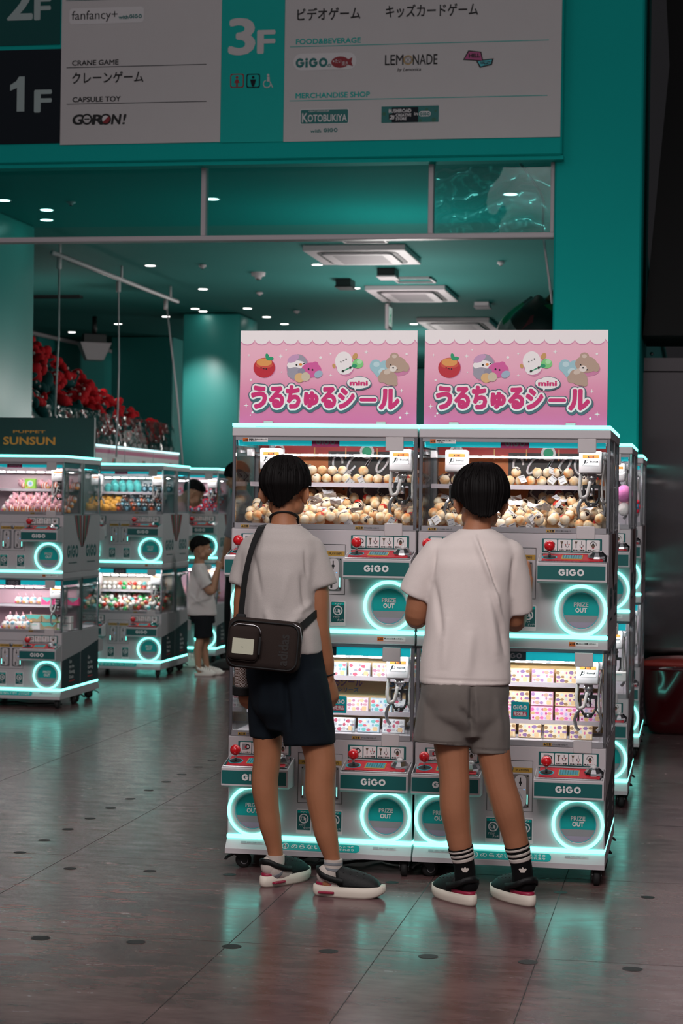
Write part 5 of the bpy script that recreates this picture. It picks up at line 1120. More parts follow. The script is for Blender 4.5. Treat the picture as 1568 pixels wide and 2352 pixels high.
def heap_plush(kind):
    m = MB(); r = random.Random(kind*5+1)
    R1 = mat('heap_scarlet', (.50, .006, .012), .8, vary=.15, vscale=10, spec=.2); G1 = mat('heap_bottle', (.004, .05, .05), .8, vary=.15, vscale=10, spec=.2); W1 = P_('dotwhite', '#c8b8b4')
    if kind < 2:
        n = 6
        for k in range(n): a = 2*PI*k/n; m.sphere((.085*math.cos(a), .085*math.sin(a), 0), (.052, .052, .036), R1, 10, 7)
        m.sphere((0, 0, .005), (.07, .07, .045), G1 if kind else R1, 12, 8); m.sphere((0, 0, .035), (.03, .03, .02), W1, 8, 6)
        for k in range(3): m.sphere((.085*math.cos(k*2.1+.5), .085*math.sin(k*2.1+.5), .034), .012, W1, 6, 5)
        if kind: m.tube([(0, 0, -.03), (.03, -.1, -.03), (.02, -.2, -.02)], [.02, .022, .018], G1, 8)
    else:
        m.sphere((0, 0, 0), (.10, .06, .05), G1, 12, 8); m.sphere((.08, .03, .02), (.05, .04, .04), G1, 10, 7); m.sphere((-.08, -.03, .01), (.055, .03, .03), G1 if kind == 2 else R1, 10, 7)
        for k in range(3): m.sphere((-.03+k*.05, -.045, .03), .011, W1, 6, 5)
    return m
hm = [heap_plush(k).mesh('heap_plush') for k in range(4)]
hl = ('scarlet six-petal flower plush in the heap on the prize counters', 'scarlet flower plush with a dark green heart in the heap', 'dark green plush with pale dots in the red heap', 'dark green and scarlet plush in the heap on the counters')
hr = random.Random(5)
for j in range(7):
    for i in range(30):
        u, v = (i+hr.uniform(.2, .8))/30, (j+hr.uniform(.2, .8))/7
        y = yh0-ln*.95+(yh1-yh0+ln*.9)*u; x = XH-.24-1.25*v
        top = (1.78-1.05*u+.10*math.sin(u*13)) if u > .0 else 1.2
        z = zl+.17+v**.8*top*.86+hr.uniform(-.03, .05)
        k = hr.choice((0, 0, 0, 1, 1, 2, 3)) if hr.random() < .78 else 2
        o = bpy.data.objects.new('plush_toy', hm[k]); COL.objects.link(o); o.location = (x, y, z); o.rotation_euler = (hr.uniform(-.5, .5), .75+hr.uniform(-.5, .5), hr.uniform(0, 6.3)); q = hr.uniform(.95, 1.4); o.scale = (q, q, q)
        tag(o, hl[k], 'plush toy', ('scarlet flower', 'green-hearted flower', 'dark green', 'green and scarlet')[k]+' plush in the counter heap')
# support under the heap: stepped carton stack hidden below the toys
m = MB(); m.loft([[(XH-.34, yh0-ln*.9, zl+.008), (XH-.34, yh1-.05, zl+.008), (XH-1.58, yh1-.05, zl+.008), (XH-1.58, yh0-ln*.9, zl+.008)], [(XH-.42, yh0-ln*.9, zl+.03), (XH-.42, yh1-.05, zl+.02), (XH-1.55, yh1-.1, zl+.36), (XH-1.55, yh0-ln*.9, zl+1.16)]], C_('heap_bag_green', '#0c2c2c'), smooth=False)
tag(m.build('plush_sack'), 'dark green sack of plush bulging beneath the red heap', 'sack')
# printed bag on a store cabinet, red bin in the passage
pb = on_y(1210, 760, 14.6); m = MB(); xa, xb = on_y(1150, 760, 14.6).x, XP0-.0
ca = thing('store_cabinet', 'tall white cabinet behind the right pink board carrying a printed bag', 'cabinet', ((xa+xb)/2, 14.6, 0))
m.box(-(xb-xa)/2, (xb-xa)/2, 0, .55, 0, pb.z+.0, M_WHITE, .01); m.build('body', ca)
for s2 in (-1, 1): m = MB(); m.box(s2*.16-.15, s2*.16+.15, -.012, 0, .05, pb.z-.05, M_PLAST, .004); d_ = m.build('door', ca); m = MB(); m.cyl((s2*.05, -.03, 1.0), (s2*.05, -.03, 1.2), .008, M_CHROME, n=8); m.build('handle', d_)
bg_ = thing('printed_bag', 'dark multicoloured printed bag on top of the tall cabinet beside the pillar', 'bag', ((xa+xb)/2, 14.86, pb.z))
m = MB(); V = []; nu, nv = 36, 14
M_BAGP = bpy.data.materials.new('printed_fabric'); M_BAGP.use_nodes = True
t = M_BAGP.node_tree; b = t.nodes['Principled BSDF']; vo = t.nodes.new('ShaderNodeTexVoronoi'); vo.inputs['Scale'].default_value = 9; rp_ = t.nodes.new('ShaderNodeValToRGB'); rp_.color_ramp.interpolation = 'CONSTANT'
e = rp_.color_ramp.elements; e[0].color = lin('#16100e'); e[1].position = .45; e[1].color = lin('#2a1c14')
for p_, h in ((.55, '#0c6a2c'), (.68, '#8a8480'), (.78, '#7a1a24'), (.86, '#16100e'), (.92, '#3a2a6a')): x = e.new(p_); x.color = lin(h)
co = t.nodes.new('ShaderNodeTexCoord'); t.links.new(co.outputs['Object'], vo.inputs['Vector']); t.links.new(vo.outputs['Color'], rp_.inputs['Fac']); t.links.new(rp_.outputs['Color'], b.inputs['Base Color'])
rings = []
for j in range(nv+1):
    v = j/nv; r_ = math.cos(v*PI/2*.92)**.6
    rings.append([(.31*r_*math.cos(2*PI*k/nu)*(1+.06*math.sin(5*k)), .20*r_*math.sin(2*PI*k/nu), .26*v*(1+.10*math.sin(3.1*2*PI*k/nu))) for k in range(nu)])
m.loft(rings, M_BAGP); m.build('sack', bg_); m = MB(); m.tube([(.05, -.02, .24), (.1, 0, .30), (.18, 0, .29), (.24, .02, .22)], [.02, .03, .03, .02], C_('tan_flap', '#6a4a30'), 8); m.build('flap', bg_)
rb = on_z(1530, 1690, 0); rbx = on_y(1472, 1600, rb.y).x
bn = thing('red_bin', 'glossy dark red tapered bin on the floor by the steel wall', 'bin', (rbx+.32, rb.y+.2, 0), -.12)
M_BIN = mat('maroon_gloss', '#42060d', .12, coat=.6, vary=.03); m = MB()
hb = on_y(1500, 1530, rb.y).z
def rr3(w, d, z, r, dx=0): return [(x+dx, y, z) for x, y in rrect(-w, w, -d, d, r)]
m.loft([rr3(.20, .15, .0, .06), rr3(.255, .19, .02, .07), rr3(.275, .2, .08, .05), rr3(.31, .23, hb-.03, .04), rr3(.318, .235, hb, .04)], M_BIN); m.build('body', bn)
m = MB(); m.loft([rr3(.31, .225, hb, .04), rr3(.30, .215, hb+.03, .04), rr3(.12, .1, hb+.05, .03)], C_('bin_lid', '#9a3028')); m.box(-.05, .07, -.1, -.07, hb+.03, hb+.05, M_BLACK, .004); m.build('lid', bn)

for nm_, (x0, x1, y, lb) in enumerate(((-1.55, -.85, 7.86, 'black power cable lying under the front claw machines'), (-5.0, -4.35, 13.4, 'black power cable lying under the machine below the green sign'))):
    m = MB(); m.tube([(x0+(x1-x0)*k/24, y+.05*math.sin(k*.7)+.02*math.sin(k*1.9), .009+.006*max(0, math.sin(k*.9))) for k in range(25)], .006, M_RUBBER, 7); tag(m.build('power_cable'), lb, 'cable')
# ------------------------------------------------------------------ people
def skin_mat(n, c):
    return mat('skin_'+n, c, .55, vary=.10, vscale=14, bump=.06, bscale=300, spec=.35)
SK1 = skin_mat('tan', (.33, .135, .066)); SK2 = skin_mat('warm', (.35, .145, .075)); SK3 = skin_mat('light', (.42, .21, .13))
M_HAIR = mat('black_hair', (.005, .004, .004), .62, vary=.3, vscale=60, spec=.12)
def V3(*a): return Vector(a)
def spl(pts, rad, n=5):
    """Catmull-Rom through joints with interpolated radii"""
    P = [Vector(p) for p in pts]; out = []; rr = []
    for i in range(len(P)-1):
        p0, p1, p2, p3 = P[max(i-1, 0)], P[i], P[i+1], P[min(i+2, len(P)-1)]
        for k in range(n):
            t = k/n; out.append(.5*((2*p1)+(p2-p0)*t+(2*p0-5*p1+4*p2-p3)*t*t+(3*p1-p0-3*p2+p3)*t**3)); s_ = t*t*(3-2*t); rr.append(rad[i]*(1-s_)+rad[i+1]*s_)
    return out+[P[-1]], rr+[rad[-1]]
def limb(mb, pts, rad, m, n=14, ends=True, flat=1.0):
    P, R_ = spl(pts, rad); mb.tube(P, R_, m, n, flat=flat)
    if ends: mb.sphere(P[0], R_[0]*.98, m, 14, 10); mb.sphere(P[-1], R_[-1]*.98, m, 14, 10)
def ering(c, hw, hd, yaw=0.0, n=28, sq=2.0, tilt=0.0):
    o = []
    for k in range(n):
        a = 2*PI*k/n; ca, sa = math.cos(a), math.sin(a); x = hw*math.copysign(abs(ca)**(2/sq), ca); y = hd*math.copysign(abs(sa)**(2/sq), sa)
        o.append((c[0]+x*math.cos(yaw)+y*math.sin(yaw), c[1]-x*math.sin(yaw)+y*math.cos(yaw), c[2]+tilt*x))
    return o
def torso(mb, rings, m, sq=2.3):
    """rings of (w, u, v, half-width, half-depth, yaw)"""
    R_ = []
    for i in range(len(rings)-1):
        for k in range(4):
            t = k/4; s_ = t*t*(3-2*t); a, b = rings[i], rings[i+1]; q = [a[j]*(1-s_)+b[j]*s_ for j in range(6)]; q[0] = a[0]*(1-t)+b[0]*t; R_.append(ering((q[1], q[2], q[0]), q[3], q[4], q[5], sq=sq))
    q = rings[-1]; R_.append(ering((q[1], q[2], q[0]), q[3], q[4], q[5], sq=sq)); mb.loft(R_, m)
def fuse(mb, name, voxel, smooth=3, disp=None, parent=None, sfac=.5):
    me = mb.mesh(name); o = bpy.data.objects.new(name, me); COL.objects.link(o)
    r = o.modifiers.new('r', 'REMESH'); r.mode = 'VOXEL'; r.voxel_size = voxel; r.use_smooth_shade = True
    s_ = o.modifiers.new('s', 'SMOOTH'); s_.factor = sfac; s_.iterations = smooth
    dg = bpy.context.evaluated_depsgraph_get(); dg.update(); ev = o.evaluated_get(dg); me2 = bpy.data.meshes.new_from_object(ev); me2.name = name
    bpy.data.objects.remove(o); bpy.data.meshes.remove(me)
    if disp is not None:
        n = len(me2.vertices); co = np.empty(n*3); me2.vertices.foreach_get('co', co); co = co.reshape(-1, 3); no = np.empty(n*3); me2.vertices.foreach_get('normal', no); no = no.reshape(-1, 3)
        co = co + no*disp(co, no)[:, None]; me2.vertices.foreach_set('co', co.ravel()); me2.update()
    me2.polygons.foreach_set('use_smooth', [True]*len(me2.polygons))
    o = bpy.data.objects.new(name, me2); COL.objects.link(o)
    if parent is not None: o.parent = parent
    return o
def folds(lines, wob=.0, fr=9.0, seed=0.0, hang=0.0, base=None):
    """creases along segments (p, q, width, height) plus soft cloth waviness"""
    def f(co, no):
        d = np.zeros(len(co))
        back = np.clip(-no[:, 1]*1.3, 0, 1)
        for p, q, w_, h_ in lines:
            p, q = np.array(p)[[0, 2]], np.array(q)[[0, 2]]; c2 = co[:, [0, 2]]; e = q-p; L2 = e@e; t = np.clip(((c2-p)@e)/L2, 0, 1); dist = np.linalg.norm(c2-(p+t[:, None]*e), axis=1)
            d += back*1.9*h_*np.exp(-(dist/w_)**2)*np.sin(np.clip(t, .02, .98)*PI)**.5
        if wob:
            x, y, z = co.T; d += wob*(np.sin(fr*x*3+2.1*np.sin(fr*z*.8+seed)+seed)*.5+np.sin(fr*y*2.6+fr*z*1.3+1.7*np.sin(x*fr)+seed*2)*.5)
        if hang: x, y, z = co.T; d += hang*np.sin(28*np.arctan2(y-(base or (0, 0))[1], x-(base or (0, 0))[0])*.28+seed)*np.clip((1.25-z), 0, 1)
        return d
    return f
def hand(mb, wrist, d, palm, side, m, curl=.35, s=1.0, thumb_out=.6):
    """palm, four fingers of different length with bends, and a thumb from the side of the palm"""
    d = Vector(d).normalized(); pn = Vector(palm); pn = (pn - d*pn.dot(d)).normalized(); ac = d.cross(pn)*side      # towards the thumb side
    w0 = Vector(wrist)
    rings = []
    for t, hw, hd in ((-.01, .022, .017), (.02, .030, .016), (.05, .036, .015), (.078, .036, .013), (.09, .030, .010)):
        c = w0 + d*t*s; rings.append([c + ac*hw*s*math.cos(a) + pn*hd*s*math.sin(a) for a in np.linspace(0, 2*PI, 16, endpoint=False)])
    mb.loft(rings, m)
    for i, (off, L, r_) in enumerate(((.026, .066, .0082), (.009, .074, .0085), (-.009, .069, .0082), (-.026, .054, .0074))):
        p = w0 + d*.078*s + ac*off*s; dr = (d + ac*(off*1.2)).normalized(); pts = [p - dr*.015*s, p]; ang = 0
        for k, fr in enumerate((.45, .32, .23)):
            ang += curl*(.7, 1.1, .9)[k]*(1+.08*i); v = dr*math.cos(ang) + pn*math.sin(ang); pts.append(pts[-1] + v*L*fr*s)
        limb(mb, pts, [r_*s, r_*s, r_*.97*s, r_*.9*s, r_*.72*s], m, 8)
    p = w0 + d*.018*s + ac*.026*s; v = (d*.75 + ac*thumb_out + pn*.35).normalized(); v2 = (d*.95 + ac*.1 + pn*(.3+curl*.5)).normalized()
    limb(mb, [p - v*.012*s, p + v*.024*s, p + v*.046*s + v2*.006*s, p + v*.046*s + v2*.034*s], [.012*s, .0105*s, .0092*s, .007*s], m, 8)
def head_mat(pos, yaw, pitch=0.0, roll=0.0, s=1.0):
    return T(*pos) @ RZ(-yaw) @ RX(pitch) @ RY(roll) @ Matrix.Scale(s, 4)
def head(mb, H, m, neck=None, nr=.047):
    """skull, face, jaw, nose, lips, ears in a frame x right, y forward, z up"""
    def E(c, r, M2=None): mb.sphere((0, 0, 0), r, m, 20, 14, H @ T(*c) @ (M2 or Matrix.Identity(4)))
    E((0, -.010, .030), (.073, .092, .088)); E((0, .026, -.020), (.060, .062, .080)); E((0, .040, -.070), (.040, .040, .034)); E((0, .064, -.088), (.022, .018, .018))
    for sx in (-1, 1):
        E((sx*.036, .050, -.030), (.027, .030, .030)); E((sx*.046, .010, -.060), (.020, .040, .030)); E((sx*.028, .080, .020), (.022, .010, .008))
        e = H @ T(sx*.078, -.012, -.020) @ RZ(sx*.72) @ RX(-.12)
        mb.sphere((0, 0, 0), (.008, .020, .033), m, 14, 10, e); mb.tube([e @ Vector((sx*.006, -.003+.019*math.cos(a), .002+.031*math.sin(a))) for a in np.linspace(-1.2, PI+.6, 14)], .0045, m, 8); mb.sphere((sx*.003, .002, -.026), (.006, .009, .009), m, 10, 8, e)
    P, R_ = spl([(0, .082, .018), (0, .092, -.004), (0, .104, -.026), (0, .088, -.034)], [.008, .009, .012, .009]); mb.tube([H @ p for p in P], [r*H.to_scale().x for r in R_], m, 10)
    for sx in (-1, 1): E((sx*.010, .091, -.030), (.008, .008, .007))
    E((0, .085, -.054), (.020, .011, .006)); E((0, .084, -.064), (.017, .011, .006))
    if neck is not None:
        a = H @ Vector((0, -.022, -.045)); b = Vector(neck); limb(mb, [a, a.lerp(b, .5), b, b+Vector((0, 0, -.05))], [nr*1.02, nr*.98, nr*1.12, nr*1.5], m, 18)
def eyes(H, parent):
    for sx in (-1, 1):
        e = MB(); e.sphere((0, 0, 0), (.0125, .009, .0075), M_IV, 12, 8, H @ T(sx*.030, .079, .004)); e.sphere((0, 0, 0), (.006, .004, .0065), M_INK, 10, 8, H @ T(sx*.031, .086, .003)); e.build('eye', parent)
        b = MB(); P = [H @ Vector((sx*x, y, z)) for x, y, z in ((.014, .090, .020), (.030, .088, .027), (.048, .074, .022))]; b.tube(P, [.003, .0036, .002], M_HAIR, 6); b.build('eyebrow', parent)
    l = MB(); l.tube([H @ Vector(p) for p in ((-.019, .088, -.058), (-.008, .0955, -.0575), (0, .0955, -.0585), (.008, .0955, -.0575), (.019, .088, -.058))], [.002, .0035, .0035, .0035, .002], mat('lip_rose', (.33, .12, .10), .5, vary=.05), 6); l.build('lips', parent)
def hair(H, parent, ends, thick, seed=0, crown=(0, -.03), low=1.0, jag=.006, bk=1.5):
    """cap of ridged strands radiating from the crown; ends = hairline heights at front, side, back"""
    r = random.Random(seed); n, m_ = 320, 34; mb = MB(); ph0 = [r.uniform(0, 6.28) for _ in range(6)]; js = [r.uniform(-1, 1) for _ in range(n)]
    js = [(js[i-1]+js[i]*2+js[(i+1) % n])/4 for i in range(n)]
    c0 = Vector((0, -.010, .030)); rx, ry, rz = .073, .092, .088; V = []
    zf, zs_, zb_ = ends
    for i in range(n):
        a = 2*PI*i/n; ca = math.cos(a)
        if ca >= 0: t = ca**1.6; ze = zs_*(1-t)+zf*t
        else: t = (-ca)**bk; ze = zs_*(1-t)+zb_*t
        ze += jag*js[i]
        z17 = c0.z + (rz+thick*.8)*math.cos(1.7); drop = max(0, z17-ze)
        pe = 1.7 if drop > 0 else math.acos(max(-.2, min(.99, (ze-c0.z)/(rz+thick*.6)))); mu = int(m_*.68) if drop > .002 else m_
        rid = .0011*math.sin(a*61+ph0[0]+1.5*math.sin(a*5+ph0[1]))+.0009*math.sin(a*113+ph0[2])+.0022*math.sin(a*17+ph0[3]+math.sin(a*3))
        for j in range(m_+2):
            if j <= mu: f = j/mu; ph = pe*f; dz = 0; kf = 1
            else: g = min(1, (j-mu)/max(1, m_-mu)); ph = pe; f = 1; dz = drop*g; kf = 1-(low*.27)*dz/.09
            th = thick*(.75+.25*math.sin(ph))*(1-(min(1, low)*.75)*min(1, dz/.07)); rr = rid*min(1, f*3)
            if j == m_+1: th = -.004; rr = 0; dz -= .004
            e_ = math.exp(-(ph*1.4)**2)
            V.append(H @ (c0+Vector(((rx*kf+th+rr)*math.sin(ph)*math.sin(a)+crown[0]*e_, (ry*kf+th+rr)*math.sin(ph)*math.cos(a)+crown[1]*.3*e_, (rz+max(0, th)*.8+rr*.6)*math.cos(ph)-dz))))
    N = m_+2; Fs = []
    for i in range(n):
        k = (i+1) % n
        for j in range(N-1): Fs.append((i*N+j, k*N+j, k*N+j+1, i*N+j+1))
    mb.add(V, Fs, M_HAIR, True)
    rr2 = random.Random(seed+9)                       # loose locks lying over the cap
    for q in range(150):
        a = rr2.uniform(0, 6.283); p0 = rr2.uniform(.05, .6); p1 = p0+rr2.uniform(.5, 1.0); ca = math.cos(a); pm = 1.25 if ca > .3 else 1.5; p1 = min(p1, pm)
        pts = []
        for t in np.linspace(0, 1, 6):
            ph = p0+(p1-p0)*t; aa = a+.10*math.sin(3*t+q); th = thick*(.75+.25*math.sin(ph))+.0015
            pts.append(H @ (c0+Vector(((rx+th)*math.sin(ph)*math.sin(aa), (ry+th)*math.sin(ph)*math.cos(aa), (rz+th*.8)*math.cos(ph)))))
        mb.tube(pts, [.0008, .0022, .0026, .0026, .002, .0004], M_HAIR, 5)
    return mb.build('hair', parent)
def shoe_outline(L, hw, n=30):
    o = []
    for k in range(n):
        a = 2*PI*k/n; x = L/2+L/2*math.cos(a)*(1); f = .78+.22*math.sin((x/L-.18)*2.4); y = hw*f*math.copysign(abs(math.sin(a))**.72, math.sin(a)); o.append((x, y))
    return o
M_SOLE = mat('ivory_sole', '#cfc5b8', .6, vary=.06); M_CLOG = mat('black_clog', '#0d0e0f', .6, vary=.15, bump=.1, bscale=200, spec=.3); M_CRIM = mat('crimson_insole', '#8a0d34', .5, vary=.08); M_CLOGW = mat('white_clog', '#dcd4cc', .55, vary=.05)
def clog(parent, heel, d, L, upper, sole, insole=None, hw=.05, slot=None, holes=True, zs0=.041):
    """slip-on clog: thick sole, domed upper with vent holes, heel strap; heel = back of the heel on the floor"""
    Mx = T(heel[0], heel[1], 0) @ RZ(math.atan2(d[1], d[0])); ol = shoe_outline(L, hw); root = MB()
    def ring(k, z, dx=0.0): return [((x-L/2)*k+L/2+dx, y*k, z) for x, y in ol]
    tw = [(0 if x < L*.75 else ((x/L-.75)/.25)**2*.016) for x, _ in ol]
    R_ = [[(p[0], p[1], p[2]+tw[i]*(1 if z0 < .01 else .5)) for i, p in enumerate(ring(k, z0))] for k, z0 in ((.93, 0.0), (.985, .008), (1.0, .02), (.985, zs0))]
    root.loft(R_, sole, M=Mx)
    if slot: root.box(L*.10, L*.32, -hw*.93-.002, -hw*.6, .014, .022, slot, .002, Mx)
    so = root.build('shoe', parent)
    u = MB(); up = []
    for k in range(13):
        t = k/12; x = L*(.36+.62*t); f = .78+.22*math.sin((x/L-.18)*2.4); yw = hw*f*(abs(math.sin(math.acos(max(-1, min(1, (x-L/2)/(L/2))))))**.72)*.97
        h_ = (.078-.040*t)*(max(0, 1-t**7))**.5*(L/.27); up.append([(x-.012*max(0, math.sin(a)), yw*math.cos(a), zs0-.004+h_*max(-.04, math.sin(a))**1.0 if math.sin(a) > 0 else zs0-.004) for a in np.linspace(0, PI, 17)]+[(x, 0, zs0-.006)])
    u.loft(up, upper, M=Mx); u.build('upper', so)
    if holes:
        hl_ = MB()
        for k in range(4):
            for q in range(5):
                t = .18+k*.15; x = L*(.36+.62*t); h_ = (.078-.040*t)*(max(0, 1-t**7))**.5*(L/.27); a = PI/2+(q-2)*.34; f = .78+.22*math.sin((x/L-.18)*2.4); yw = hw*f*.97
                hl_.sphere((x-.012*math.sin(a), yw*math.cos(a)*.98, zs0-.004+h_*math.sin(a)*.995), (.0035, .0035, .002), M_INK, 6, 4, Mx)
        hl_.build('vent_hole', so)
    s_ = MB(); pts = [(L*.44, hw*.90, zs0+.020), (L*.30, hw*.95, zs0+.028), (L*.16, hw*.84, zs0+.040), (.026, hw*.46, zs0+.052), (.016, 0, zs0+.055), (.026, -hw*.46, zs0+.052), (L*.16, -hw*.84, zs0+.040), (L*.30, -hw*.95, zs0+.028), (L*.44, -hw*.90, zs0+.020)]
    P, _ = spl(pts, [1]*9, 4); V = []
    for i, p in enumerate(P):
        p2 = P[min(i+1, len(P)-1)]-P[max(i-1, 0)]; nrm = Vector((p2.y, -p2.x, 0)).normalized()
        for a_, b_ in ((0, -.011), (.004, -.011), (.004, .011), (0, .011)): V.append(Mx @ (p - nrm*a_*(-1) + Vector((0, 0, b_))))
    s_.add(V, [(i*4+k, i*4+(k+1) % 4, (i+1)*4+(k+1) % 4, (i+1)*4+k) for i in range(len(P)-1) for k in range(4)], upper, True); s_.build('heel_strap', so)
    if insole:
        i_ = MB(); i_.loft([[(x*.55+.012, y*.80, zs0-.003) for x, y in ol], [(x*.55+.012, y*.86, zs0+.010) for x, y in ol]], insole, M=Mx); i_.build('insole', so)
    return so
def sock(parent, pts, rad, m, bands=(), heel=None):
    s_ = MB(); P, R_ = spl(pts, rad, 24); s_.tube(P, R_, m, 18)
    if heel: s_.sphere(heel, (.036, .036, .040), m, 16, 12)
    o = s_.build('sock', parent)
    for (t0, t1, mm) in bands:
        b = MB(); n = len(P); i0, i1 = int(t0*(n-1)), max(int(t0*(n-1))+1, int(round(t1*(n-1)))); b.tube(P[i0:i1+1], [r+.0007 for r in R_[i0:i1+1]], mm, 18); b.build('sock_stripe', o)
    return o
def person(label, ox, oy):
    return thing('person', label, 'person', (ox, oy, 0), YAW)
def cloth(n, c, **k): return mat('cloth_'+n, c, .9, sheen=0.0 if lin(c)[1] < .03 else .12, spec=.2, bump=.25, bscale=900, **k)

# ---------- the boy with the bag
p = person('boy in grey T-shirt and navy shorts with a sling bag, seen from behind', -1.365, 7.25)
H = head_mat((-.135, .03, 1.487), .30, -.05)
b = MB(); head(b, H, SK1, (-.140, .0, 1.345), .046)
torso(b, [(.80, -.125, .015, .115, .085, .70), (.95, -.135, .01, .115, .085, .6), (1.10, -.15, .0, .12, .09, .45), (1.24, -.150, .0, .135, .085, .38), (1.31, -.145, .005, .09, .065, .38), (1.36, -.14, .0, .055, .05, .3)], SK1)
# legs and arms
limb(b, [(-.190, .07, .82), (-.193, .075, .64), (-.192, .08, .495), (-.200, .082, .385), (-.182, .09, .25), (-.158, .10, .13), (-.156, .105, .07)], [.068, .062, .052, .0505, .042, .029, .031], SK1, 18)
limb(b, [(-.060, -.04, .82), (-.022, -.055, .64), (.008, -.065, .495), (.008, -.068, .385), (.028, -.07, .25), (.058, -.068, .13), (.060, -.066, .07)], [.060, .066, .057, .055, .045, .029, .031], SK1, 18)
limb(b, [(-.178, .112, .05), (-.12, .17, .035), (-.06, .235, .03)], [.026, .028, .018], SK1, 12); limb(b, [(.045, -.07, .05), (.12, -.085, .04), (.215, -.10, .03)], [.032, .035, .022], SK1, 12)
limb(b, [(-.035, -.015, 1.265), (-.015, -.02, 1.12), (-.006, -.01, .985), (.018, .02, .87), (.034, .045, .79)], [.047, .045, .040, .034, .020], SK1, 16)
limb(b, [(-.252, .05, 1.265), (-.280, .06, 1.12), (-.290, .07, 1.0), (-.288, .10, .87), (-.286, .115, .775)], [.047, .042, .037, .032, .021], SK1, 16)
hand(b, (.036, .048, .785), (.10, .06, -.42), (-.8, .6, 0), -1, SK1, .45, .92, .35); hand(b, (-.286, .118, .765), (.02, .05, -.42), (.7, .7, 0), 1, SK1, .5, .92, .35)
fuse(b, 'body', .0045, 4, None, p)
eyes(H, p); hair(H, p, (.06, .018, -.066), .021, 3, (.0, -.03), 1.0, .012, 1.5)
TSH = cloth('heather_grey', '#b5ada9', vary=.16, vscale=420)
s_ = MB(); torso(s_, [(.885, -.136, .0, .150, .115, .5), (.95, -.138, .0, .148, .113, .48), (1.06, -.15, .0, .142, .11, .42), (1.17, -.152, .0, .148, .108, .38), (1.25, -.150, .0, .150, .10, .36), (1.30, -.147, .003, .136, .085, .36), (1.335, -.143, .003, .100, .070, .3), (1.362, -.140, .003, .058, .055, .3)], TSH)
limb(s_, [(-.045, -.012, 1.262), (-.022, -.018, 1.20), (.000, -.018, 1.128)], [.060, .062, .066], TSH, 18, False); s_.sphere((-.045, -.012, 1.262), .060, TSH); limb(s_, [(-.25, .04, 1.262), (-.272, .055, 1.20), (-.286, .06, 1.13)], [.058, .060, .062], TSH, 18, False); s_.sphere((-.25, .04, 1.262), .058, TSH)
fuse(s_, 't_shirt', .006, 22, folds([((-.10, -.12, 1.02), (-.03, -.05, 1.08), .012, .006), ((-.14, -.12, .98), (-.06, -.08, 1.03), .012, .007), ((-.20, -.12, 1.05), (-.16, -.12, .93), .014, .006), ((-.07, -.09, 1.18), (-.055, -.07, 1.05), .010, -.007), ((-.06, -.06, 1.27), (-.05, -.06, 1.17), .006, -.005), ((-.25, -.03, 1.25), (-.22, -.06, 1.10), .010, -.005), ((-.12, -.11, 1.20), (-.15, -.12, 1.05), .02, .004), ((-.21, -.08, 1.344), (-.06, -.08, 1.344), .004, -.002)], .0022, 8, 1.0), p)
cl_ = MB(); cl_.tube([(-.140+.060*math.cos(a)*math.cos(.3)+.055*math.sin(a)*math.sin(.3), .003-.060*math.cos(a)*math.sin(.3)+.055*math.sin(a)*math.cos(.3), 1.358+.010*math.sin(a)-.02*max(0, math.sin(a))) for a in np.linspace(0, 2*PI, 40, endpoint=False)], .0055, TSH, 8, closed=True); cl_.build('collar', p)
SHO = cloth('navy', '#0c151d', vary=.12, vscale=40)
s_ = MB(); torso(s_, [(.60, -.112, .012, .07, .085, .7), (.69, -.120, .012, .134, .118, .7), (.80, -.125, .012, .156, .128, .7), (.90, -.130, .005, .146, .112, .62), (.925, -.132, .004, .138, .106, .58)], SHO)
limb(s_, [(-.180, .06, .80), (-.192, .075, .69), (-.196, .085, .562)], [.085, .076, .066], SHO, 20, False); limb(s_, [(-.070, -.03, .80), (-.045, -.045, .69), (-.032, -.055, .552)], [.098, .098, .098], SHO, 20, False)
fuse(s_, 'shorts', .006, 12, folds([((-.13, -.08, .86), (-.11, -.08, .62), .012, -.010), ((-.06, -.15, .80), (-.02, -.15, .62), .018, .006), ((-.20, -.02, .82), (-.22, .0, .62), .015, .006), ((.02, -.10, .75), (.05, -.1, .60), .012, -.006)], .003, 8, 2.2), p)
for hs, hx, z0 in (((.035, -.069), 0, .125), ((-.165, .1), 1, .125)): pass
WSOCK = cloth('white_sock', '#b9aea6', vary=.05); GST = cloth('grey_stripe', '#7d8084', vary=.05)
sock(p, [(.061, -.066, .135), (.060, -.066, .10), (.056, -.067, .06), (.10, -.08, .042), (.19, -.098, .036)], [.0345, .035, .037, .038, .024], WSOCK, ((.10, .16, GST), (.22, .28, GST)), (.036, -.064, .075))
sock(p, [(-.157, .104, .118), (-.157, .105, .09), (-.160, .108, .058), (-.12, .16, .042), (-.07, .225, .034)], [.0345, .035, .038, .038, .024], WSOCK, ((.30, .38, GST), (.46, .52, GST)), (-.176, .100, .075))
clog(p, (-.013, -.055), (.25, -.045), .272, M_CLOG, M_SOLE, M_CRIM, .050, M_CRIM); clog(p, (-.208, .062), (.62, .76), .272, M_CLOG, M_SOLE, M_CRIM, .050, M_CRIM)
n_ = MB(); NS = mat('black_cord', '#0b0b0c', .6, vary=.1); pts = [(-.139+.050*math.cos(a)*1.02, .004+.048*math.sin(a), 1.383-.012*math.sin(a)+.012*max(0, -math.sin(a))-(.03 if math.sin(a) > .3 else 0)) for a in np.linspace(0, 2*PI, 36, endpoint=False)]; n_.tube(pts, .006, NS, 8, closed=True, flat=.5); n_.build('neck_cord', p)
n_ = MB(); n_.tube([(.031+.022*math.cos(a), .04+.021*math.sin(a), .800+.006*math.cos(a)) for a in np.linspace(0, 2*PI, 26, endpoint=False)], .0035, M_INK, 6, closed=True)
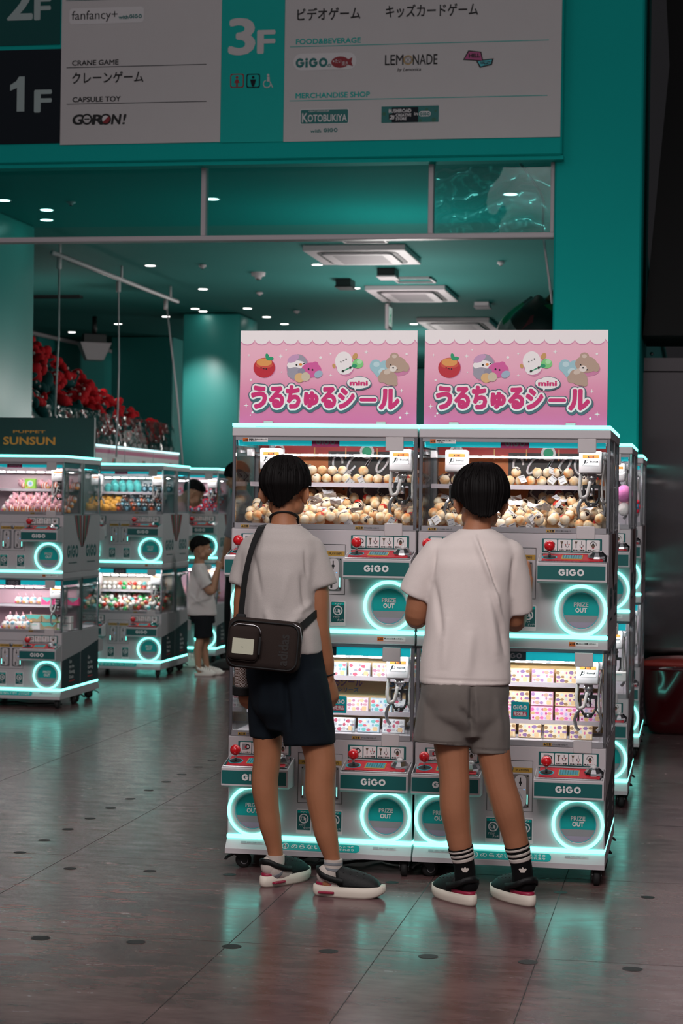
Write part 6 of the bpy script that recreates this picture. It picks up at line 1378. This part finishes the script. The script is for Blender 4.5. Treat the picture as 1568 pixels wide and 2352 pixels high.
for k in range(8): a = k*.785; n_.sphere((.031+.0235*math.cos(a), .04+.0225*math.sin(a), .800+.006*math.cos(a)), .0042, M_SAUCE if k % 2 else M_INK, 8, 6)
n_.build('bracelet', p)
MESHW = bpy.data.materials.new('white_mesh_knit'); MESHW.use_nodes = True; t = MESHW.node_tree; b_ = t.nodes['Principled BSDF']; ck = t.nodes.new('ShaderNodeTexChecker'); ck.inputs['Scale'].default_value = 190; ck.inputs[1].default_value = lin('#c9bfba'); ck.inputs[2].default_value = lin('#5a3a2c'); co = t.nodes.new('ShaderNodeTexCoord'); t.links.new(co.outputs['Object'], ck.inputs[0]); t.links.new(ck.outputs[0], b_.inputs['Base Color'])
n_ = MB(); limb(n_, [(-.288, .10, .87), (-.288, .112, .80), (-.287, .118, .745)], [.038, .034, .033], MESHW, 18, False); n_.build('mesh_wrist_cover', p)
n_ = MB(); limb(n_, [(-.287, .118, .748), (-.287, .120, .715)], [.042, .041], M_RUBBER, 18, False); n_.build('wrist_cuff', p)
# sling bag
BAG = cloth('taupe_brown', '#2c2320', vary=.10, vscale=200); bg2 = thing('sling_bag', 'dark brown sling bag with pale patch worn by the boy in the grey T-shirt', 'bag', (-1.365, 7.25, 0), YAW)
BM = T(-.200, -.158, .925) @ RZ(-.10) @ RY(.075)
m = MB(); m.box(-.135, .135, -.04, .04, -.092, .092, BAG, .030, BM, 4); bo = m.build('bag_body', bg2)
m = MB(); m.tube([BM @ Vector((x, -.040, z)) for x, z in rrect(-.126, .126, -.083, .083, .035)], .0032, M_RUBBER, 6, closed=True); m.build('piping', bo)
m = MB(); m.box(-.126, -.012, -.062, -.030, -.062, .068, BAG, .022, BM, 4); po = m.build('front_pocket', bg2)
m = MB(); m.rect(-.108, -.030, -.036, .020, C_('patch_pale', '#b8b8a4'), BM @ Fp(-.0632), 0, .003); m.prism([(-.075, -.009), (-.071, -.0125), (-.067, -.009), (-.071, -.0105)], .0006, .0009, M_GREEN, BM @ Fp(-.0632)); m.build('patch', po)
m = MB(); m.tube([BM @ Vector((x, -.052, z)) for x, z in [q for q in rrect(-.118, -.010, -.062, .070, .03)][0:13]], .003, M_STEELP, 6); m.build('zipper', po)
m = MB(); m.box(-.014, -.004, -.066, -.058, -.035, .030, M_BLACK, .002, BM); m.build('zip_pull', po)
m = MB(); m.text('adidas', .0, .0, .036, C_('tone_letters', '#1b1614'), BM @ Fp(-.0408) @ T(.092, -.066, 0) @ RZ(PI/2), off=.03, width=.112); m.build('lettering', bg2)
m = MB(); m.tube([BM @ Vector((x, -.030, z)) for x, z in ((.10, .088), (.128, .075), (.136, .04), (.138, -.03))], .003, M_STEELP, 6); m.build('zipper', bg2)
def strap(pts, w_, th, mm, nm):
    P, _ = spl(pts, [1]*len(pts), 6); V = []
    for i, q in enumerate(P):
        tg = (P[min(i+1, len(P)-1)]-P[max(i-1, 0)]).normalized(); nr_ = STN(q); nr_ = (nr_-tg*nr_.dot(tg)).normalized(); sd = tg.cross(nr_)
        for a_, c_ in ((-1, 0), (1, 0), (1, 1), (-1, 1)): V.append(q+sd*a_*w_+nr_*c_*th)
    g = MB(); g.add(V, [(i*4+k, i*4+(k+1) % 4, (i+1)*4+(k+1) % 4, (i+1)*4+k) for i in range(len(P)-1) for k in range(4)]+[(0, 1, 2, 3), tuple((len(P)-1)*4+k for k in (3, 2, 1, 0))], mm, False); return g.build(nm, bg2)
def STN(q): d_ = Vector((q.x+.15, q.y-.0, max(0, q.z-1.20)*2.2)); return d_ if d_.length > .01 else Vector((0, -1, 0))
strap([(-.288, -.128, 1.00), (-.283, -.118, 1.08), (-.272, -.105, 1.18), (-.252, -.085, 1.27), (-.228, -.045, 1.335), (-.215, .02, 1.352), (-.215, .08, 1.30), (-.19, .14, 1.20), (-.13, .155, 1.08)], .0145, .004, M_RUBBER, 'strap')
strap([(-.075, -.140, .985), (-.05, -.115, 1.005), (-.022, -.07, 1.03), (-.005, -.0, 1.045), (-.03, .09, 1.06), (-.13, .150, 1.07)], .014, .004, M_RUBBER, 'strap')
m = MB(); m.box(-.305, -.270, -.142, -.126, 1.012, 1.034, M_BLACK, .003); m.build('buckle', bg2)

# ---------- the boy in grey shorts
p = person('boy in white T-shirt and grey shorts facing the right-hand machine, seen from behind', -.70, 7.14)
H = head_mat((-.063, .045, 1.458), -.06, -.12)
b = MB(); head(b, H, SK2, (-.078, .0, 1.335), .048)
torso(b, [(.78, -.112, .03, .115, .085, -.3), (.95, -.11, .02, .115, .085, -.2), (1.10, -.10, .01, .125, .09, -.1), (1.24, -.09, .0, .140, .085, -.05), (1.305, -.083, .0, .09, .065, 0), (1.35, -.078, .0, .055, .05, 0)], SK2)
limb(b, [(-.178, .035, .78), (-.160, .03, .62), (-.143, .02, .465), (-.140, .022, .36), (-.122, .035, .24), (-.100, .045, .13), (-.096, .048, .07)], [.072, .066, .055, .055, .046, .031, .033], SK2, 18)
limb(b, [(-.045, .03, .78), (-.015, .03, .62), (.016, .025, .465), (.048, .03, .36), (.082, .045, .24), (.108, .055, .13), (.112, .058, .07)], [.068, .064, .055, .056, .046, .031, .033], SK2, 18)
limb(b, [(-.085, .05, .05), (-.12, .13, .035), (-.165, .215, .03)], [.026, .028, .018], SK2, 12); limb(b, [(.122, .06, .05), (.09, .14, .035), (.045, .225, .03)], [.026, .028, .018], SK2, 12)
limb(b, [(-.222, .01, 1.262), (-.268, .03, 1.14), (-.288, .055, 1.035), (-.255, .16, 1.045), (-.205, .27, 1.075)], [.048, .044, .041, .036, .021], SK2, 16)
limb(b, [(.045, .01, 1.262), (.068, .035, 1.14), (.072, .09, 1.02), (.108, .22, 1.10), (.140, .325, 1.165)], [.048, .044, .040, .035, .021], SK2, 16)
hand(b, (-.203, .275, 1.076), (.10, .25, .02), (0, 0, -1), 1, SK2, .55, .92); hand(b, (.141, .330, 1.168), (.02, .20, .14), (-.9, .2, -.1), -1, SK2, .75, .92)
fuse(b, 'body', .0045, 4, None, p)
eyes(H, p); hair(H, p, (.045, .012, -.076), .031, 8, (.02, -.03), .5, .009, 1.5)
TSH = cloth('white_cotton', '#dfd3ce', vary=.03, vscale=60)
s_ = MB(); torso(s_, [(.798, -.108, .025, .166, .125, -.15), (.87, -.108, .025, .164, .123, -.14), (1.0, -.104, .018, .154, .118, -.10), (1.12, -.098, .01, .152, .112, -.06), (1.22, -.09, .0, .156, .102, -.03), (1.285, -.085, .0, .150, .086, 0), (1.325, -.08, .0, .110, .072, 0), (1.356, -.077, .0, .062, .057, 0)], TSH)
limb(s_, [(-.215, .01, 1.262), (-.258, .025, 1.19), (-.291, .04, 1.112)], [.060, .064, .066], TSH, 18, False); s_.sphere((-.215, .01, 1.262), .060, TSH); limb(s_, [(.04, .01, 1.262), (.066, .03, 1.17), (.082, .055, 1.052)], [.060, .058, .054], TSH, 18, False); s_.sphere((.04, .01, 1.262), .060, TSH)
fuse(s_, 't_shirt', .006, 22, folds([((-.09, -.10, 1.33), (-.02, -.115, 1.15), .009, .008), ((-.02, -.115, 1.15), (.03, -.10, .98), .010, .009), ((-.075, -.11, 1.33), (-.005, -.118, 1.14), .006, -.008), ((.0, -.10, 1.10), (.035, -.09, .90), .012, -.008), ((-.04, -.12, 1.12), (-.0, -.11, .90), .014, .006), ((-.235, -.05, 1.18), (-.20, -.08, .98), .012, -.006), ((-.18, -.11, 1.05), (-.19, -.11, .85), .018, .005), ((-.10, -.12, 1.0), (-.11, -.12, .83), .02, .005), ((-.225, -.04, 1.29), (-.235, -.045, 1.18), .006, -.004), ((.055, -.05, 1.26), (.045, -.06, 1.12), .008, -.006), ((-.27, -.15, .822), (.06, -.15, .812), .004, -.0025)], .0022, 7, 4.0), p)
cl_ = MB(); cl_.tube([(-.077+.061*math.cos(a), .055*math.sin(a), 1.350+.010*math.sin(a)-.02*max(0, math.sin(a))) for a in np.linspace(0, 2*PI, 40, endpoint=False)], .0055, TSH, 8, closed=True); cl_.build('collar', p)
SHO = cloth('grey_twill', '#6f6863', vary=.06, vscale=60)
s_ = MB(); torso(s_, [(.61, -.092, .03, .07, .085, -.3), (.69, -.105, .03, .150, .120, -.3), (.77, -.108, .03, .162, .126, -.3), (.85, -.109, .027, .152, .115, -.2), (.88, -.108, .025, .150, .112, -.2)], SHO)
limb(s_, [(-.175, .035, .77), (-.185, .03, .68), (-.192, .022, .578)], [.090, .098, .104], SHO, 20, False); limb(s_, [(-.045, .03, .77), (-.022, .028, .66), (-.014, .026, .548)], [.088, .078, .070], SHO, 20, False)
fuse(s_, 'shorts', .006, 12, folds([((-.09, -.10, .80), (-.085, -.07, .62), .010, -.014), ((-.13, -.10, .72), (-.085, -.07, .66), .010, -.008), ((-.085, -.10, .80), (-.07, -.10, .70), .006, .005), ((-.24, -.05, .78), (-.26, -.04, .60), .016, .006), ((.0, -.08, .76), (.02, -.06, .60), .014, .005), ((-.29, -.1, .597), (-.09, -.1, .587), .004, -.003), ((-.08, -.06, .566), (.06, -.06, .562), .004, -.003)], .0025, 8, .7), p)
BS = cloth('black_rib_sock', '#060607', vary=.1); WS = cloth('white_stripe', '#c4bab2', vary=.04)
for pts in ([(-.1155, .040, .205), (-.1015, .0455, .14), (-.096, .048, .085), (-.105, .085, .05), (-.155, .195, .036)], [(.0885, .0475, .215), (.1065, .0545, .14), (.112, .058, .085), (.105, .095, .05), (.055, .205, .036)]):
    so = sock(p, pts, [.0465, .0385, .0385, .038, .024], BS, ((.035, .065, WS), (.095, .125, WS), (.155, .185, WS)), (pts[2][0]+.012, pts[2][1]-.016, .075))
    q = Vector(pts[1]).lerp(Vector(pts[2]), .25); m = MB(); Q = T(q.x, q.y-.0405, q.z) @ TXZ
    for k in (-1, 0, 1): m.prism([(-.003+k*.004, -.006), (.003+k*.004, -.006), (.006+k*.009, .007), (k*.010, .014-abs(k)*.004), (-.006+k*.009, .007)], 0, .0008+.0001*k, WS, Q)
    m.build('sock_emblem', so)
clog(p, (-.066, -.018), (-.13, .24), .268, M_CLOG, M_SOLE, M_CRIM, .050); clog(p, (.146, -.012), (-.125, .24), .268, M_CLOG, M_SOLE, M_CRIM, .050)

# ---------- the child in the aisle (profile, fists at his chin)
p = person('small boy in white T-shirt, dark shorts and white clogs, fists raised to his face', *on_z(470, 1551, 0).xy)
O = p.location
b = MB(); H = head_mat((-.045, .0, 1.055), PI/2-.12, -.10, 0, .86); head(b, H, SK3, (-.06, .0, .945), .038)
torso(b, [(.50, -.02, 0, .085, .085, PI/2), (.62, -.045, 0, .09, .075, PI/2), (.75, -.045, 0, .095, .07, PI/2), (.87, -.055, 0, .09, .06, PI/2), (.94, -.06, 0, .04, .04, PI/2)], SK3)
for sv in (-1, 1):
    limb(b, [(-.02, sv*.05, .55), (-.02+.012*sv, sv*.055, .42), (-.02+.02*sv, sv*.058, .30), (-.035+.02*sv, sv*.06, .22), (-.02+.03*sv, sv*.06, .08), (-.015+.03*sv, sv*.06, .05)], [.058, .050, .036, .037, .024, .025], SK3, 14)
    limb(b, [(-.01+.03*sv, sv*.06, .04), (.07+.03*sv, sv*.06, .028)], [.022, .018], SK3, 10)
    limb(b, [(-.055, sv*.105, .875), (-.005, sv*.125, .77), (.05, sv*.115, .70), (.075, sv*.075, .80), (.095, sv*.045, .885)], [.036, .033, .030, .027, .020], SK3, 14)
    hand(b, (.097, sv*.042, .888), (.02, -sv*.03, .10), (-.5, -sv*.9, 0), sv, SK3, 1.15, .72)
fuse(b, 'body', .0055, 3, None, p); eyes(H, p); hair(H, p, (.070, .030, -.052), .012, 21, (0, -.03), 1.2, .006, 1.6)
WT = cloth('child_white', '#d2c6c4', vary=.03); s_ = MB()
torso(s_, [(.50, -.030, 0, .115, .125, PI/2), (.58, -.035, 0, .112, .12, PI/2), (.72, -.045, 0, .108, .105, PI/2), (.83, -.055, 0, .108, .09, PI/2), (.90, -.06, 0, .085, .062, PI/2), (.935, -.06, 0, .045, .045, PI/2)], WT)
for sv in (-1, 1): limb(s_, [(-.055, sv*.105, .872), (-.02, sv*.125, .80), (.015, sv*.125, .748)], [.046, .050, .054], WT, 16, False); s_.sphere((-.055, sv*.105, .872), .046, WT)
fuse(s_, 't_shirt', .007, 8, folds([((-.12, -.1, .60), (.06, -.12, .66), .014, .007), ((-.13, -.06, .68), (.0, -.11, .58), .014, .006), ((-.03, -.11, .78), (-.06, -.12, .62), .012, -.006)], .003, 10, .5), p)
DK_ = cloth('child_charcoal', '#16171b', vary=.1); s_ = MB(); torso(s_, [(.44, -.02, 0, .098, .10, PI/2), (.52, -.03, 0, .105, .105, PI/2), (.56, -.03, 0, .10, .10, PI/2)], DK_)
for sv in (-1, 1): limb(s_, [(-.02, sv*.05, .50), (-.018, sv*.058, .40), (-.016, sv*.06, .315)], [.07, .074, .078], DK_, 16, False)
fuse(s_, 'shorts', .007, 6, folds([], .003, 9, 1.2), p)
for sv in (-1, 1): clog(p, (-.055+.03*sv, sv*.06), (1, -.05), .19, M_CLOGW, M_CLOGW, None, .038, None, True, .026)

# ---------- the man stooping behind the left aisle machine
zf = Vector((-4.44, 17.0, 0)); p = person('stooping man with cropped black hair behind the left aisle machine', zf.x, zf.y)
b = MB(); H = head_mat((.085, .0, 1.515), PI/2-.25, -.62, 0, 1.0); head(b, H, SK3, (-.03, .01, 1.43), .052)
torso(b, [(.86, -.13, 0, .12, .16, 0), (1.0, -.13, 0, .105, .15, 0), (1.2, -.11, 0, .11, .16, 0), (1.36, -.075, 0, .10, .16, 0), (1.43, -.05, 0, .06, .08, 0)], SK3)
for sv in (-1, 1):
    limb(b, [(-.12, sv*.09, .90), (-.09, sv*.10, .68), (-.04+.03*sv, sv*.11, .48), (-.055+.03*sv, sv*.11, .36), (-.03+.03*sv, sv*.11, .10), (-.02+.03*sv, sv*.11, .06)], [.085, .075, .054, .055, .032, .034], SK3, 16)
    limb(b, [(.0, sv*.11, .05), (.10, sv*.11, .035)], [.03, .022], SK3, 10)
    limb(b, [(-.08, sv*.18, 1.36), (-.10, sv*.21, 1.18), (-.10, sv*.22, 1.05), (-.03, sv*.16, 1.04), (.02, sv*.10, 1.06)], [.05, .045, .040, .034, .023], SK3, 14); hand(b, (.022, sv*.098, 1.062), (.09, -sv*.03, .02), (0, -sv, 0), sv, SK3, .8, 1)
fuse(b, 'body', .007, 3, None, p); eyes(H, p); hair(H, p, (.082, .035, -.035), .010, 31, (0, -.03), 1.5, .004, 1.5)
PT = cloth('dusty_pink', '#b78a90', vary=.05); s_ = MB(); torso(s_, [(.86, -.12, 0, .145, .20, 0), (1.05, -.125, 0, .135, .185, 0), (1.25, -.105, 0, .135, .185, 0), (1.37, -.075, 0, .115, .16, 0), (1.44, -.05, 0, .065, .08, 0)], PT)
for sv in (-1, 1): limb(s_, [(-.08, sv*.18, 1.36), (-.095, sv*.21, 1.24), (-.09, sv*.215, 1.12)], [.06, .064, .068], PT, 16, False)
fuse(s_, 't_shirt', .009, 6, folds([], .004, 8, 3), p)
KH = cloth('pale_khaki', '#8e867c', vary=.05); s_ = MB(); torso(s_, [(.78, -.12, 0, .12, .17, 0), (.90, -.13, 0, .125, .175, 0), (.94, -.13, 0, .12, .17, 0)], KH)
for sv in (-1, 1): limb(s_, [(-.12, sv*.09, .86), (-.09, sv*.10, .68), (-.045+.03*sv, sv*.11, .50)], [.095, .088, .082], KH, 16, False)
fuse(s_, 'shorts', .009, 5, folds([], .003, 9, 5), p)
for sv in (-1, 1): clog(p, (-.065+.03*sv, sv*.11), (1, -.1), .27, M_CLOGW, M_CLOGW, None, .05, None, True, .034)

# ---------- the man in black trousers half hidden behind the front left machine
zf = on_z(537, 1536, 0); p = person('dark-haired person in grey top and black trousers half hidden by the front left machine', zf.x, zf.y)
b = MB(); H = head_mat((.005, .0, 1.665), -PI/2+.35, -.35, 0, 1.03); head(b, H, SK3, (.03, .0, 1.545), .054)
torso(b, [(.90, .03, 0, .11, .15, 0), (1.1, .04, 0, .10, .14, 0), (1.3, .045, 0, .11, .16, 0), (1.46, .04, 0, .09, .15, 0), (1.54, .035, 0, .05, .06, 0)], SK3)
for sv in (-1, 1):
    limb(b, [(.02, sv*.09, .95), (.0, sv*.09, .70), (-.02, sv*.09, .50), (.0, sv*.09, .10), (.0, sv*.09, .06)], [.08, .07, .05, .03, .03], SK3, 14)
    limb(b, [(.04, sv*.19, 1.46), (.0, sv*.22, 1.25), (-.05, sv*.20, 1.12), (-.075, sv*.15, 1.02), (-.085, sv*.13, .98)], [.05, .045, .038, .028, .022], SK3, 14); hand(b, (-.085, sv*.13, .975), (-.02, -.02*sv, -.1), (-.3, -sv, 0), -sv, SK3, .6, 1)
fuse(b, 'body', .007, 3, None, p); eyes(H, p); hair(H, p, (.05, .0, -.075), .022, 41, (0, -.03), .9, .012, 1.2)
GT = cloth('slate_grey_top', '#6f7278', vary=.05); s_ = MB(); torso(s_, [(.92, .035, 0, .13, .18, 0), (1.15, .04, 0, .125, .175, 0), (1.35, .045, 0, .13, .185, 0), (1.47, .04, 0, .105, .16, 0), (1.55, .035, 0, .06, .07, 0)], GT)
for sv in (-1, 1): limb(s_, [(.04, sv*.19, 1.46), (.0, sv*.22, 1.28), (-.04, sv*.21, 1.14)], [.06, .062, .06], GT, 16, False)
fuse(s_, 't_shirt', .009, 6, folds([], .004, 8, 6), p)
BT = cloth('black_trousers', '#08080a', vary=.1); s_ = MB(); torso(s_, [(.84, .02, 0, .12, .16, 0), (.97, .03, 0, .125, .165, 0)], BT)
for sv in (-1, 1): limb(s_, [(.02, sv*.09, .90), (.0, sv*.09, .70), (-.02, sv*.09, .50), (-.005, sv*.09, .08)], [.095, .085, .07, .062], BT, 16, False)
fuse(s_, 'trousers', .009, 5, folds([], .004, 9, 7), p)
for sv in (-1, 1):
    m = MB(); q = [(.07, sv*.09), (-.19, sv*.09-.02)]; ol = shoe_outline(.27, .05); Mx = T(.075, sv*.09, 0) @ RZ(PI+.05)
    m.loft([[(x*k+.01, y*k, z) for x, y in ol] for k, z in ((.97, 0), (1, .02), (.95, .045), (.7, .075))], M_RUBBER, M=Mx); m.build('shoe', p)
